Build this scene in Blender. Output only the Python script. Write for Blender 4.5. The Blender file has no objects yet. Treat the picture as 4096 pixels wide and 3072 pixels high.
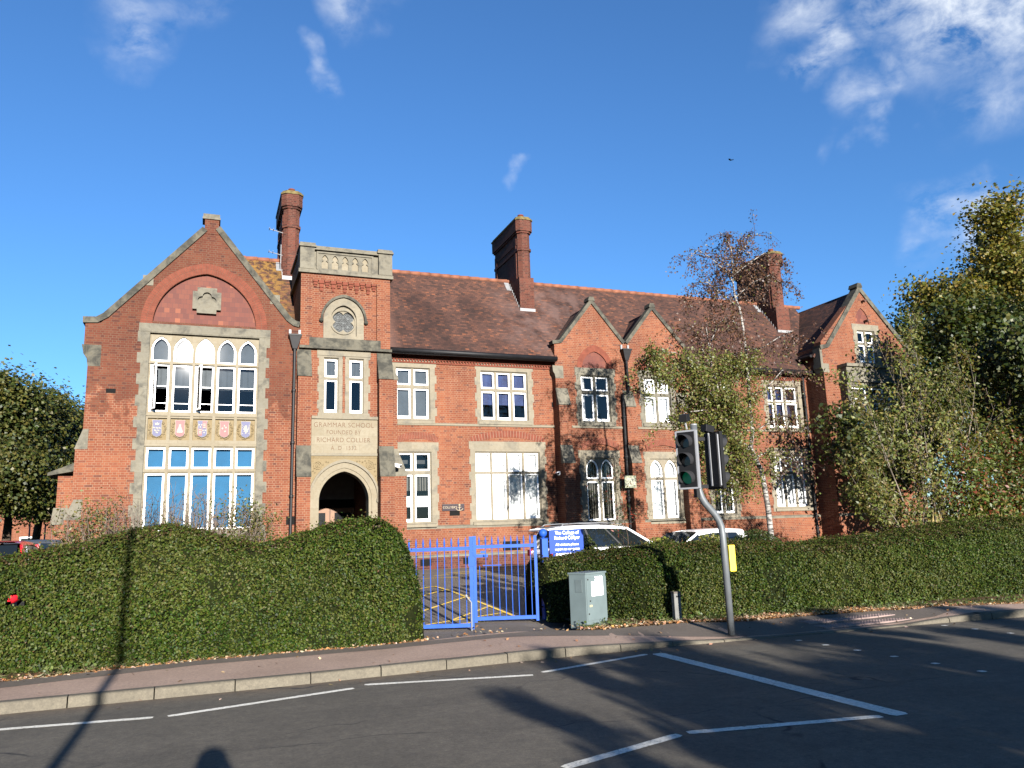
import bpy, bmesh, math, random
import numpy as np
from mathutils import Vector, Matrix
from mathutils.geometry import tessellate_polygon
R = math.radians
rnd = random.Random(7)
SC = bpy.context.scene
COL = SC.collection

# ------------------------------------------------------------------ camera
F, CH = 3120.0, 1.85                      # focal length in photo pixels, eye height
def _rot():
    ro, pi_, ya = R(1.874), R(10.596), R(21.51)
    cr, sr, cp, sp, cy, sy = math.cos(ro), math.sin(ro), math.cos(pi_), math.sin(pi_), math.cos(ya), math.sin(ya)
    A = Matrix(((cy, -sy, 0), (0, 0, -1), (sy, cy, 0)))
    P = Matrix(((1, 0, 0), (0, cp, sp), (0, -sp, cp)))
    Q = Matrix(((cr, sr, 0), (-sr, cr, 0), (0, 0, 1)))
    return Q @ P @ A
CM = _rot()
cam = bpy.data.cameras.new('camera'); camo = bpy.data.objects.new('camera', cam); COL.objects.link(camo)
cam.sensor_width = 36; cam.lens = F / 4096 * 36; cam.clip_end = 3000; cam.clip_start = .05
camo.matrix_world = Matrix.Translation((0, 0, CH)) @ Matrix((CM[0], -CM[1], -CM[2])).transposed().to_4x4()
SC.camera = camo
def ray(x, y): return CM.transposed() @ Vector(((x - 2048) / F, (y - 1536) / F, 1))
def at(x, y, Y):                          # photo pixel -> point on the plane of depth Y
    d = ray(x, y); q = d * (Y / d.y); q.z += CH; return q
def flat(x, y, Z=0.0):                    # photo pixel -> point on a level surface
    d = ray(x, y); q = d * ((Z - CH) / d.z); q.z += CH; return q

# ------------------------------------------------------------------ light
SUN_EL, SUN_AZ = R(12.5), R(-1.0)
w = bpy.data.worlds.new('World'); SC.world = w; w.use_nodes = True
wt = w.node_tree; wt.nodes.clear()
def wn(t, **k):
    n = wt.nodes.new(t)
    for a, b in k.items(): setattr(n, a, b)
    return n
wo = wn('ShaderNodeOutputWorld'); bg = wn('ShaderNodeBackground'); sky = wn('ShaderNodeTexSky')
sky.sky_type = 'NISHITA'; sky.sun_disc = False; sky.sun_elevation = SUN_EL; sky.sun_rotation = math.pi + SUN_AZ * -1
sky.air_density = 1.0; sky.dust_density = 0.0; sky.ozone_density = 6.3; sky.altitude = 50
bg.inputs[1].default_value = 0.057
tc = wn('ShaderNodeTexCoord')
nz = wn('ShaderNodeTexNoise'); nz.inputs['Scale'].default_value = 16; nz.inputs['Detail'].default_value = 9
nz.inputs['Roughness'].default_value = .62; nz.inputs['Distortion'].default_value = .25
mp = wn('ShaderNodeMapping'); mp.inputs['Scale'].default_value = (1, 1, 1.6); mp.inputs['Location'].default_value = (2.3, .4, 1.1)
wt.links.new(tc.outputs['Generated'], mp.inputs[0]); wt.links.new(mp.outputs[0], nz.inputs['Vector'])
nz2 = wn('ShaderNodeTexNoise'); nz2.inputs['Scale'].default_value = 9; nz2.inputs['Detail'].default_value = 5
wt.links.new(tc.outputs['Generated'], nz2.inputs['Vector'])
wv = wn('ShaderNodeVectorMath', operation='MULTIPLY_ADD'); wv.inputs[1].default_value = (.16, .16, .16)
wt.links.new(nz2.outputs['Color'], wv.inputs[0]); wt.links.new(tc.outputs['Generated'], wv.inputs[2])
acc = None
for (cx, cy, rad, amp) in ((3280, 185, .062, 1.15), (3200, 270, .045, .9), (3190, 50, .07, .6), (3250, 10, .06, .8), (3690, 110, .08, .75), (3900, 10, .13, 1.3), (4080, 20, .13, 1.3), (3700, 20, .09, .95), (3545, 250, .03, .7), (3390, 440, .045, .6), (3450, 410, .035, .55), (3560, 385, .04, .55), (3680, 330, .05, .3),
                           (3500, 520, .033, .85), (3560, 490, .03, .75), (3690, 525, .018, .5), (3850, 875, .06, .9), (3960, 890, .07, .95), (4060, 860, .06, .7), (560, 70, .06, .65), (620, 30, .05, .4), (1215, 240, .03, .75), (1230, 210, .025, .5), (1420, 10, .05, .6), (2130, 700, .018, .4), (280, 1690, .035, .4), (760, 1, .05, .3)):
    v = ray(cx, cy).normalized()
    d = wn('ShaderNodeVectorMath', operation='DISTANCE'); d.inputs[1].default_value = v + Vector((.08, .08, .08))
    wt.links.new(wv.outputs[0], d.inputs[0])
    m = wn('ShaderNodeMapRange', interpolation_type='SMOOTHSTEP')
    m.inputs[1].default_value = 0; m.inputs[2].default_value = rad; m.inputs[3].default_value = amp; m.inputs[4].default_value = 0
    wt.links.new(d.outputs['Value'], m.inputs[0])
    if acc is None: acc = m.outputs[0]
    else:
        a = wn('ShaderNodeMath', operation='MAXIMUM'); wt.links.new(acc, a.inputs[0]); wt.links.new(m.outputs[0], a.inputs[1]); acc = a.outputs[0]
nr = wn('ShaderNodeMapRange'); nr.inputs[1].default_value = .36; nr.inputs[2].default_value = .70; nr.inputs[3].default_value = 0; nr.inputs[4].default_value = 1.25
wt.links.new(nz.outputs[0], nr.inputs[0])
cm_ = wn('ShaderNodeMath', operation='MULTIPLY'); cm_.use_clamp = True
wt.links.new(acc, cm_.inputs[0]); wt.links.new(nr.outputs[0], cm_.inputs[1])
cm2 = wn('ShaderNodeMath', operation='MULTIPLY'); cm2.inputs[1].default_value = .85; wt.links.new(cm_.outputs[0], cm2.inputs[0])
mixc = wn('ShaderNodeMix', data_type='RGBA'); mixc.inputs[7].default_value = (4.3, 4.6, 5.0, 1)
wt.links.new(cm2.outputs[0], mixc.inputs[0]); wt.links.new(sky.outputs[0], mixc.inputs[6])
wt.links.new(mixc.outputs[2], bg.inputs[0]); wt.links.new(bg.outputs[0], wo.inputs[0])
sl = bpy.data.lights.new('sun', 'SUN'); sl.energy = 5.0; sl.angle = R(.5); sl.color = (1, .945, .875)
so = bpy.data.objects.new('sun', sl); COL.objects.link(so)
SDIR = Vector((math.sin(SUN_AZ) * math.cos(SUN_EL), -math.cos(SUN_AZ) * math.cos(SUN_EL), math.sin(SUN_EL)))
so.rotation_euler = (-SDIR).to_track_quat('-Z', 'Y').to_euler()
so.location = SDIR * 100
SC.view_settings.view_transform = 'Standard'; SC.view_settings.look = 'None'
SC.view_settings.exposure = 1.99; SC.view_settings.gamma = 1.0
SC.cycles.max_bounces = 6; SC.cycles.transparent_max_bounces = 12; SC.cycles.caustics_reflective = False; SC.cycles.caustics_refractive = False

# ------------------------------------------------------------------ helpers
def tag(o, label=None, cat=None, group=None, kind=None):
    for k, v in (('label', label), ('category', cat), ('group', group), ('kind', kind)):
        if v: o[k] = v
    return o
def thing(name, label, cat, loc=(0, 0, 0), group=None, rz=0):
    o = bpy.data.objects.new(name, None); o.empty_display_size = .2; COL.objects.link(o)
    o.location = loc; o.rotation_euler = (0, 0, rz)
    return tag(o, label, cat, group)
def root_of(o):
    while o.parent: o = o.parent
    return o
def link(name, me, mats, parent=None, smooth=False, local=False):
    """one mesh object; its vertices are given in the world unless local"""
    o = bpy.data.objects.new(name, me); COL.objects.link(o)
    for m in (mats if isinstance(mats, (list, tuple)) else [mats]): me.materials.append(m)
    if parent:
        o.parent = parent
        if not local: me.transform(Matrix.Translation(-root_of(parent).location))
    if smooth: me.polygons.foreach_set('use_smooth', [True] * len(me.polygons))
    return o
class MB:
    def __init__(s): s.v = []; s.f = []; s.mi = []; s.m = 0
    def add(s, vs, fs):
        o = len(s.v); s.v += [tuple(v) for v in vs]
        for f in fs: s.f.append(tuple(i + o for i in f)); s.mi.append(s.m)
        return s
    def box(s, x0, x1, y0, y1, z0, z1):
        return s.add([(x, y, z) for z in (z0, z1) for y in (y0, y1) for x in (x0, x1)],
                     [(0, 2, 3, 1), (4, 5, 7, 6), (0, 1, 5, 4), (2, 6, 7, 3), (0, 4, 6, 2), (1, 3, 7, 5)])
    def obox(s, c, ax, ay, az, hx, hy, hz):       # oriented box: centre, unit axes, half sizes
        c = Vector(c); ax, ay, az = Vector(ax), Vector(ay), Vector(az)
        return s.add([c + ax * hx * i + ay * hy * j + az * hz * k for k in (-1, 1) for j in (-1, 1) for i in (-1, 1)],
                     [(0, 2, 3, 1), (4, 5, 7, 6), (0, 1, 5, 4), (2, 6, 7, 3), (0, 4, 6, 2), (1, 3, 7, 5)])
    def plate(s, outline, holes, a, b, axis='y'):  # flat shape with holes, extruded from a to b along axis
        mk = {'y': lambda p, t: (p[0], t, p[1]), 'x': lambda p, t: (t, p[0], p[1]), 'z': lambda p, t: (p[0], p[1], t)}[axis]
        loops = [list(outline)] + [list(h) for h in holes]
        tri = tessellate_polygon([[Vector((p[0], p[1], 0)) for p in l] for l in loops])
        flat_ = [p for l in loops for p in l]; n = len(flat_)
        fs = [tuple(t) for t in tri] + [tuple(i + n for i in reversed(t)) for t in tri]
        k = 0
        for l in loops:
            m = len(l)
            for i in range(m):
                j = (i + 1) % m; fs.append((k + i, k + j, n + k + j, n + k + i))
            k += m
        return s.add([mk(p, a) for p in flat_] + [mk(p, b) for p in flat_], fs)
    def tube(s, pts, r, k=8, caps=True):
        pts = [Vector(p) for p in pts]; n = len(pts)
        rs = r if isinstance(r, (list, tuple)) else [r] * n
        vs = []; fs = []; up = None
        for i, p in enumerate(pts):
            t = (pts[min(i + 1, n - 1)] - pts[max(i - 1, 0)]).normalized()
            if up is None: up = Vector((0, 1, 0)) if abs(t.y) < .9 else Vector((1, 0, 0))
            a = t.cross(up).normalized(); up = a.cross(t).normalized()
            vs += [p + (a * math.cos(q) + up * math.sin(q)) * rs[i] for q in [2 * math.pi * j / k for j in range(k)]]
        for i in range(n - 1):
            for j in range(k): fs.append((i * k + j, i * k + (j + 1) % k, (i + 1) * k + (j + 1) % k, (i + 1) * k + j))
        if caps: fs += [tuple(range(k))[::-1], tuple((n - 1) * k + j for j in range(k))]
        return s.add(vs, fs)
    def lathe(s, c, prof, k=12, axis='z'):        # profile [(radius, height)] about a vertical axis at c
        vs = []; fs = []
        for r_, h in prof: vs += [(c[0] + r_ * math.cos(2 * math.pi * j / k), c[1] + r_ * math.sin(2 * math.pi * j / k), c[2] + h) for j in range(k)]
        for i in range(len(prof) - 1):
            for j in range(k): fs.append((i * k + j, i * k + (j + 1) % k, (i + 1) * k + (j + 1) % k, (i + 1) * k + j))
        fs += [tuple(range(k))[::-1], tuple((len(prof) - 1) * k + j for j in range(k))]
        return s.add(vs, fs)
    def mesh(s, name):
        me = bpy.data.meshes.new(name); me.from_pydata(s.v, [], s.f)
        if any(s.mi): me.polygons.foreach_set('material_index', s.mi)
        bm = bmesh.new(); bm.from_mesh(me); bmesh.ops.recalc_face_normals(bm, faces=bm.faces); bm.to_mesh(me); bm.free()
        return me
    def build(s, name, mats, parent=None, smooth=False, local=False, bevel=0):
        me = s.mesh(name); o = link(name, me, mats, parent, smooth, local)
        if bevel:
            b = o.modifiers.new('b', 'BEVEL'); b.width = bevel; b.segments = 2; b.limit_method = 'ANGLE'
        return o
def struct(o): o['kind'] = 'structure'; return o
def stuff(o): o['kind'] = 'stuff'; return o
def arch_pts(x0, x1, zs, za, n=8):               # pointed arch from right spring over the apex to left spring
    wd = (x1 - x0) / 2; h = za - zs; r_ = (wd * wd + h * h) / (2 * wd); xm = (x0 + x1) / 2
    a1 = math.atan2(h, r_ - wd) if r_ != wd else math.pi / 2
    a1 = math.acos(max(-1, min(1, (r_ - wd) / r_)))
    rt = [(x1 - r_ + r_ * math.cos(a1 * i / n), zs + r_ * math.sin(a1 * i / n)) for i in range(n)]
    lf = [(x0 + r_ - r_ * math.cos(a1 * i / n), zs + r_ * math.sin(a1 * i / n)) for i in range(n)]
    return rt + [(xm, za)] + lf[::-1]
def seg_pts(x0, x1, zs, rise, n=10):             # segmental arch, right to left
    wd = (x1 - x0) / 2; r_ = (wd * wd + rise * rise) / (2 * rise); xm = (x0 + x1) / 2; a = math.asin(wd / r_)
    return [(xm + r_ * math.sin(a - 2 * a * i / n), zs + rise - r_ + r_ * math.cos(a - 2 * a * i / n)) for i in range(n + 1)]
def rect(x0, x1, z0, z1): return [(x0, z0), (x1, z0), (x1, z1), (x0, z1)]

# ------------------------------------------------------------------ materials
WHITES = {'white_frame', 'white_blind', 'sign_white', 'car_paint', 'road_paint', 'yellow_box', 'plate_yellow', 'yellow_paint'}
GROUNDS = {'road_asphalt', 'pink_pavement', 'dark_tarmac', 'yard_tarmac', 'kerb_stone', 'verge_soil', 'tactile_slab'}
class NT:
    def __init__(s, name):
        s.k = 1. if name in WHITES else .25 if name == 'hedge_leaves' else .34 if 'brick' in name else .33 if 'stone' in name and 'kerb' not in name else (.215 if 'kerb' in name else .68 if 'pink' in name else .53) if name in GROUNDS else (.62 if name == 'dry_leaves' else .38) if 'leaves' in name else .41
        s.m = bpy.data.materials.new(name); s.m.use_nodes = True; s.t = s.m.node_tree
        s.b = s.t.nodes['Principled BSDF']; s.o = s.t.nodes['Material Output']
    def n(s, t, ins=None, **k):
        nd = s.t.nodes.new(t)
        for a, b in k.items(): setattr(nd, a, b)
        for a, b in (ins or {}).items(): s.put(nd.inputs[a], b)
        return nd
    def put(s, sock, v):
        if isinstance(v, bpy.types.NodeSocket): s.t.links.new(v, sock)
        else:
            if hasattr(sock, 'default_value') and isinstance(v, (tuple, list)) and len(v) == 3 and sock.type == 'RGBA': v = (*v, 1)
            sock.default_value = v
    def noise(s, vec, scale, detail=4, rough=.55, dist=0):
        return s.n('ShaderNodeTexNoise', {'Vector': vec, 'Scale': scale, 'Detail': detail, 'Roughness': rough, 'Distortion': dist}).outputs[0]
    def rng(s, v, a, b, c=0., d=1.): return s.n('ShaderNodeMapRange', {0: v, 1: a, 2: b, 3: c, 4: d}).outputs[0]
    def math(s, op, a, b=0.): return s.n('ShaderNodeMath', {0: a, 1: b}, operation=op).outputs[0]
    def mix(s, f, a, b, mode='MIX'): return s.n('ShaderNodeMix', {0: f, 6: a, 7: b}, data_type='RGBA', blend_type=mode).outputs[2]
    def ramp(s, v, stops, interp='LINEAR'):
        r_ = s.n('ShaderNodeValToRGB', {0: v}); r_.color_ramp.interpolation = interp
        e = r_.color_ramp.elements
        while len(e) < len(stops): e.new(.5)
        for i, (p, c) in enumerate(stops): e[i].position = p; e[i].color = (*c, 1)
        return r_.outputs[0]
    def bump(s, h, st=.3, d=.02): s.put(s.b.inputs['Normal'], s.n('ShaderNodeBump', {'Height': h, 'Strength': st, 'Distance': d}).outputs[0])
    def out(s, col, rough=.8, spec=.3, metal=0):
        if s.k != 1: col = tuple(x * s.k for x in col[:3]) if isinstance(col, (tuple, list)) else s.mix(1., col, (s.k,) * 3, 'MULTIPLY')
        s.put(s.b.inputs['Base Color'], col); s.put(s.b.inputs['Roughness'], rough)
        s.b.inputs['Specular IOR Level'].default_value = spec; s.b.inputs['Metallic'].default_value = metal
        return s.m
    def pos(s): return s.n('ShaderNodeNewGeometry').outputs['Position']
    def face_uv(s):
        """(along the wall, height): x or y, whichever runs along the face, and z"""
        g = s.n('ShaderNodeNewGeometry'); p = s.n('ShaderNodeSeparateXYZ', {0: g.outputs['Position']}); q = s.n('ShaderNodeSeparateXYZ', {0: g.outputs['True Normal']})
        f = s.math('GREATER_THAN', s.math('ABSOLUTE', q.outputs[0]), .6)
        u = s.n('ShaderNodeMix', {0: f, 2: p.outputs[0], 3: p.outputs[1]}, data_type='FLOAT').outputs[0]
        return u, p
def simple(name, col, rough=.6, spec=.4, metal=0, var=.12, scale=6, bump=0):
    t = NT(name); p = t.n('ShaderNodeTexCoord').outputs['Object']; f = t.noise(p, scale, 5)
    c = t.mix(t.rng(f, .3, .7), tuple(x * (1 - var) for x in col), tuple(min(1, x * (1 + var)) for x in col))
    if bump: t.bump(t.noise(p, scale * 12, 3), bump, .01)
    return t.out(c, rough, spec, metal)
def brick(name, tints, mortar, dirt=.35, dz=None):
    t = NT(name); u, p = t.face_uv()
    v = t.n('ShaderNodeCombineXYZ', {0: u, 1: p.outputs[2], 2: 0.})
    b = t.n('ShaderNodeTexBrick', {'Vector': v.outputs[0], 'Color1': (0, 0, 0), 'Color2': (1, 1, 1), 'Mortar': (0, 0, 0), 'Scale': 1.0, 'Mortar Size': .0055, 'Mortar Smooth': .1, 'Brick Width': .235, 'Row Height': .076}, squash=.5, squash_frequency=2)
    c = t.ramp(b.outputs[0], tints)
    P = t.pos()
    big = t.noise(P, .45, 5, .6); mid = t.noise(P, 2.2, 5, .65); fine = t.noise(P, 9, 4)
    c = t.mix(t.rng(big, .38, .66), c, t.mix(1., c, (.66, .60, .62), 'MULTIPLY'))
    c = t.mix(t.rng(mid, .5, .78, 0, .55), c, t.mix(1., c, (1.2, 1.2, 1.15), 'MULTIPLY'))
    c = t.mix(t.rng(fine, .45, .75, 0, dirt), c, t.mix(1., c, (.72, .68, .68), 'MULTIPLY'))
    if dz:                                        # weathered upper courses
        z0, z1, tint = dz
        k = t.rng(t.math('ADD', p.outputs[2], t.rng(mid, .3, .7, -1.2, 1.2)), z0, z1)
        c = t.mix(k, c, t.mix(1., c, tint, 'MULTIPLY')); mortar = t.mix(k, mortar, tuple(x * .5 for x in mortar))
    mm = t.mix(t.rng(mid, .35, .65), mortar, t.mix(1., mortar, (.72, .62, .55), 'MULTIPLY'))
    c = t.mix(b.outputs[1], c, mm)
    t.bump(t.math('ADD', t.math('MULTIPLY', b.outputs[1], -1.), fine), .5, .006)
    return t.out(c, .88, .2)
TI = [(0, (.20, .075, .050)), (.07, (.26, .085, .05)), (.14, (.325, .100, .050)), (.55, (.355, .112, .054)), (.85, (.40, .145, .072)), (1, (.37, .115, .05))]
M_BR = brick('red_brick', TI, (.50, .33, .215))
M_BRU = brick('weathered_brick', TI, (.50, .33, .215), .45, (5.9, 6.5, (.60, .56, .60)))
M_BRC = brick('chimney_brick', [(0, (.11, .04, .03)), (.3, (.19, .06, .04)), (1, (.25, .08, .05))], (.26, .17, .12), .5)
M_RUB = simple('rubbed_brick', (.27, .075, .042), .85, .2, var=.25, scale=5)
def tilehang():
    t = NT('terracotta_tiles'); u, p = t.face_uv()
    v = t.n('ShaderNodeCombineXYZ', {0: u, 1: p.outputs[2], 2: 0.})
    b = t.n('ShaderNodeTexBrick', {'Vector': v.outputs[0], 'Color1': (0, 0, 0), 'Color2': (1, 1, 1), 'Mortar': (0, 0, 0), 'Scale': 1.0, 'Mortar Size': .004, 'Brick Width': .17, 'Row Height': .17})
    c = t.ramp(b.outputs[0], [(0, (.14, .036, .024)), (.5, (.18, .046, .027)), (.88, (.20, .055, .03)), (1, (.33, .10, .045))])
    c = t.mix(b.outputs[1], c, (.10, .035, .028)); return t.out(c, .75, .3)
M_TH = tilehang()
def stone(name, a, b_, grey, g=.5, joint=.3):
    t = NT(name); u, p = t.face_uv(); P = t.pos()
    v = t.n('ShaderNodeCombineXYZ', {0: u, 1: p.outputs[2], 2: 0.})
    bk = t.n('ShaderNodeTexBrick', {'Vector': v.outputs[0], 'Color1': (0, 0, 0), 'Color2': (1, 1, 1), 'Mortar': (.5, .5, .5), 'Scale': 1.0, 'Mortar Size': .006, 'Brick Width': .62, 'Row Height': .31})
    n1 = t.noise(P, 2.6, 6, .65, .4); n2 = t.noise(P, 11, 5, .6)
    c = t.mix(bk.outputs[0], a, b_)
    c = t.mix(t.rng(n2, .4, .7, 0, .5), c, t.mix(1., c, (.78, .72, .62), 'MULTIPLY'))
    c = t.mix(t.rng(n1, .62 - g * .25, .8 - g * .25, 0, .9), c, grey)
    c = t.mix(t.math('MULTIPLY', bk.outputs[1], joint), c, (.25, .21, .15))
    t.bump(n2, .35, .01); return t.out(c, .85, .2)
M_ST = stone('sandstone', (.36, .32, .24), (.42, .37, .275), (.23, .215, .175), .42)
M_STP = stone('pale_sandstone', (.39, .335, .235), (.45, .395, .29), (.30, .265, .195), .2)
M_STG = stone('lichened_stone', (.17, .16, .125), (.22, .205, .155), (.06, .06, .05), .8)
M_STL = stone('weathered_stone', (.27, .25, .195), (.33, .305, .235), (.12, .115, .095), .55)
def tiles(name, spots=True):
    t = NT(name); u, p = t.face_uv(); P = t.pos()
    v = t.n('ShaderNodeCombineXYZ', {0: u, 1: p.outputs[2], 2: 0.})
    b = t.n('ShaderNodeTexBrick', {'Vector': v.outputs[0], 'Color1': (0, 0, 0), 'Color2': (1, 1, 1), 'Mortar': (0, 0, 0), 'Scale': 1.0, 'Mortar Size': .006, 'Brick Width': .17, 'Row Height': .085})
    c = t.ramp(b.outputs[0], [(0, (.065, .034, .026)), (.35, (.105, .049, .035)), (.75, (.145, .064, .043)), (.93, (.19, .078, .045)), (1, (.27, .10, .05))])
    vs = t.n('ShaderNodeMapping', {0: P, 3: (.55, .55, .28)}).outputs[0]
    m1 = t.noise(vs, 1., 6, .6, .5); m2 = t.noise(P, 3.2, 5, .65); m3 = t.noise(P, 1.3, 6, .62, .3)
    c = t.mix(t.rng(m1, .47, .66, 0, .85), c, t.mix(1., c, (.45, .44, .46), 'MULTIPLY'))
    c = t.mix(t.rng(m2, .5, .75, 0, .6), c, t.mix(1., c, (1.5, 1.45, 1.4), 'MULTIPLY'))
    if spots:
        def gate(c0, ax, a, b_, soft): 
            return t.math('MULTIPLY', t.rng(p.outputs[ax], a - soft, a), t.rng(p.outputs[ax], b_, b_ + soft, 1, 0))
        # rain-washed paler streak under the middle stack, bright lichen by the first stack
        k = t.math('MULTIPLY', gate(0, 0, 12.2, 15.2, 1.6), t.math('MULTIPLY', t.rng(m3, .4, .62), gate(0, 2, 8.6, 12.4, .6)))
        c = t.mix(t.math('MULTIPLY', k, .6), c, (.22, .135, .115))
        k = t.math('MULTIPLY', gate(0, 0, 6.0, 6.35, .45), gate(0, 2, 8., 10.2, .7)); c = t.mix(t.math('MULTIPLY', k, .75), c, (.21, .11, .085))
        l = t.math('MULTIPLY', t.rng(p.outputs[0], 2.2, 3.0, 1, 0), t.rng(t.noise(P, 5., 6, .7), .44, .56))
        c = t.mix(t.math('MULTIPLY', l, .85), c, (.38, .205, .045))
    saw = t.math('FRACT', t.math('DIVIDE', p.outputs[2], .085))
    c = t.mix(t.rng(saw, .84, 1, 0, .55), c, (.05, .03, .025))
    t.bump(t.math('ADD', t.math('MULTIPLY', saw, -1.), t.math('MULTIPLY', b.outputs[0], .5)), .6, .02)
    return t.out(c, .85, .25)
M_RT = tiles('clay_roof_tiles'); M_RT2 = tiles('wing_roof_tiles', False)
M_RIDGE = simple('ridge_tiles', (.32, .125, .07), .8, .25, var=.3, scale=3)
M_LEAD = simple('lead_flashing', (.34, .35, .36), .55, .4, var=.2, scale=4)
M_WH = simple('white_frame', (.80, .80, .79), .4, .4, var=.04)
M_BLK = simple('black_iron', (.014, .014, .016), .55, .2, var=.3)
M_COP = simple('coppered_iron', (.12, .05, .03), .45, .5, var=.3)
M_DARK = simple('dark_void', (.012, .012, .012), .9, .1)
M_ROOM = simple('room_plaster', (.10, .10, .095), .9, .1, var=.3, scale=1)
M_BLIND = simple('white_blind', (.62, .62, .61), .8, .2, var=.05, scale=2)
M_VBL = simple('slat_blind', (.24, .225, .19), .8, .2, var=.1)
M_BLUE = simple('blue_blind', (.024, .19, .40), .7, .2, var=.15, scale=2)
M_NAVY = simple('navy_blind', (.06, .085, .22), .7, .2, var=.3, scale=3)
M_CURT = simple('net_curtain', (.125, .145, .16), .8, .2, var=.15, scale=3)
M_WOOD = simple('oak_door', (.26, .11, .04), .55, .35, var=.25, scale=8)
M_PINK = simple('pale_wall', (.42, .38, .36), .9, .2)
def glass(name='window_glass', tint=.8):
    t = NT(name); t.t.nodes.remove(t.b)
    tr = t.n('ShaderNodeBsdfTransparent', {0: (tint, tint * 1.02, tint * 1.03, 1)}); gl = t.n('ShaderNodeBsdfGlossy', {'Roughness': .02, 'Color': (1, 1, 1, 1)})
    P = t.pos(); bp = t.n('ShaderNodeBump', {'Height': t.noise(P, .9, 2), 'Strength': .008, 'Distance': .02}); t.put(gl.inputs['Normal'], bp.outputs[0])
    fr = t.n('ShaderNodeFresnel', {0: 1.5}); f = t.math('MULTIPLY', fr.outputs[0], 1.0)
    mx = t.n('ShaderNodeMixShader', {0: f, 1: tr.outputs[0], 2: gl.outputs[0]}); t.put(t.o.inputs[0], mx.outputs[0]); return t.m
M_GL = glass()
def asphalt(name, a, b_, spk=.5, patch=None, crack=False, worn=None):
    t = NT(name); P = t.pos(); f = t.noise(P, 90, 3, .7); g = t.noise(P, 1.1, 6, .62); h = t.noise(P, 260, 2, .8)
    c = t.mix(t.rng(g, .35, .65), a, b_)
    c = t.mix(t.rng(f, .45, .75, 0, spk), c, t.mix(1., c, (1.9, 1.85, 1.8), 'MULTIPLY'))
    if not crack: c = t.mix(t.rng(t.noise(P, 22, 5, .8), .35, .65, 0, .75), t.mix(1., c, (.72, .71, .70), 'MULTIPLY'), t.mix(1., c, (1.22, 1.2, 1.17), 'MULTIPLY'))
    c = t.mix(t.rng(h, .5, .8, 0, .5), c, t.mix(1., c, (.45, .45, .45), 'MULTIPLY'))
    if patch: 
        sp = t.n('ShaderNodeSeparateXYZ', {0: P}); k = t.math('MULTIPLY', t.rng(sp.outputs[1], 10.25, 10.8, 0, 1), t.rng(g, .3, .6, .5, 1)); c = t.mix(t.math('MULTIPLY', k, .85), c, patch)
    if crack:
        v = t.n('ShaderNodeTexVoronoi', {'Vector': t.n('ShaderNodeMapping', {0: t.mix(.25, P, t.n('ShaderNodeTexNoise', {'Vector': P, 'Scale': 1.5}).outputs[1]), 3: (.22, .5, 1)}).outputs[0], 'Scale': 1.}, feature='DISTANCE_TO_EDGE').outputs[0]
        c = t.mix(t.math('MULTIPLY', t.rng(v, .002, .006, 1, 0), t.rng(g, .45, .6)), c, (.03, .028, .026))
        o_ = t.noise(t.n('ShaderNodeMapping', {0: P, 3: (.25, 1.3, 1)}).outputs[0], 1.2, 5, .6); c = t.mix(t.rng(o_, .5, .68, 0, .45), c, t.mix(1., c, (.66, .66, .67), 'MULTIPLY'))
        c = t.mix(1., c, t.n('ShaderNodeCombineColor', {0: t.rng(t.noise(P, 26, 5, .8), .3, .7, .70, 1.30), 1: t.rng(t.noise(P, 26, 5, .8), .3, .7, .70, 1.30), 2: t.rng(t.noise(P, 26, 5, .8), .3, .7, .70, 1.30)}).outputs[0], 'MULTIPLY')
        q_ = t.noise(P, 8, 7, .78); c = t.mix(t.rng(q_, .36, .64), t.mix(1., c, (.76, .76, .77), 'MULTIPLY'), t.mix(1., c, (1.2, 1.19, 1.17), 'MULTIPLY'))
        c = t.mix(t.rng(t.noise(P, 40, 2, .9), .58, .70, 0, .8), c, t.mix(1., c, (1.7, 1.65, 1.55), 'MULTIPLY'))
    if worn: c = t.mix(t.math('MULTIPLY', t.rng(t.noise(P, 28, 4, .75), .54, .64), t.rng(t.noise(P, 3.1, 3), .40, .6, .15, 1)), c, worn)
    t.bump(f, .5, .008); return t.out(c, .82, .35 if not worn else .2)
M_ROAD = asphalt('road_asphalt', (.118, .104, .080), (.150, .132, .102), .5, (.185, .130, .080), True)
M_YARD = asphalt('yard_tarmac', (.17, .145, .12), (.225, .195, .16), .4)
M_PAV = asphalt('pink_pavement', (.36, .255, .195), (.43, .31, .24), .3)
M_PAVD = asphalt('dark_tarmac', (.155, .125, .10), (.20, .165, .135), .35)
M_KERB = asphalt('kerb_stone', (.34, .30, .22), (.44, .39, .29), .35)
M_JOINT = simple('kerb_joint', (.10, .09, .075), .9, .1)
M_PAINT = asphalt('road_paint', (.60, .58, .50), (.70, .68, .60), .1, None, False, (.13, .12, .11))
M_YEL = asphalt('yellow_paint', (.70, .46, .05), (.78, .54, .10), .1)
def soil():
    t = NT('verge_soil'); P = t.pos(); f = t.noise(P, 14, 5, .7); g = t.noise(P, 45, 3)
    c = t.ramp(f, [(.3, (.05, .032, .02)), (.5, (.15, .085, .045)), (.62, (.10, .095, .03)), (.75, (.22, .12, .06))])
    t.bump(g, .8, .03); return t.out(c, .95, .1)
M_SOIL = soil()
def leafmat(name, rough=.5, trans=.35, spec=.35):
    t = NT(name); a = t.n('ShaderNodeAttribute', attribute_name='col')
    t.out(a.outputs[0], rough, spec)
    tl = t.n('ShaderNodeBsdfTranslucent', {0: t.mix(1., a.outputs[0], (.60, .57, .19), 'MULTIPLY')})
    mx = t.n('ShaderNodeMixShader', {0: trans, 1: t.b.outputs[0], 2: tl.outputs[0]}); t.put(t.o.inputs[0], mx.outputs[0]); return t.m
M_LF = leafmat('leaves'); M_LFH = leafmat('hedge_leaves', .55, .25, .16); M_DRY = leafmat('dry_leaves', .8, .2, .1)
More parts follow.
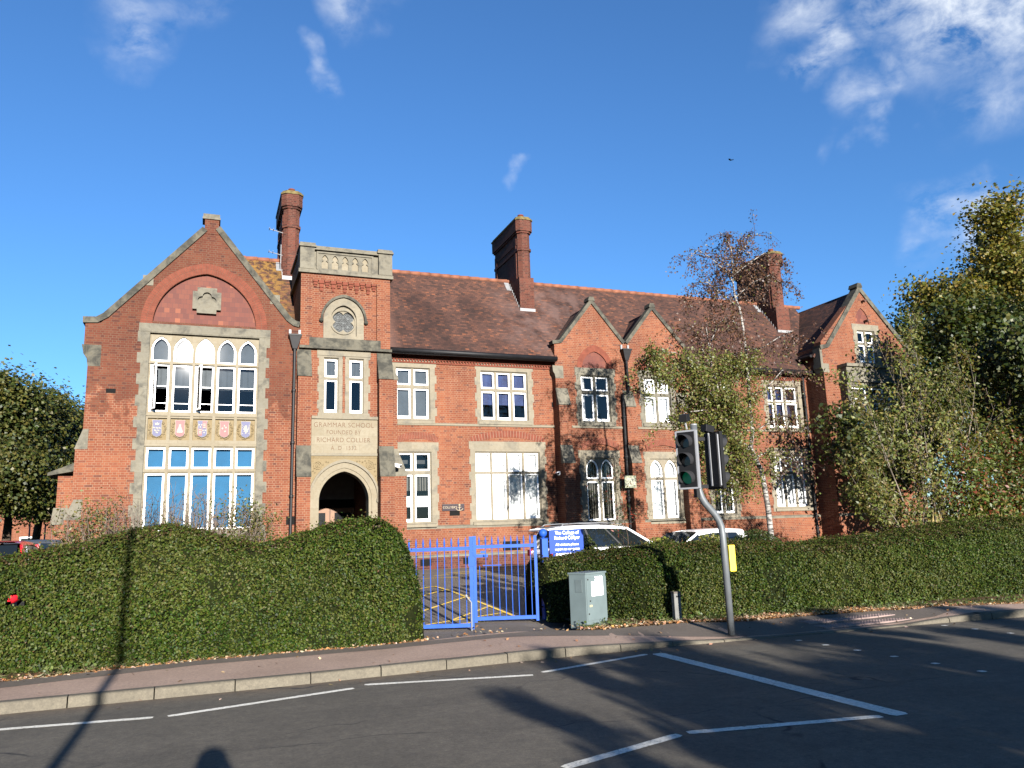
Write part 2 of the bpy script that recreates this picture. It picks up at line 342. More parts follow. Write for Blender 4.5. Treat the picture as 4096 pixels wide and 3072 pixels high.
M_CORE = simple('hedge_twigs', (.014, .018, .005), .95, .05, var=.4, scale=9)
M_BARK = simple('bark', (.10, .075, .055), .9, .1, var=.4, scale=8, bump=.6)
M_PALEB = simple('pale_bark', (.30, .25, .20), .9, .1, var=.3, scale=8)
def birchbark():
    t = NT('birch_bark'); P = t.pos(); v = t.n('ShaderNodeMapping', {0: P, 3: (3, 3, 14)}).outputs[0]
    c = t.ramp(t.noise(v, 1.4, 5, .7), [(.44, (.05, .045, .04)), (.53, (.46, .43, .39)), (1, (.60, .57, .53))]); return t.out(c, .7, .3)
M_BIRCH = birchbark()
# ------------------------------------------------------------------ foliage tools
def leaf_mesh(name, P, Nn, size, colr, mat, parent=None, aspect=.6, seed=0, jit=.7, local=False, droop=0):
    rg = np.random.default_rng(seed); n = len(P); P = np.asarray(P, float)
    N = np.asarray(Nn, float) + rg.normal(0, jit, (n, 3)); N /= np.linalg.norm(N, axis=1)[:, None] + 1e-9
    T = rg.normal(0, 1, (n, 3)); T[:, 2] -= droop; T -= N * (T * N).sum(1)[:, None]; T /= np.linalg.norm(T, axis=1)[:, None] + 1e-9
    B = np.cross(N, T); L = np.asarray(size) * rg.uniform(.65, 1.3, n); L = L[:, None]; W = L * aspect
    V = np.stack([P - T * L * .5, P + B * W * .5 - T * L * .05 + N * L * .06, P + T * L * .5, P - B * W * .5 - T * L * .05 + N * L * .06], 1).reshape(-1, 3)
    me = bpy.data.meshes.new(name); me.vertices.add(4 * n); me.loops.add(4 * n); me.polygons.add(n)
    me.vertices.foreach_set('co', V.ravel()); me.loops.foreach_set('vertex_index', np.arange(4 * n)); me.polygons.foreach_set('loop_start', np.arange(0, 4 * n, 4))
    me.update(calc_edges=True)
    at_ = me.attributes.new('col', 'FLOAT_COLOR', 'FACE'); at_.data.foreach_set('color', np.c_[np.clip(colr, 0, 1), np.ones(n)].ravel())
    return link(name, me, mat, parent, False, local)
def pick(rg, n, pal, jitter=.2):
    pal = np.array(pal); c = pal[rg.integers(0, len(pal), n)]
    return c * rg.uniform(1 - jitter, 1 + jitter, (n, 1)) * rg.uniform(1 - jitter * .4, 1 + jitter * .4, (n, 3))
def vnoise(P, scale, seed):                      # cheap smooth value noise
    rg = np.random.default_rng(seed); K = rg.normal(0, 1, (7, 3)) * scale; ph = rg.uniform(0, 6.28, 7)
    return np.sin(P @ K.T + ph).mean(1) * 1.6
def grow(rg, p, d, ln, r, lvl, cfg, tubes, tips):
    segs = cfg['segs'][lvl]; pts = [p.copy()]; rr = [r]; d = d / np.linalg.norm(d)
    for i in range(segs):
        d = d + rg.normal(0, cfg['wig'][lvl], 3) + np.array([0, 0, cfg['up'][lvl]]); d /= np.linalg.norm(d)
        p = p + d * ln / segs; pts.append(p.copy()); rr.append(max(cfg['rmin'], r * (1 - (i + 1) / segs * cfg['taper'])))
    tubes.append((pts, rr, lvl))
    if lvl == cfg['depth']:
        for q in pts[1:]: tips.append((q, d))
        return
    k = cfg['n'][lvl]
    for j in range(k):
        f = cfg['from'][lvl] + (1 - cfg['from'][lvl]) * (j + rg.uniform(.2, .9)) / k; x = f * segs; i = min(int(x), segs - 1)
        q = pts[i] + (pts[i + 1] - pts[i]) * (x - i); ax = pts[i + 1] - pts[i]; ax /= np.linalg.norm(ax)
        s = rg.normal(0, 1, 3); s -= ax * (s @ ax); s /= np.linalg.norm(s)
        a = cfg['ang'][lvl] * rg.uniform(.75, 1.2); nd = ax * math.cos(a) + s * math.sin(a)
        grow(rg, q, nd, ln * cfg['len'][lvl] * (1.15 - .55 * f) * rg.uniform(.8, 1.2), rr[i] * cfg['rad'][lvl], lvl + 1, cfg, tubes, tips)
CFG_B = dict(depth=2, segs=(8, 6, 4), wig=(.05, .14, .2), up=(.02, .05, .0), rmin=.012, taper=.85, n=(13, 9), len=(.5, .4), rad=(.5, .5), ang=(1.05, .9))
CFG_B['from'] = (.22, .25)
def tree(name, label, cat, loc, h, r, seed, pal, nleaf, lsize, cfg, mat_b, group=None, spread=.35, lean=(0, 0), droop=0, aspect=.6, stems=None, mat_l=None, scale_xy=1., tint=None, jit=.9):
    rg = np.random.default_rng(seed); t = thing(name, label, cat, loc, group); tubes = []; tips = []
    for (dx, dy, tx, ty, hh, rr) in (stems or [(0, 0, lean[0], lean[1], h, r)]):
        grow(rg, np.array([dx, dy, -.05]), np.array([tx, ty, 1.]), hh, rr, 0, cfg, tubes, tips)
    m = MB()
    for pts, rr, l in tubes: m.tube([Vector((q[0] * 1, q[1] * 1, q[2])) for q in pts], rr, 7 if l == 0 else 5 if l == 1 else 3, False)
    m.build('trunk', mat_b, t, True, True)
    tp = np.array([q for q, _ in tips]); P = tp[rg.integers(0, len(tp), nleaf)] + rg.normal(0, spread, (nleaf, 3)) * np.array([1, 1, .8])
    P = P[P[:, 2] > .25]; c0 = tp.mean(0); N = P - c0; N /= np.linalg.norm(N, axis=1)[:, None] + 1e-6
    cl = pick(rg, len(P), pal); k = vnoise(P, 1.1, seed + 3)[:, None]; cl = cl * (1 + .25 * k)
    if tint is not None: cl = tint(P, cl, rg)
    leaf_mesh('crown', P, N * .6 + np.array([0, -.25, .4]), lsize, cl, mat_l or M_LF, t, aspect, seed + 1, jit, True, droop)
    return t, tp
def bush(name, label, cat, loc, rx, ry, rz, seed, pal, n, lsize, group=None, aspect=.55, jit=.7, twig=True, core=.86, mat=None, droop=0):
    """a clump of leaves round a dark twiggy core"""
    rg = np.random.default_rng(seed); t = thing(name, label, cat, loc, group)
    u = rg.normal(0, 1, (n, 3)); u /= np.linalg.norm(u, axis=1)[:, None]; u[:, 2] = np.abs(u[:, 2]) * 1.0 - .08
    f = 1 + .12 * vnoise(u, 2.4, seed)[:, None] - .16 * rg.random((n, 1)) ** 2
    P = u * f * np.array([rx, ry, rz]); P[:, 2] = np.maximum(P[:, 2], .02)
    cl = pick(rg, n, pal) * (1 + .2 * vnoise(P, 3, seed + 5)[:, None])
    if twig:
        m = MB(); k = 14; rows = 8; vs = []; fs = []
        for i in range(rows + 1):
            a = math.pi / 2 * i / rows
            vs += [(rx * core * math.cos(a) * math.cos(2 * math.pi * j / k), ry * core * math.cos(a) * math.sin(2 * math.pi * j / k), rz * core * math.sin(a)) for j in range(k)]
        for i in range(rows):
            for j in range(k): fs.append((i * k + j, i * k + (j + 1) % k, (i + 1) * k + (j + 1) % k, (i + 1) * k + j))
        m.add(vs, fs); m.build('twigs', M_CORE, t, True, True)
    leaf_mesh('foliage', P, u, lsize, cl, mat or M_LF, t, aspect, seed + 1, jit, True, droop)
    return t

# ------------------------------------------------------------------ ground, road, pavement
def lerp(a, b, t): return a + (b - a) * t
def ipl(x, tab):
    if x <= tab[0][0]: return tab[0][1]
    for (x0, y0), (x1, y1) in zip(tab, tab[1:]):
        if x <= x1: return lerp(y0, y1, (x - x0) / (x1 - x0))
    return tab[-1][1]
KY = [(-60, 10.72), (1.5, 10.75), (4.5, 10.88), (7, 10.87), (9.4, 10.68), (11.9, 10.6), (14, 10.35), (20, 9.8), (60, 4.5)]   # kerb foot
KH = [(5.2, .125), (8.1, .022), (11.4, .022), (13.0, .125)]                                                      # kerb height
def yardz(x, y): return ipl(y, [(12.6, .12), (13.4, .075), (14.6, .07), (17, .20), (20, .36), (28.6, .52), (60, .6)])
XS = [-60, -40, -25] + [i * .5 for i in range(-40, 81)] + [50, 60, 80]
def strip(name, mat, ya, yb, za, zb, xs=XS, kind='structure'):
    m = MB(); vs = []; fs = []
    for x in xs: vs += [(x, ya(x), za(x)), (x, yb(x), zb(x))]
    for i in range(len(xs) - 1): fs.append((2 * i, 2 * i + 2, 2 * i + 3, 2 * i + 1))
    m.add(vs, fs); o = m.build(name, mat); o['kind'] = kind; return o
gm = MB(); gm.add([(-900, -900, -.06), (900, -900, -.06), (900, 900, -.06), (-900, 900, -.06)], [(0, 1, 2, 3)])
M_GRASS = simple('grass_field', (.06, .075, .025), .95, .1, var=.4, scale=3)
struct(gm.build('ground', M_GRASS))
strip('road', M_ROAD, lambda x: 1.0, lambda x: ipl(x, KY) + .01, lambda x: 0, lambda x: 0)
# kerb: a run of separate-looking stones, cut by narrow joints
kb = MB(); x = -14.2; kr = random.Random(3)
while x < 30:
    L = .914; x1 = x + L; a, b = x + .007, x1 - .007
    h0, h1 = ipl(a, KH), ipl(b, KH); y0, y1 = ipl(a, KY), ipl(b, KY); dz = kr.uniform(-.004, .004); dy = kr.uniform(-.005, .005)
    r_ = .022
    def sec(X, Y, h): return [(X, Y + dy, -.05), (X, Y + dy + .008, h - r_ + dz), (X, Y + dy + .012 + r_ * .4, h - r_ * .3 + dz), (X, Y + dy + .012 + r_ * 1.2, h + dz), (X, Y + .145, h + dz), (X, Y + .145, -.05)]
    kb.add(sec(a, y0, h0) + sec(b, y1, h1), [(i, (i + 1) % 6, 6 + (i + 1) % 6, 6 + i) for i in range(6)] + [tuple(range(6))[::-1], tuple(range(6, 12))])
    x = x1
ko = struct(kb.build('kerb', M_KERB))
strip('kerb_bedding', M_JOINT, lambda x: ipl(x, KY) + .02, lambda x: ipl(x, KY) + .13, lambda x: ipl(x, KH) - .006, lambda x: ipl(x, KH) - .006)
PB = [(-60, 12.6), (-2.3, 12.1), (0, 12.55), (2.6, 12.55), (4.7, 12.9), (6.4, 12.42), (8.0, 12.38), (9.0, 11.95), (10.5, 11.95), (12.1, 11.75), (13.3, 11.4), (14.6, 10.95), (20, 10.9), (60, 7)]
pvb = lambda x: max(ipl(x, PB), ipl(x, KY) + .6)
strip('pavement', M_PAV, lambda x: ipl(x, KY) + .14, pvb, lambda x: ipl(x, KH), lambda x: max(.125, ipl(x, KH) + .03))
def pz(x, y):
    a = ipl(x, KY) + .14; b = pvb(x); return lerp(ipl(x, KH), max(.125, ipl(x, KH) + .03), max(0, min(1, (y - a) / (b - a))))
def onpav(name, mat, pts, lift=.004, step=.25):   # a patch laid on the pavement, between two edge lines [(x, y0, y1)]
    m = MB(); vs = []; fs = []; xs = []; x = pts[0][0]
    while x < pts[-1][0]: xs.append(x); x += step
    xs.append(pts[-1][0])
    for x in xs:
        y0 = ipl(x, [(p[0], p[1]) for p in pts]); y1 = ipl(x, [(p[0], p[2]) for p in pts]); ys = [lerp(y0, y1, i / 4) for i in range(5)]
        vs += [(x, y, pz(x, y) + lift) for y in ys]
    for i in range(len(xs) - 1):
        for j in range(4): fs.append((i * 5 + j, i * 5 + 5 + j, i * 5 + 6 + j, i * 5 + 1 + j))
    m.add(vs, fs); return struct(m.build(name, mat))
onpav('pavement_patch', M_PAVD, [(-14, 12.05, 12.6), (-2.3, 11.68, 12.14), (0, 12.18, 12.58), (2.6, 12.15, 12.55), (4.6, 12.35, 12.72), (5.6, 12.0, 12.7), (6.3, 11.75, 12.44), (7.2, 11.3, 12.4), (8.0, 11.03, 12.38), (9.0, 10.88, 11.95), (10.0, 10.86, 11.95), (11.2, 10.84, 11.9), (12.0, 10.83, 11.75), (12.3, 10.8, 11.7), (13.3, 11.15, 11.4)])
M_TAC = simple('tactile_slab', (.34, .25, .225), .85, .2, var=.15, scale=5, bump=.2)
tp_ = MB()
for x in [9.85 + i * .4 for i in range(5)]:
    for y in (10.9, 11.3): tp_.box(x + .006, x + .394, y + .006, y + .394, 0, pz(x, y + .2) + .012)
    for i in range(6):
        for j in range(6):
            for y in (10.9, 11.3): tp_.lathe((x + .035 + i * .066, y + .035 + j * .066, pz(x, y + .2) + .011), [(.014, 0), (.009, .006)], 6)
struct(tp_.build('tactile_paving', M_TAC))
strip('near_pavement', M_PAVD, lambda x: -1.6, lambda x: 1.02, lambda x: .12, lambda x: .12)
strip('verge', M_SOIL, lambda x: pvb(x) - .03, lambda x: 14.4, lambda x: .118, lambda x: .2, [-20 + i * .5 for i in range(0, 47)] + [3.3])
strip('verge', M_SOIL, lambda x: pvb(x) - .03, lambda x: 14.4, lambda x: .118, lambda x: .2, [6.35 + i * .5 for i in range(0, 70)])
# the sheet of tarmac in front of the school
ym = MB(); ys = [12.75, 13.2, 13.6, 14, 15, 16, 17, 19, 22, 25, 28.7, 34]; vs = []; fs = []; xs = [-14, -6, -2, 0, 1.5, 2.2, 2.9, 3.6, 4.3, 5, 5.6, 6.15, 8, 12, 18, 24, 40]
for x in xs:
    for y in ys: vs.append((x, y, yardz(x, y) + (.012 if 2.0 < x < 6.1 else (-.06 if y < 14.2 else 0))))
for i in range(len(xs) - 1):
    for j in range(len(ys) - 1): fs.append((i * len(ys) + j, (i + 1) * len(ys) + j, (i + 1) * len(ys) + j + 1, i * len(ys) + j + 1))
ym.add(vs, fs); struct(ym.build('yard', M_YARD))
# painted lines
def paint(name, mat, segs, w_, z=.004, yard=False, ragged=0):
    m = MB(); rr = random.Random(5)
    for s_ in segs:
        (ax, ay), (bx, by) = s_[:2]; ww = s_[2] if len(s_) > 2 else w_
        d = Vector((bx - ax, by - ay, 0)); L = d.length; d /= L; nn = Vector((-d.y, d.x, 0)); k = max(2, int(L / (.5 if yard else .06))); vs = []; fs = []
        for i in range(k + 1):
            p = Vector((ax, ay, 0)) + d * L * i / k; e = (.15 if i in (0, k) else 0) * ww
            for sg in (-1, 1):
                q = p + nn * sg * (ww / 2 - e + rr.uniform(-ragged, ragged)); q.z = (yardz(q.x, q.y) + .012 + z) if yard else z; vs.append(q)
        for i in range(k): fs.append((2 * i, 2 * i + 2, 2 * i + 3, 2 * i + 1))
        m.add(vs, fs)
    return struct(m.build(name, mat))
def fl(x, y): q = flat(x, y); return (q.x, q.y)
paint('road_markings', M_PAINT, [((-3.6, 10.15), fl(612, 2871)), (fl(672, 2866), fl(1415, 2754)), (fl(1458, 2740), fl(2132, 2701)), (fl(2168, 2690), fl(2586, 2618)),
      ((6.25, 10.42), (6.25, 6.02), .2), (fl(2750, 2932), fl(3525, 2866), .11), (fl(2255, 3072), fl(2718, 2940), .11), ((.55, 6.45), (2.45, 5.95), .11)], .10, .004, False, .004)
st = []
for sx in (8.75, 11.87):
    for sy in (10.3, 9.72, 9.1, 8.45, 7.8, 7.15, 6.5): st.append(((sx - .05, sy), (sx + .05, sy), .1))
paint('crossing_studs', M_PAINT, st, .1, .006)
paint('bay_lines', M_YEL, [((5.95, 15.2), (5.95, 21.4)), ((5.95, 16.9), (4.6, 15.4)), ((5.95, 18.6), (3.3, 15.6)), ((6.0, 20.3), (3.2, 17.2)), ((5.95, 21.4), (3.2, 18.9)), ((5.95, 15.25), (3.0, 14.6)), ((3.9, 15.1), (5.9, 15.9)),
      ((7.0, 25.2), (13.5, 27.4)), ((7.6, 26.0), (12, 27.6)), ((6.2, 24.4), (9, 23.6)), ((9, 23.6), (14.5, 25.4)), ((3, 25.2), (6.2, 24.4))], .075, .004, True)

# ------------------------------------------------------------------ the school
Z = {'1': (200, 700, .4823), '2': (200, 1250, .60276), '3': (950, 700, .4822), '4': (1100, 1300, .6029), '5': (1500, 800, .5424), '6': (1500, 1700, .5424), '7': (2150, 1100, .6631), '8': (2600, 850, .7834), '9': (3000, 950, .7234)}
def zat(k, x, y, Y): a = Z[k]; return at(a[0] + x * a[2], a[1] + y * a[2], Y)
def XX(k, x, y, Y): return zat(k, x, y, Y).x
def ZZ(k, x, y, Y): return zat(k, x, y, Y).z
school = thing('school_building', 'long red brick Victorian school with stone dressed windows, tiled roof and a gabled front', 'school', (8, 27.4, .5))
def S(mb, name, mat, **k): return mb.build(name, mat, school, **k)
def quoined(x0, x1, z0, z1, seed, step=.31, t=.06, top=True):
    r_ = random.Random(seed); n = max(2, round((z1 - z0) / step)); zs = [lerp(z0, z1, i / n) for i in range(n + 1)]
    rt = []; lf = []
    for i in range(n):
        o = t if (i % 2 == (n - 1) % 2) else 0
        a = x1 + o + r_.uniform(-.012, .012); rt += [(a, zs[i]), (a, zs[i + 1])]
        a = x0 - o + r_.uniform(-.012, .012); lf += [(a, zs[i]), (a, zs[i + 1])]
    return rt + lf[::-1]
def light_poly(x0, x1, zb, zt, arched, inset=0, binset=None):
    b_ = inset if binset is None else binset
    x0 += inset; x1 -= inset; zb += b_; zt -= inset * (1.25 if arched else 1)
    if not arched: return rect(x0, x1, zb, zt)
    zs = zt - (x1 - x0) * .78
    return [(x0, zb), (x1, zb)] + arch_pts(x0, x1, zs, zt, 7)
def window(Y, lights, rows, mat, seed, outer=(.17, .17, .16, .30), arched=(), blind=None, quoin=True, wall_holes=None, mullmat=None, fr=.06, lintel_wide=0, dark=None, roomy=True, sill=True):
    """rows: [(zb, zt)] from the top down. blind: (material, z0, z1) hung behind the panes"""
    xa, xb = lights[0][0], lights[-1][1]; za, zb_ = rows[-1][0], rows[0][1]
    ha, hb, hz0, hz1 = xa - .035, xb + .035, za - .02, zb_ + .035
    ol, orr, ob, ot = outer
    m = MB()
    q = quoined(ha - ol, hb + orr, hz0 - ob, hz1 + ot, seed) if quoin else rect(ha - ol, hb + orr, hz0 - ob, hz1 + ot)
    m.plate(q, [rect(ha, hb, hz0, hz1)], Y - .014, Y + .13)
    if lintel_wide: m.box(ha - ol - lintel_wide, hb + orr + lintel_wide, Y - .022, Y + .1, hz1 + .02, hz1 + ot + .012)
    if sill: m.add([(ha - ol * .7, Y - .07, hz0 - ob * .9), (hb + orr * .7, Y - .07, hz0 - ob * .9), (hb + orr * .7, Y - .07, hz0 - ob * .35), (ha - ol * .7, Y - .07, hz0 - ob * .35),
           (ha - ol * .7, Y + .1, hz0 - ob * .9), (hb + orr * .7, Y + .1, hz0 - ob * .9), (hb + orr * .7, Y + .1, hz0 + .01), (ha - ol * .7, Y + .1, hz0 + .01)],
          [(0, 1, 2, 3), (4, 7, 6, 5), (0, 4, 5, 1), (3, 2, 6, 7), (0, 3, 7, 4), (1, 5, 6, 2)])
    holes = [light_poly(l[0], l[1], r_[0], r_[1], i in arched) for i, r_ in enumerate(rows) for l in lights]
    m.m = 1 if mullmat else 0
    m.plate(rect(ha - .08, hb + .08, hz0 - .08, hz1 + .08), holes, Y + .06, Y + .17)
    w_ = m.build('window', [mat, mullmat or mat], school)
    f = MB(); gh = [light_poly(l[0], l[1], r_[0], r_[1], i in arched, fr, fr * 1.7 if i == len(rows) - 1 else fr) for i, r_ in enumerate(rows) for l in lights]
    f.plate(rect(xa - .03, xb + .03, za - .03, zb_ + .03), gh, Y + .125, Y + .19); f.build('frame', M_WH, w_)
    g = MB(); g.add([(xa - .02, Y + .158, za - .02), (xb + .02, Y + .158, za - .02), (xb + .02, Y + .158, zb_ + .02), (xa - .02, Y + .158, zb_ + .02)], [(0, 1, 2, 3)]); g.build('pane', M_GL, w_)
    for bl in (blind if isinstance(blind, list) else [blind] if blind else []):
        bm_ = MB()
        if len(bl) > 3 and bl[3] == 'slats':
            x = xa
            while x < xb:
                bm_.add([(x, Y + .25, bl[1]), (x + .075, Y + .29, bl[1]), (x + .075, Y + .29, bl[2]), (x, Y + .25, bl[2])], [(0, 1, 2, 3)]); x += .098
        else:
            x0, x1 = (bl[3], bl[4]) if len(bl) > 4 else (xa, xb); k = 12
            bm_.add([(lerp(x0, x1, i / k), Y + .26 + .012 * math.sin(i * 2.3), z) for i in range(k + 1) for z in (bl[1], bl[2])], [(2 * i, 2 * i + 2, 2 * i + 3, 2 * i + 1) for i in range(k)])
        bm_.build('blind' if bl[0] is not M_CURT else 'curtain', bl[0], w_)
    if wall_holes is not None: wall_holes.append(rect(ha - .05, hb + .05, hz0 - .05, hz1 + .05))
    return w_
def zrows(k, x, ys, Y): return [(ZZ(k, x, b, Y), ZZ(k, x, a, Y)) for a, b in ys]
def xl(k, y, xs, Y): return [(XX(k, a, y, Y), XX(k, b, y, Y)) for a, b in xs]

# ---- main range
YM = 28.6; XT1 = 6.05; XG0, XG1 = 13.05, 19.35; XW = 26.15; EZ = 8.62
mh = []
window(YM, xl('5', 1500, [(160, 268), (290, 399)], YM), zrows('5', 280, [(1243, 1362), (1386, 1610)], YM), M_ST, 1, (.2, .2, .2, .36), wall_holes=mh, blind=[(M_CURT, 5.0, 8.2)])
f2 = zrows('5', 955, [(1272, 1392), (1412, 1620)], YM)
window(YM, xl('5', 1500, [(790, 889), (907, 1006), (1023, 1123)], YM), f2, M_ST, 2, (.19, .19, .2, .36), wall_holes=mh, blind=[(M_NAVY, f2[1][0] + .62, f2[0][1])])
g1 = zrows('6', 290, [(204, 336), (364, 714)], YM)
window(YM, xl('6', 450, [(168, 281), (299, 411)], YM), g1, M_ST, 3, (.2, .23, .24, .36), wall_holes=mh, blind=[(M_VBL, g1[1][0] + 1.15, g1[1][1], 'slats'), (M_BLIND, g1[1][0] + .55, g1[1][0] + .95)])
g2 = zrows('6', 980, [(204, 342), (357, 692)], YM)
window(YM, xl('6', 450, [(751, 859), (874, 977), (992, 1096), (1112, 1216)], YM), g2, M_ST, 4, (.2, .22, .24, .4), wall_holes=mh, blind=(M_BLIND, g2[1][0], g2[0][1]))
m_ = MB(); m_.plate(rect(XT1 - .2, XG0 + .3, .3, EZ + .1), mh, YM, YM + .38); S(m_, 'wall', M_BR)
# part of the range beyond the twin gables
mh = []
r1 = zrows('8', 700, [(892, 965), (972, 1098)], YM)
window(YM, xl('8', 1000, [(608, 640), (650, 693), (703, 758)], YM), r1, M_ST, 5, (.2, .2, .2, .34), wall_holes=mh, blind=(M_NAVY, r1[1][0] + .55, r1[0][1]))
r2 = zrows('8', 720, [(1245, 1320), (1335, 1500)], YM)
window(YM, xl('8', 1380, [(645, 690), (700, 745), (755, 800)], YM), r2, M_ST, 6, (.2, .2, .2, .34), wall_holes=mh, blind=(M_BLIND, r2[1][0], r2[0][1]))
r3 = zrows('8', 350, [(862, 930), (940, 1060)], YM)
window(YM, xl('8', 950, [(295, 338), (348, 395)], YM), r3, M_ST, 7, (.2, .2, .2, .34), wall_holes=mh)
r4 = zrows('8', 360, [(1255, 1335), (1350, 1535)], YM)
window(YM, xl('8', 1400, [(330, 372), (384, 430)], YM), r4, M_ST, 8, (.2, .2, .2, .34), wall_holes=mh, blind=(M_VBL, r4[1][0], r4[0][1], 'slats'))
m_ = MB(); m_.plate(rect(XG1 - .3, XW + .2, .3, EZ + .1), mh, YM, YM + .38); S(m_, 'wall', M_BR)
# brick courses: string, plinth, eaves
zs1 = ZZ('6', 800, 10, YM); zp = ZZ('6', 800, 754, YM)
def course(x0, x1, Y, z, h, out, mat=M_BR, name='string_course'):
    m = MB(); m.add([(x0, Y - out, z), (x1, Y - out, z), (x1, Y - out, z + h * .55), (x0, Y - out, z + h * .55), (x0, Y + .02, z), (x1, Y + .02, z), (x1, Y + .02, z + h), (x0, Y + .02, z + h)],
          [(0, 1, 2, 3), (4, 7, 6, 5), (0, 4, 5, 1), (3, 2, 6, 7), (0, 3, 7, 4), (1, 5, 6, 2)]); return S(m, name, mat)
course(XT1 + .45, XG0, YM, zs1, .11, .05, M_ST); course(XT1 + .3, XG0, YM, zp, .13, .07, M_STL)
course(XG1, XW, YM, zs1, .11, .05, M_ST); course(XG1, XW, YM, zp, .13, .07, M_STL)
for x0, x1 in ((XT1, XG0 + .1), (XG1, XW)): m_ = MB(); m_.box(x0, x1, YM - .06, YM + .1, .3, zp + .01); S(m_, 'plinth', M_BR)
m_ = MB(); m_.box(XT1, XG0 + .1, YM - .10, YM + .1, .3, .95); S(m_, 'plinth_step', M_BRC)
course(XT1, XG0 + .1, YM - .08, .95, .09, .03, M_STL, 'plinth_cap')
for x0, x1 in ((XT1, XG0), (XG1, XW)):
    m_ = MB(); m_.box(x0, x1, YM - .05, YM + .05, EZ - .36, EZ - .30)
    m_.box(x0, x1, YM - .10, YM + .05, EZ - .23, EZ + .02); n_ = int((x1 - x0) / .12)
    for i in range(n_): m_.box(x0 + i * .12 + .02, x0 + i * .12 + .08, YM - .08, YM + .05, EZ - .30, EZ - .229)
    S(m_, 'eaves_course', M_RUB)
    m_ = MB(); m_.tube([(x0, 28.06, EZ + .01), (x1, 28.06, EZ - .01)], .095, 10); m_.box(x0, x1, 28.08, 28.18, EZ - .12, EZ - .04); S(m_, 'gutter', M_BLK, smooth=True)
def seg_arch(k, xa, xb, y, rise, Y, name='relieving_arch', depth=.23):
    x0, x1 = XX(k, xa, y, Y), XX(k, xb, y, Y); z = ZZ(k, (xa + xb) / 2, y, Y); ins = seg_pts(x0, x1, z, rise, 26); ous = seg_pts(x0 - .05, x1 + .05, z + depth, rise + .03, 26)
    m = MB(); m.m = 0; m.plate(ins + ous[::-1], [], Y - .006, Y + .02); m.m = 1
    for i in range(26):
        a, b = Vector((*ins[i], 0)), Vector((*ins[i + 1], 0)); c, d = Vector((*ous[i + 1], 0)), Vector((*ous[i], 0)); g = .10
        q = [a.lerp(b, g), b.lerp(a, g), c.lerp(d, g), d.lerp(c, g)]
        m.plate([(v.x, v.y) for v in q], [], Y - .013, Y)
    return m.build(name, [simple('arch_mortar', (.34, .20, .14), .9, .1), M_RUB], school)
seg_arch('6', 168, 460, 134, .17, YM); seg_arch('6', 708, 1245, 138, .26, YM)
seg_arch('7', 270, 488, 1058, .25, 28.2); seg_arch('7', 660, 860, 1060, .22, 28.2)
# roofs
RY, RZ = 31.7, 12.95; T_ = (RZ - EZ) / (RY - 28.3)
def slab(m, q, t=.09):
    q = [Vector(p) for p in q]; n = (q[1] - q[0]).cross(q[2] - q[0]).normalized()
    if n.z < 0: n = -n
    k = len(q); m.add(q + [p - n * t for p in q], [tuple(range(k)), tuple(range(2 * k - 1, k - 1, -1))] + [(i, (i + 1) % k, k + (i + 1) % k, k + i) for i in range(k)])
RX0, RX1 = -.2, 28.7
m_ = MB(); rz_ = lambda y: EZ - .03 + (y - 28.15) * (RZ - EZ + .03) / (RY - 28.15)
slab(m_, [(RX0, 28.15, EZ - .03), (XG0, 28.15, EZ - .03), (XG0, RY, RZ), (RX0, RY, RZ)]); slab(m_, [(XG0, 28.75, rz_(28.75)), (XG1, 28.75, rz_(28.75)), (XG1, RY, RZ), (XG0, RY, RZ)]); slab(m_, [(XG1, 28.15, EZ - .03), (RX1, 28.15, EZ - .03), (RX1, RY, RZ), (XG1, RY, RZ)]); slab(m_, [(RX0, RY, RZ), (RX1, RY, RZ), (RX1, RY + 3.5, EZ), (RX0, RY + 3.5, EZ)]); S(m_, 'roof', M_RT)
m_ = MB()
i = 0; x = RX0
while x < RX1: m_.tube([(x, RY, RZ + .0), (x + .44, RY, RZ + .012)], [.095, .105], 8); x += .45
S(m_, 'ridge', M_RIDGE, smooth=True)
m_ = MB(); m_.box(RX0, 31.3, 35.1, 35.4, .3, EZ + .1); S(m_, 'rear_wall', M_BR)
m_ = MB(); m_.box(RX0 - 3, 31, 32.4, 32.5, .4, EZ); m_.box(-3.4, 31, 29.2, 35.0, 4.45, 4.6); m_.box(-3.4, 31, 29.2, 35.0, .42, .5); S(m_, 'inner_wall', M_ROOM)
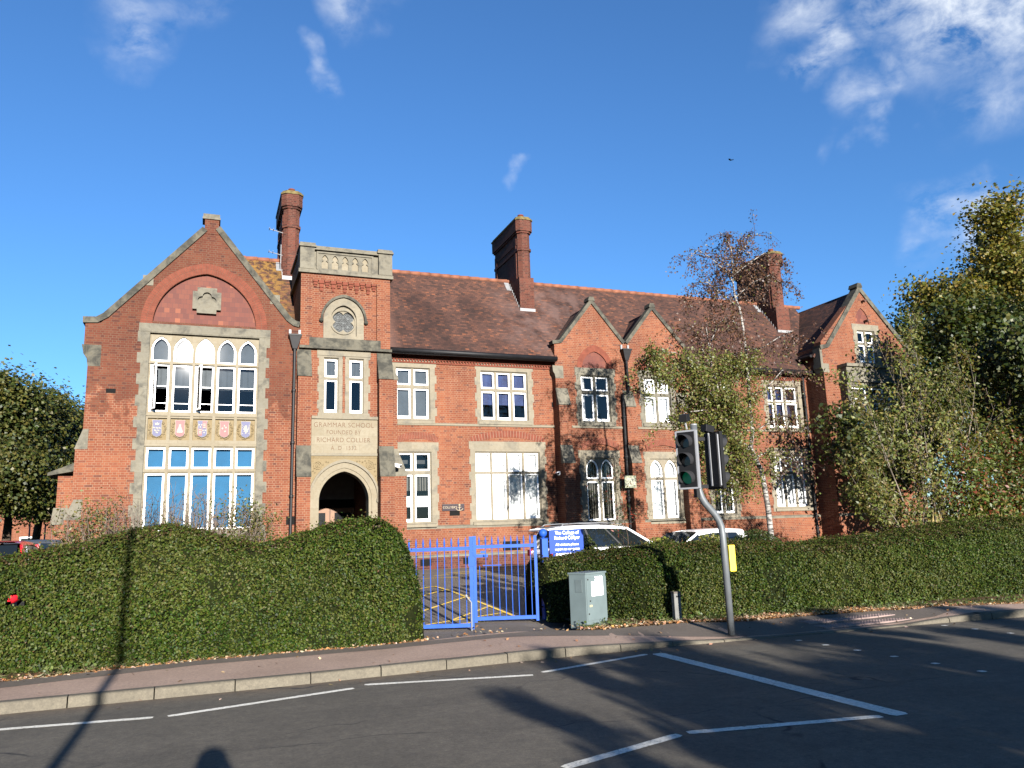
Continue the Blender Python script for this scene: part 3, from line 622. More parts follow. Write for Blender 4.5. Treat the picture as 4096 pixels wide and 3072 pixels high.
def chimney(x0, x1, y0, y1, zb, zt, seed, head=.95, band=1.12, sh=None, pots=3):
    c = (x1 - x0) * .27
    def ring(g): return [(x0 - g, y0 - g + c), (x0 - g + c, y0 - g), (x1 + g - c, y0 - g), (x1 + g, y0 - g + c), (x1 + g, y1 + g), (x0 - g, y1 + g)]
    m = MB(); m.plate(ring(0), [], zb, zt - .12, 'z')
    if sh: m.plate(rect(x0 - .05, x1 + .05, y0 - .05, y1 + .05), [], zb, sh, 'z')
    m.plate(ring(.045), [], zt - head - .62, zt - head - .50, 'z'); m.plate(ring(.05), [], zt - head + .2, zt - head + .3, 'z'); m.plate(ring(.10), [], zt - head + .28, zt - .14, 'z')
    m.box(x0 - .03, x0 + .1, y0 + c + .15, y0 + c + .32, zb, zt - head); m.box(x0 - .03, x0 + .1, y1 - .3, y1 - .02, zb, zt - head); m.box(x0 - .028, x0 + .1, y0 + c + .1, y1 - .03, zt - head - .3, zt - head)
    ch = S(m, 'chimney', M_BRC)
    m = MB(); m.plate(ring(.13), [], zt - .16, zt - .09, 'z'); m.plate(ring(.07), [], zt - .095, zt, 'z'); m.build('cap', simple('lichened_cap', (.20, .16, .07), .9, .1, var=.45, scale=5), ch)
    for i in range(pots): y = lerp(y0 + .38, y1 - .38, i / max(1, pots - 1)); q = MB(); q.lathe(((x0 + x1) / 2, y, zt - .05), [(.13, 0), (.12, .22), (.14, .23), (.14, .28), (.1, .28)], 12); q.build('pot', M_RUB, ch, smooth=False)
    return ch
def roofz(y): return EZ + (y - 28.3) * T_
def flashing(x0, x1, y0, y1, up=.12):
    m = MB(); e = .02
    for xa, xb in ((x0 - .22, x0), (x1, x1 + .16)):
        slab(m, [(xa, y0 - .12, roofz(y0 - .12) + e), (xb, y0 - .12, roofz(y0 - .12) + e), (xb, min(y1, RY), roofz(min(y1, RY)) + e), (xa, min(y1, RY), roofz(min(y1, RY)) + e)], .02)
    slab(m, [(x0 - .22, y0 - .35, roofz(y0 - .35) + e + .006), (x1 + .16, y0 - .35, roofz(y0 - .35) + e + .006), (x1 + .16, y0, roofz(y0) + e + .006), (x0 - .22, y0, roofz(y0) + e + .006)], .02)
    m.box(x0 - .02, x1 + .02, y0 - .025, y0, roofz(y0) - .2, roofz(y0) + .16)
    k = int((min(y1, RY) - y0) / .14)
    for i in range(k): ya = y0 + i * .14; m.box(x0 - .018, x0, ya, ya + .14, roofz(ya) - .2, roofz(ya) + .14 + .03)
    S(m, 'flashing', M_LEAD)
chimney(2.52, 3.15, 30.9, 33.5, 10.5, 15.72, 1); flashing(2.52, 3.15, 30.9, 33.5)
chimney(12.50, 13.08, 30.35, 33.4, 10.4, 15.58, 2, sh=12.75); flashing(12.45, 13.13, 30.3, 33.4)
chimney(26.25, 26.95, 30.25, 33.1, 10.2, 15.36, 3, sh=12.4); flashing(26.2, 27.0, 30.2, 33.1)

# ---- left gabled front
YG = 27.4
gh_ = []
GL = xl('2', 325, [(668, 794), (818, 945), (966, 1091), (1112, 1234), (1253, 1373)], YG)
gz = zrows('2', 1027, [(166, 331), (348, 660), (702, 846), (893, 1034), (1063, 1440)], YG)
# the tall window is built as its own set of pieces: surround, mullions with pointed heads, carved panels, frames
xa, xb = GL[0][0], GL[-1][1]; zt_, zb_ = gz[0][1] + .07, gz[4][0]
hx0, hx1, hz0, hz1 = xa - .06, xb + .06, zb_ - .03, zt_
m_ = MB(); q_ = quoined(hx0 - .24, hx1 + .24, zb_ - .25, zt_ + .03, 12, .36, .11)
m_.plate(q_, [rect(hx0, hx1, hz0, hz1)], YG - .016, YG + .22)
m_.box(hx0 - .34, hx1 + .36, YG - .03, YG + .2, zt_ + .03, ZZ('2', 1027, 93, YG)); m_.box(hx0 - .36, hx1 + .38, YG - .09, YG + .15, zb_ - .38, zb_ - .2)
m_.m = 1
hl = [light_poly(l[0], l[1], r_[0], r_[1], i == 0) for i, r_ in enumerate(gz) for l in GL]
m_.plate(rect(hx0 - .1, hx1 + .1, hz0 - .1, hz1 + .1), hl, YG + .12, YG + .26)
for a, b in zip(GL, GL[1:]): xm = (a[1] + b[0]) / 2; m_.box(xm - .045, xm + .045, YG + .06, YG + .125, zb_, gz[0][0] + .25)
for a, b in ((gz[0], gz[1]), (gz[1], gz[2]), (gz[3], gz[4])): zm = (a[0] + b[1]) / 2; m_.box(hx0, hx1, YG + .075, YG + .125, zm - .04, zm + .04)
m_.box(hx0, hx1, YG + .07, YG + .125, gz[3][1] + .03, gz[2][0] - .02)
GW = m_.build('window', [M_STL, M_STP], school)
f_ = MB(); hf = [light_poly(l[0], l[1], r_[0], r_[1], i == 0, .055, .055) for i, r_ in enumerate(gz) for j, l in enumerate(GL) if i != 2 and not (i == 1 and j in (0, 2))]
hf += [rect(l[0] - .02, l[1] + .02, gz[2][0] - .02, gz[2][1] + .02) for l in GL]
hf += [rect(GL[j][0] + .05, GL[j][1] - .05, gz[1][0] + .05, gz[1][1] - .05) for j in (0, 2)]
f_.plate(rect(hx0, hx1, hz0, hz1), hf, YG + .19, YG + .25)
for l in GL: f_.box(l[0] + .05, l[1] - .05, YG + .2, YG + .235, gz[1][0] + .84, gz[1][0] + .87); f_.box(l[0] + .05, l[1] - .05, YG + .2, YG + .235, gz[1][0] + .28, gz[1][0] + .30)
f_.build('frame', M_WH, GW)
def q4(m, x0, x1, Y, z0, z1): m.add([(x0, Y, z0), (x1, Y, z0), (x1, Y, z1), (x0, Y, z1)], [(0, 1, 2, 3)])
for i, r_ in enumerate(gz):
    for j, l in enumerate(GL):
        if i != 2 and not (i == 1 and j in (0, 2)): g_ = MB(); q4(g_, l[0], l[1], YG + .222, r_[0], r_[1]); g_.build('pane', M_GL, GW)
b_ = MB(); q4(b_, hx0, hx1, YG + .40, gz[4][0], gz[3][1]); b_.build('blind', M_BLUE, GW)
b_ = MB(); q4(b_, hx0, hx1, YG + .36, gz[0][0] - .1, gz[0][1] + .1); b_.build('blind', M_CURT, GW)
for l in GL: b_ = MB(); k = 8; x0, x1 = l[0] + .02, l[1] - .02; b_.add([(lerp(x0, x1, i / k), YG + .33 + .03 * math.sin(i * 2.1), z) for i in range(k + 1) for z in (gz[1][0] + .8, gz[1][1] - .12)], [(2 * i, 2 * i + 2, 2 * i + 3, 2 * i + 1) for i in range(k)]); b_.build('curtain', M_CURT, GW)
for j in (0, 2):                                   # two casements standing open
    l = GL[j]; wd = l[1] - l[0] - .1; a = R(74); c = MB(); ux, uy = math.cos(a), -math.sin(a)
    def P3(s, z, o=0): return (l[0] + .06 + ux * s - uy * o, YG + .17 + uy * s + ux * o, z)
    z0, z1 = gz[1][0] + .05, gz[1][1] - .05
    for (s0, s1, c0, c1) in ((0, .055, z0, z1), (wd - .055, wd, z0, z1), (.055, wd - .055, z0, z0 + .055), (.055, wd - .055, z1 - .055, z1)):
        c.add([P3(s, z, o) for z in (c0, c1) for o in (-.02, .02) for s in (s0, s1)], [(0, 2, 3, 1), (4, 5, 7, 6), (0, 1, 5, 4), (2, 6, 7, 3), (0, 4, 6, 2), (1, 3, 7, 5)])
    co_ = c.build('casement', M_WH, GW); g_ = MB(); g_.add([P3(.05, z0 + .05), P3(wd - .05, z0 + .05), P3(wd - .05, z1 - .05), P3(.05, z1 - .05)], [(0, 1, 2, 3)]); g_.build('pane', M_GL, GW)
# carved shields
M_BL = simple('shield_blue', (.005, .010, .13), .5, .3); M_RD = simple('shield_red', (.20, .008, .010), .5, .3)
M_CHG = simple('cream_paint', (.42, .40, .34), .6, .2)
M_CV = stone('carved_stone', (.40, .32, .19), (.36, .27, .14), (.22, .18, .12), .15, 0)
for j, l in enumerate(GL):
    z0, z1 = gz[2]; cx = (l[0] + l[1]) / 2; wd = (l[1] - l[0]) / 2; cz = (z0 + z1) / 2 + .03; rr = random.Random(40 + j)
    p = MB(); q4(p, l[0] - .03, l[1] + .03, YG + .21, z0 - .03, z1 + .03)
    for i in range(34):                            # leafy carving round the shield
        a = 2 * math.pi * i / 34 + rr.uniform(-.08, .08); x = cx + math.cos(a) * wd * rr.uniform(.74, .9); z = cz - .02 + math.sin(a) * (z1 - z0) / 2 * rr.uniform(.74, .92)
        p.lathe((x, YG + .205, z), [(.001, -.03), (.032, -.012), (.034, .012), (.001, .03)], 6)
    pn = p.build('carved_panel', M_CV, school)
    s_ = MB(); hw, hh = wd * .50, (z1 - z0) * .36
    out_ = lambda g: [(cx - hw - g, cz + hh + g), (cx - hw * .86 - g, cz + hh * .5), (cx - hw * .92 - g, cz - hh * .7), (cx - hw * .7, cz - hh * .92 - g), (cx, cz - hh - .02 - g), (cx + hw * .7, cz - hh * .92 - g), (cx + hw * .92 + g, cz - hh * .7), (cx + hw * .86 + g, cz + hh * .5), (cx + hw + g, cz + hh + g)]
    s_.m = 0; s_.plate(out_(0), [], YG + .13, YG + .2); s_.m = 1; s_.plate(out_(.012), [], YG + .14, YG + .205)
    fld = M_BL if j in (0, 2, 4) else M_RD; s_.m = 2
    if j == 2:
        s_.plate(rect(cx, cx + hw * .9, cz + .01, cz + hh), [], YG + .126, YG + .14); s_.plate(rect(cx - hw * .86, cx, cz - hh * .9, cz - .0), [], YG + .126, YG + .14)
    s_.build('shield', [fld, M_CHG, M_RD], pn)
    c = MB(); Yc = YG + .115
    def dot(x, z, r1, r2, rot=0): c.plate([(cx + x + r1 * math.cos(t) * math.cos(rot) - r2 * math.sin(t) * math.sin(rot), cz + z + r1 * math.cos(t) * math.sin(rot) + r2 * math.sin(t) * math.cos(rot)) for t in [2 * math.pi * i / 10 for i in range(10)]], [], Yc, Yc + .02)
    if j == 0:
        c.plate([(cx + a, cz + hh * .45 + b) for a, b in ((-.07, 0), (.07, 0), (.09, .12), (.045, .06), (0, .13), (-.045, .06), (-.09, .12))], [], Yc, Yc + .02)
        for a, b in ((-.11, .01), (0, .0), (.10, .0), (-.06, -.1), (.05, -.1), (0, -.18)): dot(a, b, .055, .03, -.5)
    elif j == 1:
        c.plate([(cx + a, cz + b) for a, b in ((-.035, .1), (-.06, .18), (-.025, .14), (0, .19), (.025, .14), (.06, .18), (.035, .1), (.12, -.14), (.09, -.2), (.04, -.18), (0, -.21), (-.04, -.18), (-.09, -.2), (-.12, -.14))], [], Yc, Yc + .02)
    elif j == 2:
        for sx, sz in ((-1, 1), (1, -1)):
            for a, b in ((-.045, .04), (.045, .04), (0, -.05)): dot(sx * .075 + a, sz * .115 + b, .03, .033)
        for sx, sz in ((1, 1), (-1, -1)):
            for b in (-.07, 0, .07): c.plate(rect(cx + sx * .075 - .05, cx + sx * .075 + .05, cz + sz * .115 + b - .02, cz + sz * .115 + b + .02), [], YG + .105, YG + .125)
    elif j == 3:
        for a, b in ((-.075, .02), (.06, .06), (.03, -.1)):
            c.plate([(cx + a + (.065 if i % 2 == 0 else .025) * math.sin(math.pi * i / 6), cz + b + (.065 if i % 2 == 0 else .025) * math.cos(math.pi * i / 6)) for i in range(12)], [], Yc, Yc + .02)
        dot(0, .13, .022, .05)
    else:
        c.plate([(cx + a, cz + b) for a, b in ((-.02, .17), (.05, .16), (.055, .07), (.07, -.02), (.11, .06), (.09, .13), (.13, .1), (.13, .02), (.09, -.08), (.1, -.14), (.04, -.11), (.03, -.19), (-.03, -.18), (0, -.11), (-.06, -.1), (-.1, -.13), (-.04, -.04), (-.09, -.02), (-.1, .04), (-.04, .04), (-.08, .09), (-.1, .13), (-.03, .11))], [], Yc, Yc + .02)
        for a, b in ((-.12, .17), (.13, .17), (-.12, -.18), (.13, -.18), (-.13, .06)): dot(a, b, .018, .018)
    c.v = [(cx + (x - cx) * .80, y, cz + (z - cz) * .80) for x, y, z in c.v]; c.build('charge', M_CHG, pn)
# tympanum, relieving arch and quatrefoil
ax0, ax1, az0, aza = -1.86, 1.40, ZZ('2', 1027, 93, YG) - .02, 10.77
in_ = arch_pts(ax0, ax1, az0, aza, 18)
ou_ = arch_pts(ax0 - .36, ax1 + .36, az0, aza + .36, 18)
m_ = MB(); m_.plate(in_, [], YG + .13, YG + .3); S(m_, 'tile_tympanum', M_TH)
m_ = MB(); m_.plate(ou_ + in_[::-1], [], YG - .008, YG + .05); m_.m = 1
for i in range(len(in_) - 1):
    for s_ in (0, 1):
        a, b = [Vector((*lerp(Vector(in_[i]), Vector(in_[i + 1]), t), 0)) for t in (s_ * .5 + .02, s_ * .5 + .45)]; c, d = [Vector((*lerp(Vector(ou_[i]), Vector(ou_[i + 1]), t), 0)) for t in (s_ * .5 + .45, s_ * .5 + .02)]
        for u, v in ((.0, .48), (.52, 1.)): m_.plate([(p.x, p.y) for p in (a.lerp(d, u), b.lerp(c, u), b.lerp(c, v), a.lerp(d, v))], [], YG - .014, YG)
m_.build('relieving_arch', [simple('arch_joint', (.20, .095, .065), .9, .1), M_RUB], school)
qc = at(828, 1203, YG)
def foil(cx, cz, d, r_, rot, n=10):
    th = math.atan2(d, math.sqrt(max(1e-6, r_ * r_ - d * d))); o = []
    for k in range(4):
        b = math.pi / 4 + k * math.pi / 2; lx, lz = d * math.sqrt(2) * math.cos(b), d * math.sqrt(2) * math.sin(b); a0 = k * math.pi / 2 - th; a1 = k * math.pi / 2 + math.pi / 2 + th
        for i in range(n): a = a0 + (a1 - a0) * i / n; x, z = lx + r_ * math.cos(a), lz + r_ * math.sin(a); o.append((cx + x * math.cos(rot) - z * math.sin(rot), cz + x * math.sin(rot) + z * math.cos(rot)))
    return o
s_ = .45; c_ = .31
cross = [(-s_, -c_), (-c_, -c_), (-c_, -s_), (c_, -s_), (c_, -c_), (s_, -c_), (s_, c_), (c_, c_), (c_, s_), (-c_, s_), (-c_, c_), (-s_, c_)]
m_ = MB(); m_.plate([(qc.x + a, qc.z + b) for a, b in cross], [foil(qc.x, qc.z, .105, .145, math.pi / 4)], YG - .02, YG + .135); m_.box(qc.x - .3, qc.x + .3, YG + .085, YG + .12, qc.z - .3, qc.z + .3)
m_.box(qc.x - .012, qc.x + .012, YG + .07, YG + .09, qc.z - .27, qc.z + .27); S(m_, 'quatrefoil_panel', M_STL)
# gable wall
ghole = [rect(hx0 - .05, hx1 + .05, hz0 - .05, hz1 + .05), [(in_[0][0] - .02, az0 + .1)] + [(x * .995, z - .01) for x, z in in_[1:-1]] + [(in_[-1][0] + .02, az0 + .1)]]
XL_, XR_ = -3.66, 2.9
m_ = MB(); m_.plate([(XL_, .3), (XR_, .3), (XR_, 9.05), (2.6, 9.2), (.1, 12.2), (-.42, 12.2), (-3.35, 8.85), (-3.8, 8.78), (-3.8, 8.1), (XL_, 7.9)], ghole, YG, YG + .45)
m_.box(XL_, XL_ + .4, YG + .45, 34, .3, 8.6); m_.box(-.38, .08, YG - .02, YG + .5, 12.2, 12.73); S(m_, 'gable_wall', M_BRU)
def coping(poly, Y, th=.2, d=.52, out=.07, name='coping', mat=M_STG):
    m = MB(); pts = [Vector((a, b)) for a, b in poly]; lo = []
    for i, p in enumerate(pts):
        t = (pts[min(i + 1, len(pts) - 1)] - pts[max(i - 1, 0)]).normalized(); n = Vector((t.y, -t.x)); 
        if n.y > 0: n = -n
        lo.append(p + n * th)
    m.plate([tuple(p) for p in pts] + [tuple(p) for p in lo[::-1]], [], Y - out, Y + d); return S(m, name, mat)
coping([(-3.88, 9.0), (-3.5, 9.02), (-3.3, 9.16), (-.44, 12.43)], YG); coping([(.13, 12.5), (2.55, 9.42), (2.72, 9.3), (2.86, 9.27)], YG)
m_ = MB(); m_.box(-.46, .12, YG - .07, YG + .55, 12.73, 12.80); m_.box(-.44, .1, YG - .05, YG + .53, 12.80, 12.92); S(m_, 'gable_cap', M_STL)
m_ = MB(); m_.plate([(-3.86, 8.1), (-3.3, 8.1), (-3.3, 7.4), (-3.66, 7.4), (-3.7, 7.65), (-3.8, 7.8)], [], YG - .012, YG + .5); S(m_, 'kneeler', M_STG)
for x, z in ((-2.05, 10.35), (2.0, 10.0)): m_ = MB(); m_.box(x - .16, x + .16, YG - .012, YG + .1, z - .14, z + .2); S(m_, 'coping_bonder', M_STL)
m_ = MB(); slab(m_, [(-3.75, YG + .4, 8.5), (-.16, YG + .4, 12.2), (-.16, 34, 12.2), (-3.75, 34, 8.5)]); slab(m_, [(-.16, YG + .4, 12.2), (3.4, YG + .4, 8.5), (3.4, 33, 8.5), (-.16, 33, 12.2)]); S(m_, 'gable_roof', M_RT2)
m_ = MB(); m_.box(-4.02, XL_ + .02, YG + .004, YG + .6, .3, 2.6); m_.plate([(-3.84, 2.6), (XL_ + .02, 2.6), (XL_ + .02, 4.77), (-3.84, 4.77)], [], YG + .004, YG + .6); S(m_, 'buttress', M_BRU)
m_ = MB(); m_.plate([(-4.05, 2.58), (-3.55, 2.58), (-3.55, 3.2), (-3.78, 3.2)], [], YG - .01, YG + .62); S(m_, 'buttress_weathering', M_STL); m_ = MB(); m_.plate([(-3.87, 4.75), (-3.5, 4.75), (-3.5, 5.38), (-3.66, 5.38)], [], YG - .01, YG + .62); S(m_, 'buttress_weathering', M_STL)
m_ = MB(); m_.box(-4.62, -3.6, 29.8, 31.5, .3, 4.1); S(m_, 'side_porch', M_BR)
m_ = MB(); m_.add([(-4.9, 29.6, 4.1), (-3.6, 29.6, 4.35), (-3.6, 31.6, 4.35), (-4.9, 31.6, 4.1), (-4.9, 29.6, 4.2), (-3.6, 29.6, 4.75), (-3.6, 31.6, 4.75), (-4.9, 31.6, 4.2)], [(0, 1, 2, 3), (7, 6, 5, 4), (0, 4, 5, 1), (1, 5, 6, 2), (2, 6, 7, 3), (3, 7, 4, 0)]); S(m_, 'porch_roof', M_STG)
m_ = MB(); m_.add([(-4.75, 29.75, 2.5), (-4.25, 29.75, 2.5), (-4.25, 29.75, 3.05), (-4.68, 29.75, 3.05), (-4.75, 30.3, 2.5), (-4.25, 30.3, 2.5), (-4.25, 30.3, 3.05), (-4.68, 30.3, 3.05)], [(0, 1, 2, 3), (7, 6, 5, 4), (0, 4, 5, 1), (1, 5, 6, 2), (2, 6, 7, 3), (3, 7, 4, 0)]); S(m_, 'buttress_weathering', M_STL)
for x, z in ((-2.95, 6.62),): m_ = MB(); m_.box(x - .14, x + .14, YG - .004, YG + .02, z - .07, z + .07); S(m_, 'air_vent', M_DARK)
# ---- entrance tower
TX0, TX1 = 2.86, 6.05; TZ = ZZ('3', 880, 845, YG)          # brick top / parapet bed
tr = zrows('4', 455, [(226, 345), (362, 580)], YG)
tl = xl('4', 450, [(330, 414), (498, 582)], YG)
rc = zat('3', 877, 1222, YG + .1); rx, rz = rc.x, rc.z
ax0, ax1 = XX('4', 283, 1200, YG + .25), XX('4', 612, 1200, YG + .25); asp, aap = ZZ('4', 452, 1165, YG), ZZ('4', 452, 975, YG + .25)
hx = (XX('3', 712, 1280, YG), XX('3', 1046, 1280, YG)); hz = (ZZ('3', 877, 1372, YG), ZZ('3', 877, 1205, YG), ZZ('3', 877, 1003, YG))
th = [[(ax0 - .12, .2), (ax1 + .12, .2)] + [(x + (.12 if x > (ax0 + ax1) / 2 else -.12), z + .1) for x, z in arch_pts(ax0, ax1, asp, aap, 8)],
      [(hx[0] + .1, hz[0] + .1), (hx[1] - .1, hz[0] + .1)] + arch_pts(hx[0] + .1, hx[1] - .1, hz[1], hz[2] - .22, 10), rect(tl[0][0] - .08, tl[0][1] + .08, tr[1][0] - .06, tr[0][1] + .06), rect(tl[1][0] - .08, tl[1][1] + .08, tr[1][0] - .06, tr[0][1] + .06)]
th[0] = [p for p in th[0]]
m_ = MB(); m_.plate([(TX0, .15), (TX1, .15), (TX1, TZ), (TX0, TZ)], th, YG + .02, YG + .45); m_.box(TX0, TX0 + .4, YG + .45, 30.2, .15, TZ); m_.box(TX1 - .4, TX1, YG + .45, 30.2, .15, TZ); m_.box(TX0, TX1, 30.0, 30.4, 4.6, TZ)
S(m_, 'tower_wall', M_BR)
px0, px1 = XX('3', 617, 1100, YG), XX('3', 1153, 1100, YG); pzt = ZZ('3', 885, 905, YG); pzb = ZZ('3', 885, 1440, YG)
m_ = MB()                                                       # raised brick margins round the upper panel
m_.box(TX0, px0, YG - .09, YG + .03, pzb, TZ - .002); m_.box(px1, TX1, YG - .09, YG + .03, pzb, TZ - .002); m_.box(px0, px1, YG - .09, YG + .03, pzt + .06, TZ - .003); S(m_, 'tower_margin', M_BR)
m_ = MB(); n_ = 11; wd = (px1 - px0) / n_
for i in range(n_):
    x0, x1 = px0 + i * wd + .012, px0 + (i + 1) * wd - .012; z1 = pzt + .06; h = .26 if i % 2 == 0 else .40
    for j in range(3):
        k = h / 3; m_.box(x0 + .02 * j, x1 - .02 * j, YG - .085 + .025 * j, YG + .02, z1 - (j + 1) * k + .012, z1 - j * k)
S(m_, 'corbel_table', M_RUB)
sz = ZZ('3', 875, 1436, YG)
m_ = MB(); m_.box(TX0 - .02, TX1 + .05, YG - .16, YG + .02, sz - .09, sz + .01); S(m_, 'string_course', M_STG)
m_ = MB(); m_.box(XX('3', 592, 1400, YG), XX('3', 1182, 1400, YG), YG - .12, YG + .02, sz + .01, ZZ('3', 885, 1366, YG)); S(m_, 'rose_base', M_STG)
# rose window: pointed stone arch with hood, tracery plate with a quatrefoil, leaded lights
m_ = MB(); ar = arch_pts(hx[0], hx[1], hz[1], hz[2] - .1, 12); oo = [(hx[0], hz[0]), (hx[1], hz[0])] + ar
cx_ = (hx[0] + hx[1]) / 2; wi = (hx[1] - hx[0]) / 2 - .26
ii = [(cx_ - wi, hz[0] + .16), (cx_ + wi, hz[0] + .16)] + arch_pts(cx_ - wi, cx_ + wi, hz[1] + .02, hz[2] - .36, 12)
m_.plate(oo, [ii], YG - .03, YG + .25); hd = arch_pts(hx[0] - .02, hx[1] + .02, hz[1], hz[2] - .08, 14); hd2 = arch_pts(hx[0] - .10, hx[1] + .10, hz[1], hz[2] + .02, 14); m_.m = 1; m_.plate(hd2 + hd[::-1], [], YG - .10, YG + .02)
for x in (hx[0] - .08, hx[1] + .08): m_.lathe((x, YG - .06, hz[1] - .13), [(.02, 0), (.075, .04), (.075, .11), (.03, .16)], 8)
m_.m = 0; m_.plate(ii, [foil(rx, rz, .175, .20, 0, 12)], YG + .10, YG + .22)
ring_ = [(rx + .47 * math.cos(t), rz + .47 * math.sin(t)) for t in [2 * math.pi * i / 32 for i in range(32)]]; ring2 = [(rx + .415 * math.cos(t), rz + .415 * math.sin(t)) for t in [2 * math.pi * i / 32 for i in range(32)]]
m_.plate(ring_, [ring2], YG + .05, YG + .12); rose = m_.build('window', [M_ST, M_STG], school)
M_LG = NT('leaded_glass'); 
def _lg():
    t = M_LG; P = t.n('ShaderNodeSeparateXYZ', {0: t.pos()}); f = t.noise(t.pos(), 14, 4, .7)
    return t.out(t.ramp(f, [(.4, (.05, .057, .057)), (.55, (.12, .13, .13)), (.72, (.34, .36, .36))]), .6, .15)
M_LGm = _lg()
m_ = MB(); q4(m_, rx - .42, rx + .42, YG + .17, rz - .42, rz + .42); m_.build('pane', M_LGm, rose)
m_ = MB()
for (dx, dz) in ((0, 0), (.18, .18), (-.18, .18), (.18, -.18), (-.18, -.18)):
    for r_ in (.15, .085): m_.plate([(rx + dx + r_ * math.cos(t), rz + dz + r_ * math.sin(t)) for t in [2 * math.pi * i / 20 for i in range(20)]], [[(rx + dx + (r_ - .014) * math.cos(t), rz + dz + (r_ - .014) * math.sin(t)) for t in [2 * math.pi * i / 20 for i in range(20)]]], YG + .155, YG + .166)
m_.build('lead_came', M_BLK, rose)
# parapet with five blind arches
pt = zat('3', 880, 628, YG - .05).z; pb = TZ
m_ = MB(); m_.box(TX0 - .10, TX1 + .10, YG - .20, 30.3, pb, pb + .13); m_.box(TX0 - .04, TX1 + .04, YG - .05, 30.25, pb + .13, pt - .14)
bx0, bx1 = XX('3', 668, 730, YG - .1), XX('3', 1112, 760, YG - .1); nn_ = 5; wd = (bx1 - bx0 - .12) / nn_; za_, zt2 = lerp(pb, pt, .21), lerp(pb, pt, .74)
hol = []
for i in range(nn_):
    x0, x1 = bx0 + .06 + i * wd + .065, bx0 + .06 + (i + 1) * wd - .065; hol.append([(x0, za_), (x1, za_)] + arch_pts(x0, x1, zt2 - .22, zt2, 6))
m_.plate(rect(bx0 - .04, bx1 + .04, pb + .13, pt - .14), hol, YG - .13, YG - .04)
for i in range(nn_):                                        # cusps
    x0, x1 = bx0 + .06 + i * wd + .065, bx0 + .06 + (i + 1) * wd - .065
    m_.plate([(x0 - .01, zt2 - .28), (x0 + .07, zt2 - .22), (x0 + .02, zt2 - .16)], [], YG - .11, YG - .05); m_.plate([(x1 + .01, zt2 - .28), (x1 - .02, zt2 - .16), (x1 - .07, zt2 - .22)], [], YG - .11, YG - .05)
for x0, x1 in ((bx0 - .06, bx0 - .0), (bx1 + .0, bx1 + .06)): m_.box(x0, x1, YG - .17, YG - .05, lerp(pb, pt, .16), pt - .17)
m_.box(bx0 - .06, bx1 + .06, YG - .175, YG - .05, pt - .215, pt - .165)
for x0, x1 in ((TX0 - .06, TX0 + .44), (TX1 - .44, TX1 + .06)): m_.box(x0, x1, YG - .22, YG + .6, pb + .13, pt - .06); m_.box(x0 + .02, x1 - .02, YG - .14, YG + .5, pt - .06, pt + .0)
for x0, x1, dy in ((TX0 - .10, TX0 + .50, .09), (TX1 - .50, TX1 + .10, .09), (TX0 + .42, TX1 - .42, 0)):
    m_.box(x0, x1, YG - .19 - dy, YG + .7, pt - .10 + dy * .7, pt - .03 + dy * .7); m_.box(x0 + .03, x1 - .03, YG - .14 - dy, YG + .66, pt - .03 + dy * .7, pt + .06 + dy * .7)
m_.box(TX0 - .10, TX0 + .3, YG + .6, 30.3, pt - .10, pt + .0); m_.box(TX1 - .3, TX1 + .1, YG + .6, 30.3, pt - .10, pt + .0); m_.box(TX0, TX1, 30.0, 30.28, pt - .14, pt)
S(m_, 'parapet', M_STL)
m_ = MB()
for i in range(nn_): x0, x1 = bx0 + .06 + i * wd + .05, bx0 + .06 + (i + 1) * wd - .05; m_.box(x0, x1, YG - .06, YG - .045, za_ - .02, zt2 + .02)
S(m_, 'blind_arcade', M_STP)
# paired windows
for i in (0, 1):
    window(YG + .02, [tl[i]], tr, M_ST, 20 + i, (.17, .17, .16, .27), blind=(M_CURT, tr[0][0], tr[0][1]), wall_holes=None, sill=False)
m_ = MB(); mp_ = (tl[0][1] + tl[1][0]) / 2; m_.box(mp_ - .04, mp_ + .04, YG - .004, YG + .4, tr[1][0] - .02, tr[0][1] + .09); S(m_, 'window_pier', M_BR)
fz0, fz1 = tr[1][0] - .24, ZZ('4', 455, 165, YG)
m_ = MB(); m_.box(tl[0][0] - .24, tl[1][1] + .24, YG - .055, YG + .1, fz0, tr[1][0] - .03); m_.box(tl[0][0] - .28, tl[1][1] + .28, YG - .02, YG + .1, tr[0][1] + .10, fz1); S(m_, 'lintel', M_ST)
m_ = MB(); sz2 = ZZ('4', 455, 617, YG); bxa, bxb = XX('4', 240, 740, YG), XX('4', 681, 740, YG); m_.box(bxa, bxb, YG - .10, YG + .05, sz2 - .05, sz2 + .05); S(m_, 'string_course', M_ST); m_ = MB(); pz0 = ZZ('4', 455, 860, YG); m_.box(bxa, bxb, YG - .10, YG + .05, pz0 - .05, pz0 + .04); S(m_, 'string_course', M_ST)
m_ = MB(); m_.box(bxa, bxb, YG - .03, YG + .05, pz0 + .04, sz2 - .05); panel = S(m_, 'inscription_panel', M_STP)
def text(name, s, size, c, mat, parent=None, ext=.004, align='CENTER', mtx=None, sx=1., space=1., off=0, width=None):
    cu = bpy.data.curves.new(name, 'FONT'); cu.body = s; cu.size = size; cu.align_x = align; cu.align_y = 'CENTER'; cu.extrude = ext; cu.space_character = space; cu.offset = off
    o = bpy.data.objects.new(name, cu); COL.objects.link(o); bpy.context.view_layer.update()
    me = bpy.data.meshes.new_from_object(o.evaluated_get(bpy.context.evaluated_depsgraph_get())); bpy.data.objects.remove(o); bpy.data.curves.remove(cu)
    if width: wv = [v.co.x for v in me.vertices]; sx = width / (max(wv) - min(wv))
    me.transform((mtx or (Matrix.Translation(c) @ Matrix.Rotation(math.pi / 2, 4, 'X'))) @ Matrix.Diagonal((sx, 1, 1, 1))); me.name = name
    return link(name, me, mat, parent)
M_INC = simple('incised_letters', (.20, .12, .075), .9, .1)
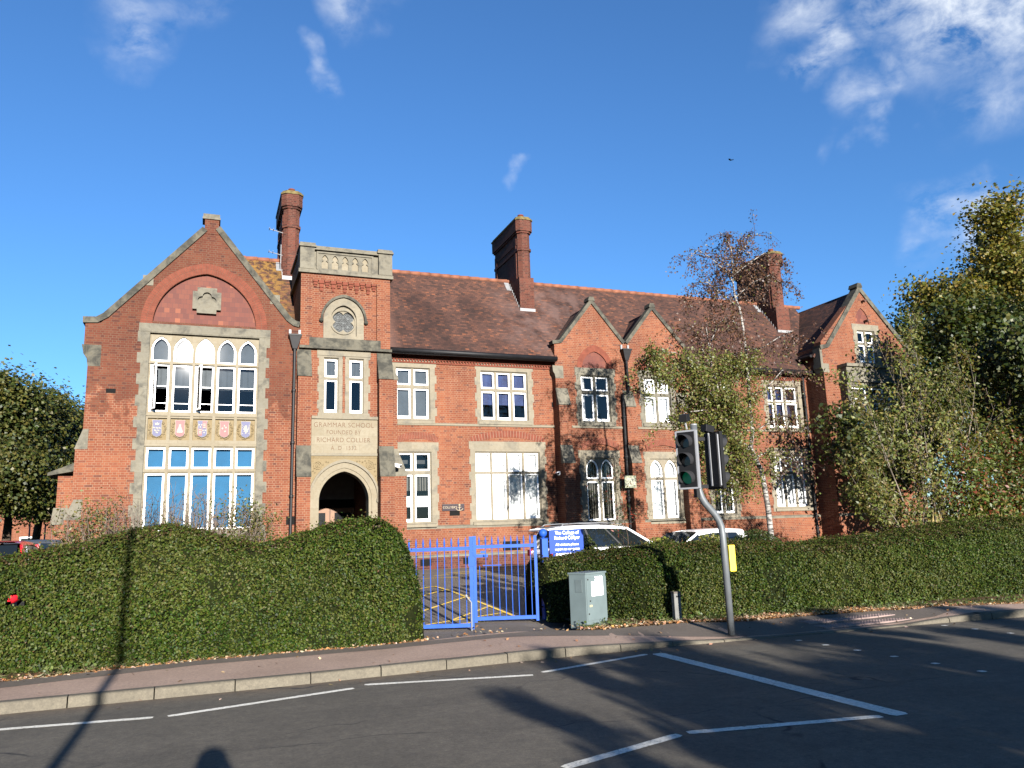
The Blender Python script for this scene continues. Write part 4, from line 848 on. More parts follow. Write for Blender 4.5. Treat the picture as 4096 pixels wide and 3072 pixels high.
ph = sz2 - pz0; pc = (bxa + bxb) / 2
for s, y, size, wf, sp in (('GRAMMAR SCHOOL', 666, .235, .90, 1.1), ('FOUNDED BY', 714, .205, .51, 1.14), ('RICHARD COLLIER', 765, .225, .80, 1.08), ('A  D  1532', 818, .205, .38, 1.14)):
    text('inscription', s, size, (XX('4', 455 + (3 if y < 700 else 0), y, YG), YG - .032, ZZ('4', 455, y, YG)), M_INC, panel, .004, space=sp, off=-.002, width=wf * (bxb - bxa))
# doorway
aox0, aox1 = bxa, bxb
m_ = MB(); ap = arch_pts(ax0, ax1, asp, aap, 14)
oz = pz0 - .05; oap = arch_pts(ax0 - .30, ax1 + .30, asp, aap + .30, 14)
m_.plate([(ax0 - .30, .3), (ax0, .3)] + ap[::-1] + [(ax1, .3), (ax1 + .30, .3)] + oap, [], YG - .02, YG + .5)
ap2 = arch_pts(ax0 - .10, ax1 + .10, asp, aap + .12, 14); 
m_.plate([(ax0 - .30, .3), (ax0 - .1, .3)] + ap2[::-1] + [(ax1 + .1, .3), (ax1 + .30, .3)] + oap, [], YG - .06, YG - .02)
m_.m = 1; hod = arch_pts(ax0 - .36, ax1 + .36, asp + .05, aap + .41, 14); oap3 = arch_pts(ax0 - .29, ax1 + .29, asp + .05, aap + .31, 14); m_.plate(hod + oap3[::-1], [], YG - .13, YG)
m_.lathe(((ax1 + .33), YG - .08, asp - .12), [(.03, 0), (.08, .06), (.06, .18)], 8); m_.build('doorway_arch', [M_STP, M_ST], school)
m_ = MB(); m_.plate([(aox0, asp)] + [(p[0], p[1]) for p in oap3[::-1] if aox0 < p[0] < aox1] + [(aox1, asp), (aox1, oz), (aox0, oz)], [], YG - .025, YG + .05)
m_.box(aox0, aox1, YG - .05, YG - .02, oz - .07, oz)
rr = random.Random(9)
for sx in (-1, 1):
    cxr = (ax0 + ax1) / 2 + sx * ((ax1 - ax0) / 2 + .05); czr = oz - .32
    for r_ in (.15, .09, .04): m_.plate([(cxr + r_ * math.cos(t), czr + r_ * math.sin(t)) for t in [2 * math.pi * i / 14 for i in range(14)]], [[(cxr + (r_ - .03) * math.cos(t), czr + (r_ - .03) * math.sin(t)) for t in [2 * math.pi * i / 14 for i in range(14)]]], YG - .06, YG - .02)
    for i in range(26):
        a, b = cxr - sx * rr.uniform(-.2, .75), czr + rr.uniform(-.42, .16)
        if (a - (ax0 + ax1) / 2) ** 2 / ((ax1 - ax0) / 2 + .36) ** 2 + max(0, b - asp) ** 2 / (aap + .42 - asp) ** 2 > 1.02 and aox0 + .06 < a < aox1 - .06: m_.lathe((a, YG - .03, b), [(.001, -.04), (.035, 0), (.001, .04)], 5)
S(m_, 'carved_spandrel', M_CV)
PYB = 32.3
m_ = MB(); m_.box(ax0 - .55, ax0 - .35, YG + .45, PYB, .3, 4.7); m_.box(ax1 + .35, ax1 + .55, YG + .45, PYB, .3, 4.7); m_.box(ax0 - .5, ax1 + .5, YG + .45, PYB, 4.6, 4.75); S(m_, 'porch_wall', M_BRC)
dzt = at(1150 + 690 * .2712, 1750 + 1035 * .2712, PYB).z
m_ = MB(); m_.box(ax0 - .5, ax1 + .5, PYB, PYB + .1, dzt + .32, 4.7); S(m_, 'porch_lunette', M_PINK)
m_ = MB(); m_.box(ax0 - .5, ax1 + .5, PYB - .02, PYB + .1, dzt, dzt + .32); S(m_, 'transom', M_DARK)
dxc = at(1150 + 625 * .2712, 1750 + 1200 * .2712, PYB).x
for sg in (-1, 1):
    x0, x1 = (dxc - 1.0, dxc - .012) if sg < 0 else (dxc + .012, dxc + 1.0)
    m_ = MB(); m_.plate(rect(x0, x1, .5, dzt - .02), [rect(x0 + .17, x1 - .17, .85, dzt - .2)], PYB, PYB + .06); d_ = S(m_, 'door', M_WOOD); m_ = MB(); q4(m_, x0 + .1, x1 - .1, PYB + .03, .8, dzt - .15); m_.build('pane', simple('dark_glass', (.02, .02, .022), .1, .6), d_)
    m_ = MB(); m_.tube([((x1 - .08) if sg < 0 else (x0 + .08), PYB - .05, z) for z in (1.2, 1.7)], .018, 8); m_.build('handle', M_LEAD, d_)
m_ = MB(); m_.box(dxc + 1.0, ax1 + .5, PYB, PYB + .1, .5, dzt); m_.box(ax0 - .5, dxc - 1.0, PYB, PYB + .1, .5, dzt); S(m_, 'inner_wall', M_PINK)
# buttresses of the tower
def buttress(x0, x1, stages, Y, name='buttress', stone_=M_STG):
    """stages from the top: (z_bottom_of_weathering, weathering_height, projection below it)"""
    m = MB(); prev = 0; n = len(stages)
    for i, (zb, wh, pr) in enumerate(stages):
        z_end = stages[i + 1][0] if i + 1 < n else .15
        m.box(x0, x1, Y - pr, Y + .02, z_end, zb); s = MB(); s.add([(x0 - .02, Y - pr - .05, zb - .02), (x1 + .02, Y - pr - .05, zb - .02), (x1 + .02, Y - prev - .0, zb - .02), (x0 - .02, Y - prev, zb - .02), (x0 - .02, Y - pr - .03, zb + .05), (x1 + .02, Y - pr - .03, zb + .05), (x1 + .02, Y - prev - .002, zb + wh), (x0 - .02, Y - prev - .002, zb + wh)],
            [(0, 1, 2, 3), (4, 7, 6, 5), (0, 4, 5, 1), (1, 5, 6, 2), (2, 6, 7, 3), (3, 7, 4, 0)]); S(s, 'buttress_weathering', stone_); prev = pr
    S(m, name, M_BR)
bl0 = (XX('4', 150, 500, YG - .35), XX('4', 239, 500, YG - .35))
w1 = ZZ('4', 195, 333, YG - .4); w2 = ZZ('4', 190, 1002, YG - .6)
buttress(bl0[0], bl0[1], [(w1, 1.0, .35), (w2, 1.05, .58)], YG)
br0 = (XX('4', 692, 600, YG - .35), XX('4', 784, 600, YG - .35))
buttress(br0[0], br0[1], [(w1, 1.0, .35), (w2, 1.05, .58)], YG)
m_ = MB(); e1, e2 = XX('4', 806, 600, YG + .4), XX('4', 867, 1200, YG + .4); w1b, w2b = ZZ('4', 800, 365, YG + .4), ZZ('4', 860, 1000, YG + .4)
m_.box(TX1 - .01, e1, YG + .25, YG + .75, w2b, w1b); m_.box(TX1 - .01, e2, YG + .25, YG + .75, .15, w2b); S(m_, 'buttress', M_BR)
m_ = MB(); m_.plate([(TX1 - .005, w1b - .02), (e1 + .04, w1b - .02), (e1 + .03, w1b + .05), (TX1 - .005, w1b + .95)], [], YG + .23, YG + .77); S(m_, 'buttress_weathering', M_STL); m_ = MB(); m_.plate([(TX1, w2b - .02), (e2 + .04, w2b - .02), (e2 + .03, w2b + .05), (e1 - .01, w2b + .95), (TX1, w2b + .95)], [], YG + .228, YG + .772); S(m_, 'buttress_weathering', M_STL)

# ---- twin gables
Y2 = 28.25
t1 = at(2362, 1203, Y2); t2 = at(2604, 1229, Y2); v0 = at(2216, 1372, Y2); v1 = at(2498, 1378, Y2); v2 = at(2737, 1396, Y2)
mh = []
a1 = zrows('7', 345, [(612, 697), (717, 880)], Y2)
window(Y2, xl('7', 700, [(269, 343), (357, 432)], Y2), a1, M_STL, 31, (.22, .22, .22, .30), wall_holes=mh, lintel_wide=.03, blind=[(M_BLIND, a1[1][0], a1[0][1], XX('7', 270, 700, Y2), XX('7', 300, 700, Y2))])
a2 = zrows('7', 720, [(626, 712), (732, 886)], Y2)
window(Y2, xl('7', 800, [(655, 722), (736, 803)], Y2), a2, M_STL, 32, (.22, .22, .22, .30), wall_holes=mh, lintel_wide=.03, blind=[(M_BLIND, a2[1][0], a2[0][1])])
a3 = zrows('7', 382, [(1108, 1228), (1243, 1486)], Y2)
window(Y2, xl('7', 1240, [(302, 378), (391, 466)], Y2), a3, M_ST, 33, (.26, .20, .24, .30), arched=(0,), wall_holes=mh, blind=[(M_VBL, a3[1][0], a3[0][1], 'slats')])
a4 = zrows('7', 765, [(1114, 1218), (1234, 1466)], Y2)
window(Y2, xl('7', 1240, [(690, 764), (778, 850)], Y2), a4, M_ST, 34, (.24, .24, .24, .30), arched=(0,), wall_holes=mh, blind=[(M_BLIND, a4[1][0], a4[0][1])])
ty = []
for k, (ya, xa_, xb_, yb) in enumerate(((462, 268, 426, 562), (480, 652, 800, 575))):
    x0, x1 = XX('7', xa_, yb, Y2), XX('7', xb_, yb, Y2); z0 = (a1, a2)[k][0][1] + .30; z1 = ZZ('7', (xa_ + xb_) / 2, ya, Y2)
    p_ = arch_pts(x0, x1, z0, z1, 9); o_ = arch_pts(x0 - .24, x1 + .24, z0, z1 + .28, 9); ty.append([p_[0]] + [(x, z) for x, z in p_[1:-1]] + [p_[-1]])
    m_ = MB(); m_.plate(p_, [], Y2 + .05, Y2 + .2); S(m_, 'tile_tympanum', M_TH); m_ = MB(); m_.plate(o_ + p_[::-1], [], Y2 - .01, Y2 + .1); S(m_, 'relieving_arch', M_RUB)
m_ = MB(); m_.plate([(v0.x, .3), (v2.x, .3), (v2.x, v2.z), (t2.x, t2.z - .1), (v1.x, v1.z), (t1.x, t1.z - .1), (v0.x + .3, v0.z + .05), (v0.x, v0.z)], mh + ty, Y2, Y2 + .55); m_.box(v0.x, v0.x + .3, Y2 + .5, 29.4, EZ - .5, v0.z - .1); m_.box(v2.x - .3, v2.x, Y2 + .5, 29.4, EZ - .5, v2.z - .1); S(m_, 'gable_wall', M_BR)
coping([(v0.x - .10, v0.z + .10), (v0.x + .22, v0.z + .13), (t1.x, t1.z + .1)], Y2, .15, .3); coping([(t1.x, t1.z + .1), (v1.x, v1.z + .1)], Y2 + .003, .15, .3); coping([(v1.x, v1.z + .1), (t2.x, t2.z + .1)], Y2, .15, .3); coping([(t2.x, t2.z + .1), (v2.x + .1, v2.z + .05)], Y2 + .003, .15, .3)
for t_ in (t1, t2): m_ = MB(); m_.plate([(t_.x - .16, t_.z - .02), (t_.x + .16, t_.z - .02), (t_.x + .1, t_.z + .16), (t_.x - .1, t_.z + .16)], [], Y2 - .09, Y2 + .35); S(m_, 'apex_stone', M_STG)
m_ = MB()
for t_, va, vb in ((t1, v0, v1), (t2, v1, v2)):
    za_ = t_.z - .12; yb = 28.3 + (za_ - EZ) / T_ + .3
    for v in (va, vb): slab(m_, [(v.x, Y2 + .2, v.z - .1), (v.x, 29.4, v.z - .1), (t_.x, yb, za_), (t_.x, Y2 + .2, za_)], .06)
S(m_, 'gable_roof', M_RT2)
bu = [(ZZ('7', 165, 780, Y2 - .2), .7, .22), (ZZ('7', 205, 1131, Y2 - .4), .72, .42)]
buttress(XX('7', 140, 900, Y2 - .3), XX('7', 207, 900, Y2 - .3), bu, Y2, stone_=M_STL); buttress(XX('7', 548, 900, Y2 - .3), XX('7', 604, 900, Y2 - .3), bu, Y2, stone_=M_STL); buttress(v2.x - .6, v2.x - .1, bu, Y2, stone_=M_STL)
m_ = MB(); kz = ZZ('7', 130, 590, Y2); m_.plate([(v0.x - .12, kz + .3), (v0.x + .36, kz + .3), (v0.x + .36, kz - .22), (v0.x, kz - .22), (v0.x - .03, kz - .05), (v0.x - .1, kz + .05)], [], Y2 - .012, Y2 + .5); S(m_, 'kneeler', M_STL)
for x0, x1 in ((XX('7', 207, 915, Y2), XX('7', 548, 915, Y2)), (XX('7', 604, 915, Y2), v2.x - .6)): course(x0, x1, Y2, ZZ('7', 380, 925, Y2), .11, .05, M_ST); course(x0, x1, Y2, zp, .13, .07, M_STL)
m_ = MB(); m_.box(v0.x + .02, v2.x, Y2 - .06, Y2 + .1, .3, zp + .01); S(m_, 'plinth', M_BR)
# ---- right wing
YW = 27.4; wa = at(3432, 1150, YW); wx0, wx1 = 26.15, 31.5; wz = ZZ('9', 410, 600, YW)
mh = []
c1 = zrows('9', 645, [(520, 582), (592, 690)], YW)
window(YW, xl('9', 580, [(600, 640), (650, 690)], YW), c1, M_ST, 41, (.22, .22, .2, .30), wall_holes=mh, blind=[(M_BLIND, c1[1][0], c1[1][1] - .2, XX('9', 600, 600, YW), XX('9', 630, 600, YW))])
tp0 = [(wa.x - .42, c1[0][1] + .36), (wa.x + .42, c1[0][1] + .36)] + arch_pts(wa.x - .42, wa.x + .42, c1[0][1] + .4, c1[0][1] + 1.15, 8)
m_ = MB(); m_.plate(tp0, [], YW + .04, YW + .2); S(m_, 'tile_tympanum', M_TH)
m_ = MB(); m_.plate([(wx0, .3), (wx1, .3), (wx1, wz + .2), (wa.x, wa.z - .1), (wx0, wz + .2)], mh + [tp0], YW, YW + .45); m_.box(wx0, wx0 + .35, YW + .45, 30, .3, wz); m_.box(wx1 - .35, wx1, YW + .45, 34, .3, wz); S(m_, 'wing_wall', M_BR)
coping([(wx0 - .12, wz + .02), (wx0 + .25, wz + .08), (wa.x, wa.z + .1)], YW, .2, .4); coping([(wa.x, wa.z + .1), (wx1 + .1, wz + .1)], YW + .003, .2, .4)
m_ = MB(); m_.plate([(wa.x - .18, wa.z), (wa.x + .18, wa.z), (wa.x + .1, wa.z + .2), (wa.x - .1, wa.z + .2)], [], YW - .1, YW + .45); S(m_, 'apex_stone', M_STG)
m_ = MB(); slab(m_, [(wx0 - .25, YW + .3, wz - .45), (wa.x, YW + .3, wa.z - .12), (wa.x, 34, wa.z - .12), (wx0 - .25, 34, wz - .45)]); slab(m_, [(wa.x, YW + .3, wa.z - .12), (wx1 + .2, YW + .3, wz - .3), (wx1 + .2, 34, wz - .3), (wa.x, 34, wa.z - .12)]); S(m_, 'wing_roof', M_RT2)
m_ = MB(); kz = ZZ('9', 430, 697, YW); m_.plate([(wx0 - .12, kz), (wx0 + .34, kz), (wx0 + .34, kz - .42), (wx0, kz - .42), (wx0 - .03, kz - .3), (wx0 - .12, kz - .2)], [], YW - .012, YW + .5); m_.box(wx0 - .11, wx0 + .02, YW - .002, YW + .45, kz - .02, wz - .1); S(m_, 'kneeler', M_STL)
bwx = XX('9', 530, 740, YW - .45); bwx1 = wa.x + (wa.x - bwx); bzt = ZZ('9', 620, 702, YW - .45); bzb = ZZ('9', 620, 790, YW - .45); bz0 = ZZ('9', 620, 1045, YW - .45)
m_ = MB(); m_.box(bwx - .06, bwx1 + .06, YW - .62, YW, bzt - .14, bzt); m_.box(bwx, bwx1, YW - .5, YW, bzb, bzt - .14); m_.box(bwx - .06, bwx1 + .06, YW - .58, YW, bzb - .1, bzb)
n_ = 4; wd = (bwx1 - bwx) / n_
for i in range(n_): x = bwx + (i + .5) * wd; m_.plate([(x + .24 * math.cos(t), (bzt + bzb) / 2 - .05 + .24 * math.sin(t)) for t in [2 * math.pi * k / 18 for k in range(18)]], [[(x + .17 * math.cos(t), (bzt + bzb) / 2 - .05 + .17 * math.sin(t)) for t in [2 * math.pi * k / 18 for k in range(18)]]], YW - .55, YW - .49)
S(m_, 'bay_parapet', M_STL)
bl_ = [(bwx + .22 + i * ((bwx1 - bwx - .4) / 3), bwx + .22 + i * ((bwx1 - bwx - .4) / 3) + (bwx1 - bwx - .4) / 3 - .14) for i in range(3)]
window(YW - .45, bl_, [(ZZ('9', 620, 893, YW - .45), ZZ('9', 620, 828, YW - .45)), (ZZ('9', 630, 1030, YW - .45), ZZ('9', 620, 908, YW - .45))], M_STL, 43, (.2, .2, .3, .38), quoin=False)
m_ = MB(); m_.box(bwx, bwx + .3, YW - .40, YW + .02, bz0 - .45, bzb - .1); m_.box(bwx1 - .3, bwx1, YW - .40, YW + .02, bz0 - .45, bzb - .1); m_.box(bwx + .29, bwx1 - .29, YW - .42, YW + .02, bz0 - .45, bz0 - .1); m_.box(bwx + .25, bwx1 - .25, YW - .12, YW - .02, bz0 - .1, bzb - .1); S(m_, 'bay', M_STL)
course(wx0, bwx, YW, zs1, .11, .05, M_ST); course(wx0, wx1, YW, zp, .13, .07, M_STL)
m_ = MB(); m_.box(wx0 + .02, wx1, YW - .06, YW + .1, .3, zp + .01); S(m_, 'plinth', M_BR)
for px, py in ((3447, 1207), (3460, 1285)): q = at(px, py, YW); m_ = MB(); m_.tube([(q.x, YW + .05, q.z), (q.x, YW - .22, q.z)], .06, 8); m_.tube([(q.x - .08, YW - .16, q.z + .03), (q.x + .2, YW - .16, q.z + .03)], .02, 6); S(m_, 'anchor_bracket', M_COP)
# ---- rainwater pipes
def pipe(hop, pts, mat=M_BLK, r_=.05, hopper=True):
    m = MB(); m.tube(pts, r_, 10)
    for i in range(4):
        f = (i + .5) / 4; a, b = Vector(pts[-2]), Vector(pts[-1]); q = a.lerp(b, f); m.lathe((q.x, q.y, q.z - .05), [(r_, 0), (r_ * 1.5, .015), (r_ * 1.5, .085), (r_, .1)], 10)
    o = S(m, 'downpipe', mat, smooth=False)
    if hopper:
        x, y, z = hop; h = MB(); h.add([(x - .12, y - .1, z - .3), (x + .12, y - .1, z - .3), (x + .12, y + .1, z - .3), (x - .12, y + .1, z - .3), (x - .2, y - .16, z), (x + .2, y - .16, z), (x + .2, y + .12, z), (x - .2, y + .12, z)], [(0, 3, 2, 1), (4, 5, 6, 7), (0, 1, 5, 4), (1, 2, 6, 5), (2, 3, 7, 6), (3, 0, 4, 7)])
        h.add([(x - .07, y - .07, z - .45), (x + .07, y - .07, z - .45), (x + .07, y + .07, z - .45), (x - .07, y + .07, z - .45), (x - .12, y - .1, z - .3), (x + .12, y - .1, z - .3), (x + .12, y + .1, z - .3), (x - .12, y + .1, z - .3)], [(0, 3, 2, 1), (0, 1, 5, 4), (1, 2, 6, 5), (2, 3, 7, 6), (3, 0, 4, 7)])
        h.box(x - .22, x + .22, y - .18, y + .12, z - .002, z + .05); h.build('hopper', M_BLK, o)
        h = MB(); h.box(x - .2, x - .12, y + .05, y + .13, z + .05, z + .25); h.box(x + .12, x + .2, y + .05, y + .13, z + .05, z + .25); h.build('lead_chute', M_LEAD, o)
hp = at(1180, 1345, YG - .15); q1 = at(1172, 1760, YG - .12); q2 = at(1165, 2200, YG - .12)
pipe((hp.x, YG - .15, hp.z), [(hp.x, YG - .15, hp.z - .4), (hp.x, YG - .13, hp.z - 1.0), (hp.x - .03, YG - .12, .5)])
hp = zat('7', 533, 455, Y2 - .15); x2 = XX('7', 521, 800, Y2 - .15); zj = ZZ('7', 535, 705, Y2 - .15); x0 = hp.x + .03
pipe((hp.x, Y2 - .13, hp.z), [(hp.x, Y2 - .13, hp.z - .4), (x0, Y2 - .12, zj + .12), (x0 - .03, Y2 - .12, zj), (x2 + .03, Y2 - .12, zj - .1), (x2, Y2 - .12, zj - .22), (x2, Y2 - .12, .5)], r_=.055)
pipe(None, [(wx0 - .3, YM - .15, EZ - .1), (wx0 - .3, YM - .12, .5)], hopper=False, r_=.055)
m_ = MB(); m_.tube([(wx0 - .32, YW + .35, wz - .42), (wx0 - .32, 30.2, wz - .42)], .07, 8); S(m_, 'gutter', M_BLK)
for (k, x, y, w_, h_, Y) in (('6', 588, 645, .40, .24, YM), ('6', 1370, 622, .40, .24, YM), ('5', 1327, 1510, .30, .2, YM), ('7', 140, 1413, .0, .2, YM), ('6', 375, 1015, .42, .24, YM - .10), ('6', 690, 1000, .42, .24, YM - .10), ('6', 1008, 890, .72, .35, YM - .06), ('7', 105, 783, .0, .2, YM), ('4', 108, 1297, .34, .28, YG)):
    if w_: q = zat(k, x, y, Y); m_ = MB(); m_.box(q.x - w_ / 2, q.x + w_ / 2, Y - .006, Y + .02, q.z - h_ / 2, q.z + h_ / 2); S(m_, 'air_vent', M_DARK)
# ---- things fixed to the walls
q = zat('6', 576, 608, YM); t = thing('wall_sign', "dark grey sign reading COLLYER'S with an anchor emblem on the brick wall", 'sign', (q.x, YM - .05, q.z))
M_SGN = simple('dark_sign', (.05, .036, .045), .6, .15); M_GOLD = simple('gold_lettering', (.50, .40, .26), .5, .3)
m_ = MB(); hw, hh = .85 / 2 * 1.03, .125
hw = (XX('6', 657, 606, YM) - XX('6', 495, 606, YM)) / 2; hh = (ZZ('6', 576, 583, YM) - ZZ('6', 576, 632, YM)) / 2
m_.box(q.x - hw, q.x + hw, YM - .05, YM + .01, q.z - hh, q.z + hh); m_.build('board', M_SGN, t)
text('lettering', "COLLYER'S", .115, (q.x - .14, YM - .054, q.z), M_GOLD, t, .003, width=.55)
m_ = MB(); ex = q.x + hw - .2; m_.tube([(ex, YM - .056, q.z - .12), (ex, YM - .056, q.z + .03)], .014, 6); m_.lathe((ex, YM - .056, q.z + .03), [(.01, 0), (.045, .03), (.045, .07), (.02, .1)], 8); m_.tube([(ex + .14 * math.sin(a), YM - .056, q.z - .02 - .1 * math.cos(a)) for a in [-1.35 + i * .27 for i in range(11)]], .013, 6); m_.tube([(ex - .07, YM - .056, q.z), (ex + .07, YM - .056, q.z)], .011, 6)
m_.build('emblem', M_GOLD, t)
def camera_box(px, py, Y, label, d):
    q = at(px, py, Y); t = thing('security_camera', label, 'security camera', (q.x, Y, q.z)); m = MB(); m.tube([(q.x, Y + .3, q.z + .02), (q.x, Y + .02, q.z + .02)], .025, 8); m.build('bracket', M_WH, t)
    m = MB(); D = Vector((d, -.8, -.25)).normalized(); s_ = Vector((-D.y, D.x, 0)).normalized(); m.obox(Vector((q.x, Y - .1, q.z)), D, s_, D.cross(s_), .18, .06, .06); m.build('housing', M_WH, t, bevel=.012)
    m = MB(); c_ = Vector((q.x, Y - .1, q.z)) + D * .182; m.obox(c_, D, s_, D.cross(s_), .012, .04, .04); m.build('lens', M_BLK, t)
camera_box(1583, 1862, YG - .05, 'white security camera on the tower buttress beside the doorway', .7); camera_box(2234, 1892, YM - .25, 'white security camera on the plain brick wall near the twin gables', -.7)
q = zat('7', 560, 1247, Y2 - .45); t = thing('wall_plaque', 'pale square plaque on the buttress between the twin gables', 'plaque', (q.x, Y2 - .45, q.z)); m_ = MB(); m_.box(q.x - .26, q.x + .26, Y2 - .47, Y2 - .425, q.z - .24, q.z + .24); m_.build('backing', simple('plaque_face', (.42, .44, .30), .6, .3), t); m_ = MB(); m_.box(q.x - .2, q.x + .2, Y2 - .476, Y2 - .471, q.z - .16, q.z + .16); m_.build('notice', simple('plaque_notice', (.58, .58, .44), .6, .3), t)
t = thing('aerial', 'thin white television aerial strapped to the first chimney stack', 'aerial', (2.45, 30.9, 13)); m_ = MB(); m_.tube([(2.44, 30.95, 12.6), (2.44, 30.95, 13.4)], .015, 6); m_.build('mast', M_LEAD, t)
for z in (12.95, 13.9): m_ = MB(); m_.tube([(2.5, 30.95, z), (1.95, 30.8, z + .06)], .016, 6); m_.tube([(1.97, 30.65, z + .06), (1.97, 30.95, z + .06)], .012, 5); m_.tube([(2.12, 30.68, z + .05), (2.12, 30.98, z + .05)], .012, 5); m_.build('boom', M_LEAD, t)
# ------------------------------------------------------------------ hedges
HG = [(.05, .12, .008), (.075, .155, .012), (.12, .18, .018), (.165, .215, .026), (.028, .065, .006), (.10, .14, .016), (.20, .24, .04)]
HY = [(.20, .225, .04), (.165, .20, .032), (.14, .18, .028), (.23, .225, .06), (.10, .14, .024)]
def hedge(name, label, path, seed, n, holes=(), tops=(), lsize=.042):
    """path: [(x, y_front, depth, height)]: a clipped hedge with a rounded shoulder"""
    rg = np.random.default_rng(seed); t = thing(name, label, 'hedge', (path[len(path) // 2][0], path[0][1], .1))
    pa = np.array(path); X = pa[:, 0]
    def prof(x, s, g=0.):                          # s in 0..1 runs from the front foot over the top to the back foot
        yf = np.interp(x, X, pa[:, 1]); d = np.interp(x, X, pa[:, 2]); h = np.interp(x, X, pa[:, 3])
        a = np.pi * s; e = .42
        c = np.sign(np.cos(a)) * np.abs(np.cos(a)) ** e; sn = np.abs(np.sin(a)) ** e
        slope = .12 * d * np.clip(sn * (c > 0), 0, 1)
        return np.stack([x, yf + d / 2 - (d / 2 - g) * c + slope, .10 + (h - .10 - g) * sn], -1)
    w_ = np.array([.3 + (h_ * 2 + d_ * .8) for _, _, d_, h_ in path]); xs = []
    L = np.diff(X); ww = (w_[1:] + w_[:-1]) / 2 * np.maximum(L, .12); ww = ww / ww.sum()
    seg = rg.choice(len(L), n, p=ww); x = X[seg] + L[seg] * rg.random(n)
    l_ = np.linspace(0, 1, 900); sa = np.r_[.5 * l_ ** 3, 1 - .5 * l_[::-1] ** 3]; sa = sa[sa < .93]; C0 = prof(np.full(len(sa), X[len(X) // 2]), sa); cl_ = np.r_[0, np.cumsum(np.linalg.norm(np.diff(C0, axis=0), axis=1))]; s = np.interp(rg.random(n) ** 1.12 * cl_[-1], cl_, sa)
    P = prof(x, s); e = 1e-3
    du = prof(x + e, s) - P; dv = prof(x, s + e) - P; N = np.cross(du, dv); N /= np.linalg.norm(N, axis=1)[:, None] + 1e-12
    ctr = prof(x, np.full(n, .5)); ctr[:, 2] *= .5; N *= np.sign((N * (P - ctr)).sum(1))[:, None]
    k = vnoise(P, 2.4, seed)[:, None]; k2 = vnoise(P, 7, seed + 1)[:, None]
    P = P + N * (.05 * k + .045 * k2 + rg.normal(0, .020, (n, 1)) - .02)
    P = P + N * np.where(rg.random((n, 1)) < .035, rg.uniform(.03, .13, (n, 1)), 0)          # stray shoots
    P[:, 2] = np.maximum(P[:, 2], .13)
    c = pick(rg, n, HG, .22); c = c * (.92 + .34 * vnoise(P, 1.1, seed + 31) + .22 * vnoise(P, 3.4, seed + 32))[:, None]; yel = rg.random(n) < np.clip(.26 + .6 * vnoise(P, 1.3, seed + 9), .03, .85); c[yel] = pick(rg, int(yel.sum()), HY, .2)
    br = rg.random(n) < np.where(N[:, 2] > .75, .25, .012); c[br] = pick(rg, int(br.sum()), [(.17, .11, .05), (.22, .13, .05), (.13, .09, .04)], .2)
    ok = np.ones(n, bool)
    O = np.array([0, 0, CH])
    for (px, py, rad) in holes:
        d = np.array(ray(px, py)); d /= np.linalg.norm(d); v = P - O; ok &= np.linalg.norm(v - (v @ d)[:, None] * d, axis=1) > rad * rg.uniform(.6, 1.15, n)
    gap = vnoise(P, 4.2, seed + 21); ok &= ~((gap > .8) & (rg.random(n) < .75) & (P[:, 2] < 1.0))   # thin, twiggy places low down
    P, N, c = P[ok], N[ok], c[ok]
    xs = np.unique(np.concatenate([np.linspace(a, b, max(2, int((b - a) / .06) + 1)) for a, b in zip(X[:-1], X[1:])])); l_ = np.linspace(0, 1, 22); ss = np.r_[.5 * l_ ** 3, 1 - .5 * l_[::-1] ** 3]
    G = prof(np.repeat(xs, len(ss)), np.tile(ss, len(xs)), .07); vs = [tuple(p) for p in G]; fs = []
    for i in range(len(xs) - 1):
        for j in range(len(ss) - 1):
            q = (i * 44 + j, i * 44 + 44 + j, i * 44 + 45 + j, i * 44 + 1 + j); cc = G[list(q)].mean(0); bad = False
            for (px, py, rad) in holes:
                d = np.array(ray(px, py)); d /= np.linalg.norm(d); v = cc - O
                if np.linalg.norm(v - (v @ d) * d) < rad: bad = True
            if not bad: fs.append(q)
    m = MB(); m.add(vs, fs); m.build('twigs', M_CORE, t, True)
    leaf_mesh('foliage', P, N, lsize, c, M_LFH, t, .62, seed + 2, .72)
    return t
hedge('hedge', 'long clipped hedge with two rounded humps left of the blue gates',
      [(-9, 13.3, 1.8, 1.68), (-3, 13.1, 1.8, 1.66), (-2.3, 12.86, 1.85, 1.73), (-1.5, 12.78, 1.95, 1.90), (-1.0, 12.74, 2.05, 2.05), (-.45, 12.72, 2.1, 2.12), (.05, 12.70, 2.0, 2.0), (.45, 12.70, 1.9, 1.82), (.95, 12.68, 1.85, 1.79), (1.5, 12.66, 1.9, 1.88), (2.0, 12.64, 2.0, 2.02), (2.5, 12.62, 2.05, 2.11), (2.85, 12.62, 2.0, 2.05), (3.1, 12.66, 1.8, 1.86), (3.25, 12.72, 1.6, 1.60), (3.36, 12.80, 1.4, 1.25), (3.42, 12.9, 1.1, .8)], 11, 150000, holes=[(58, 2402, .085), (85, 2412, .06), (30, 2408, .04)])
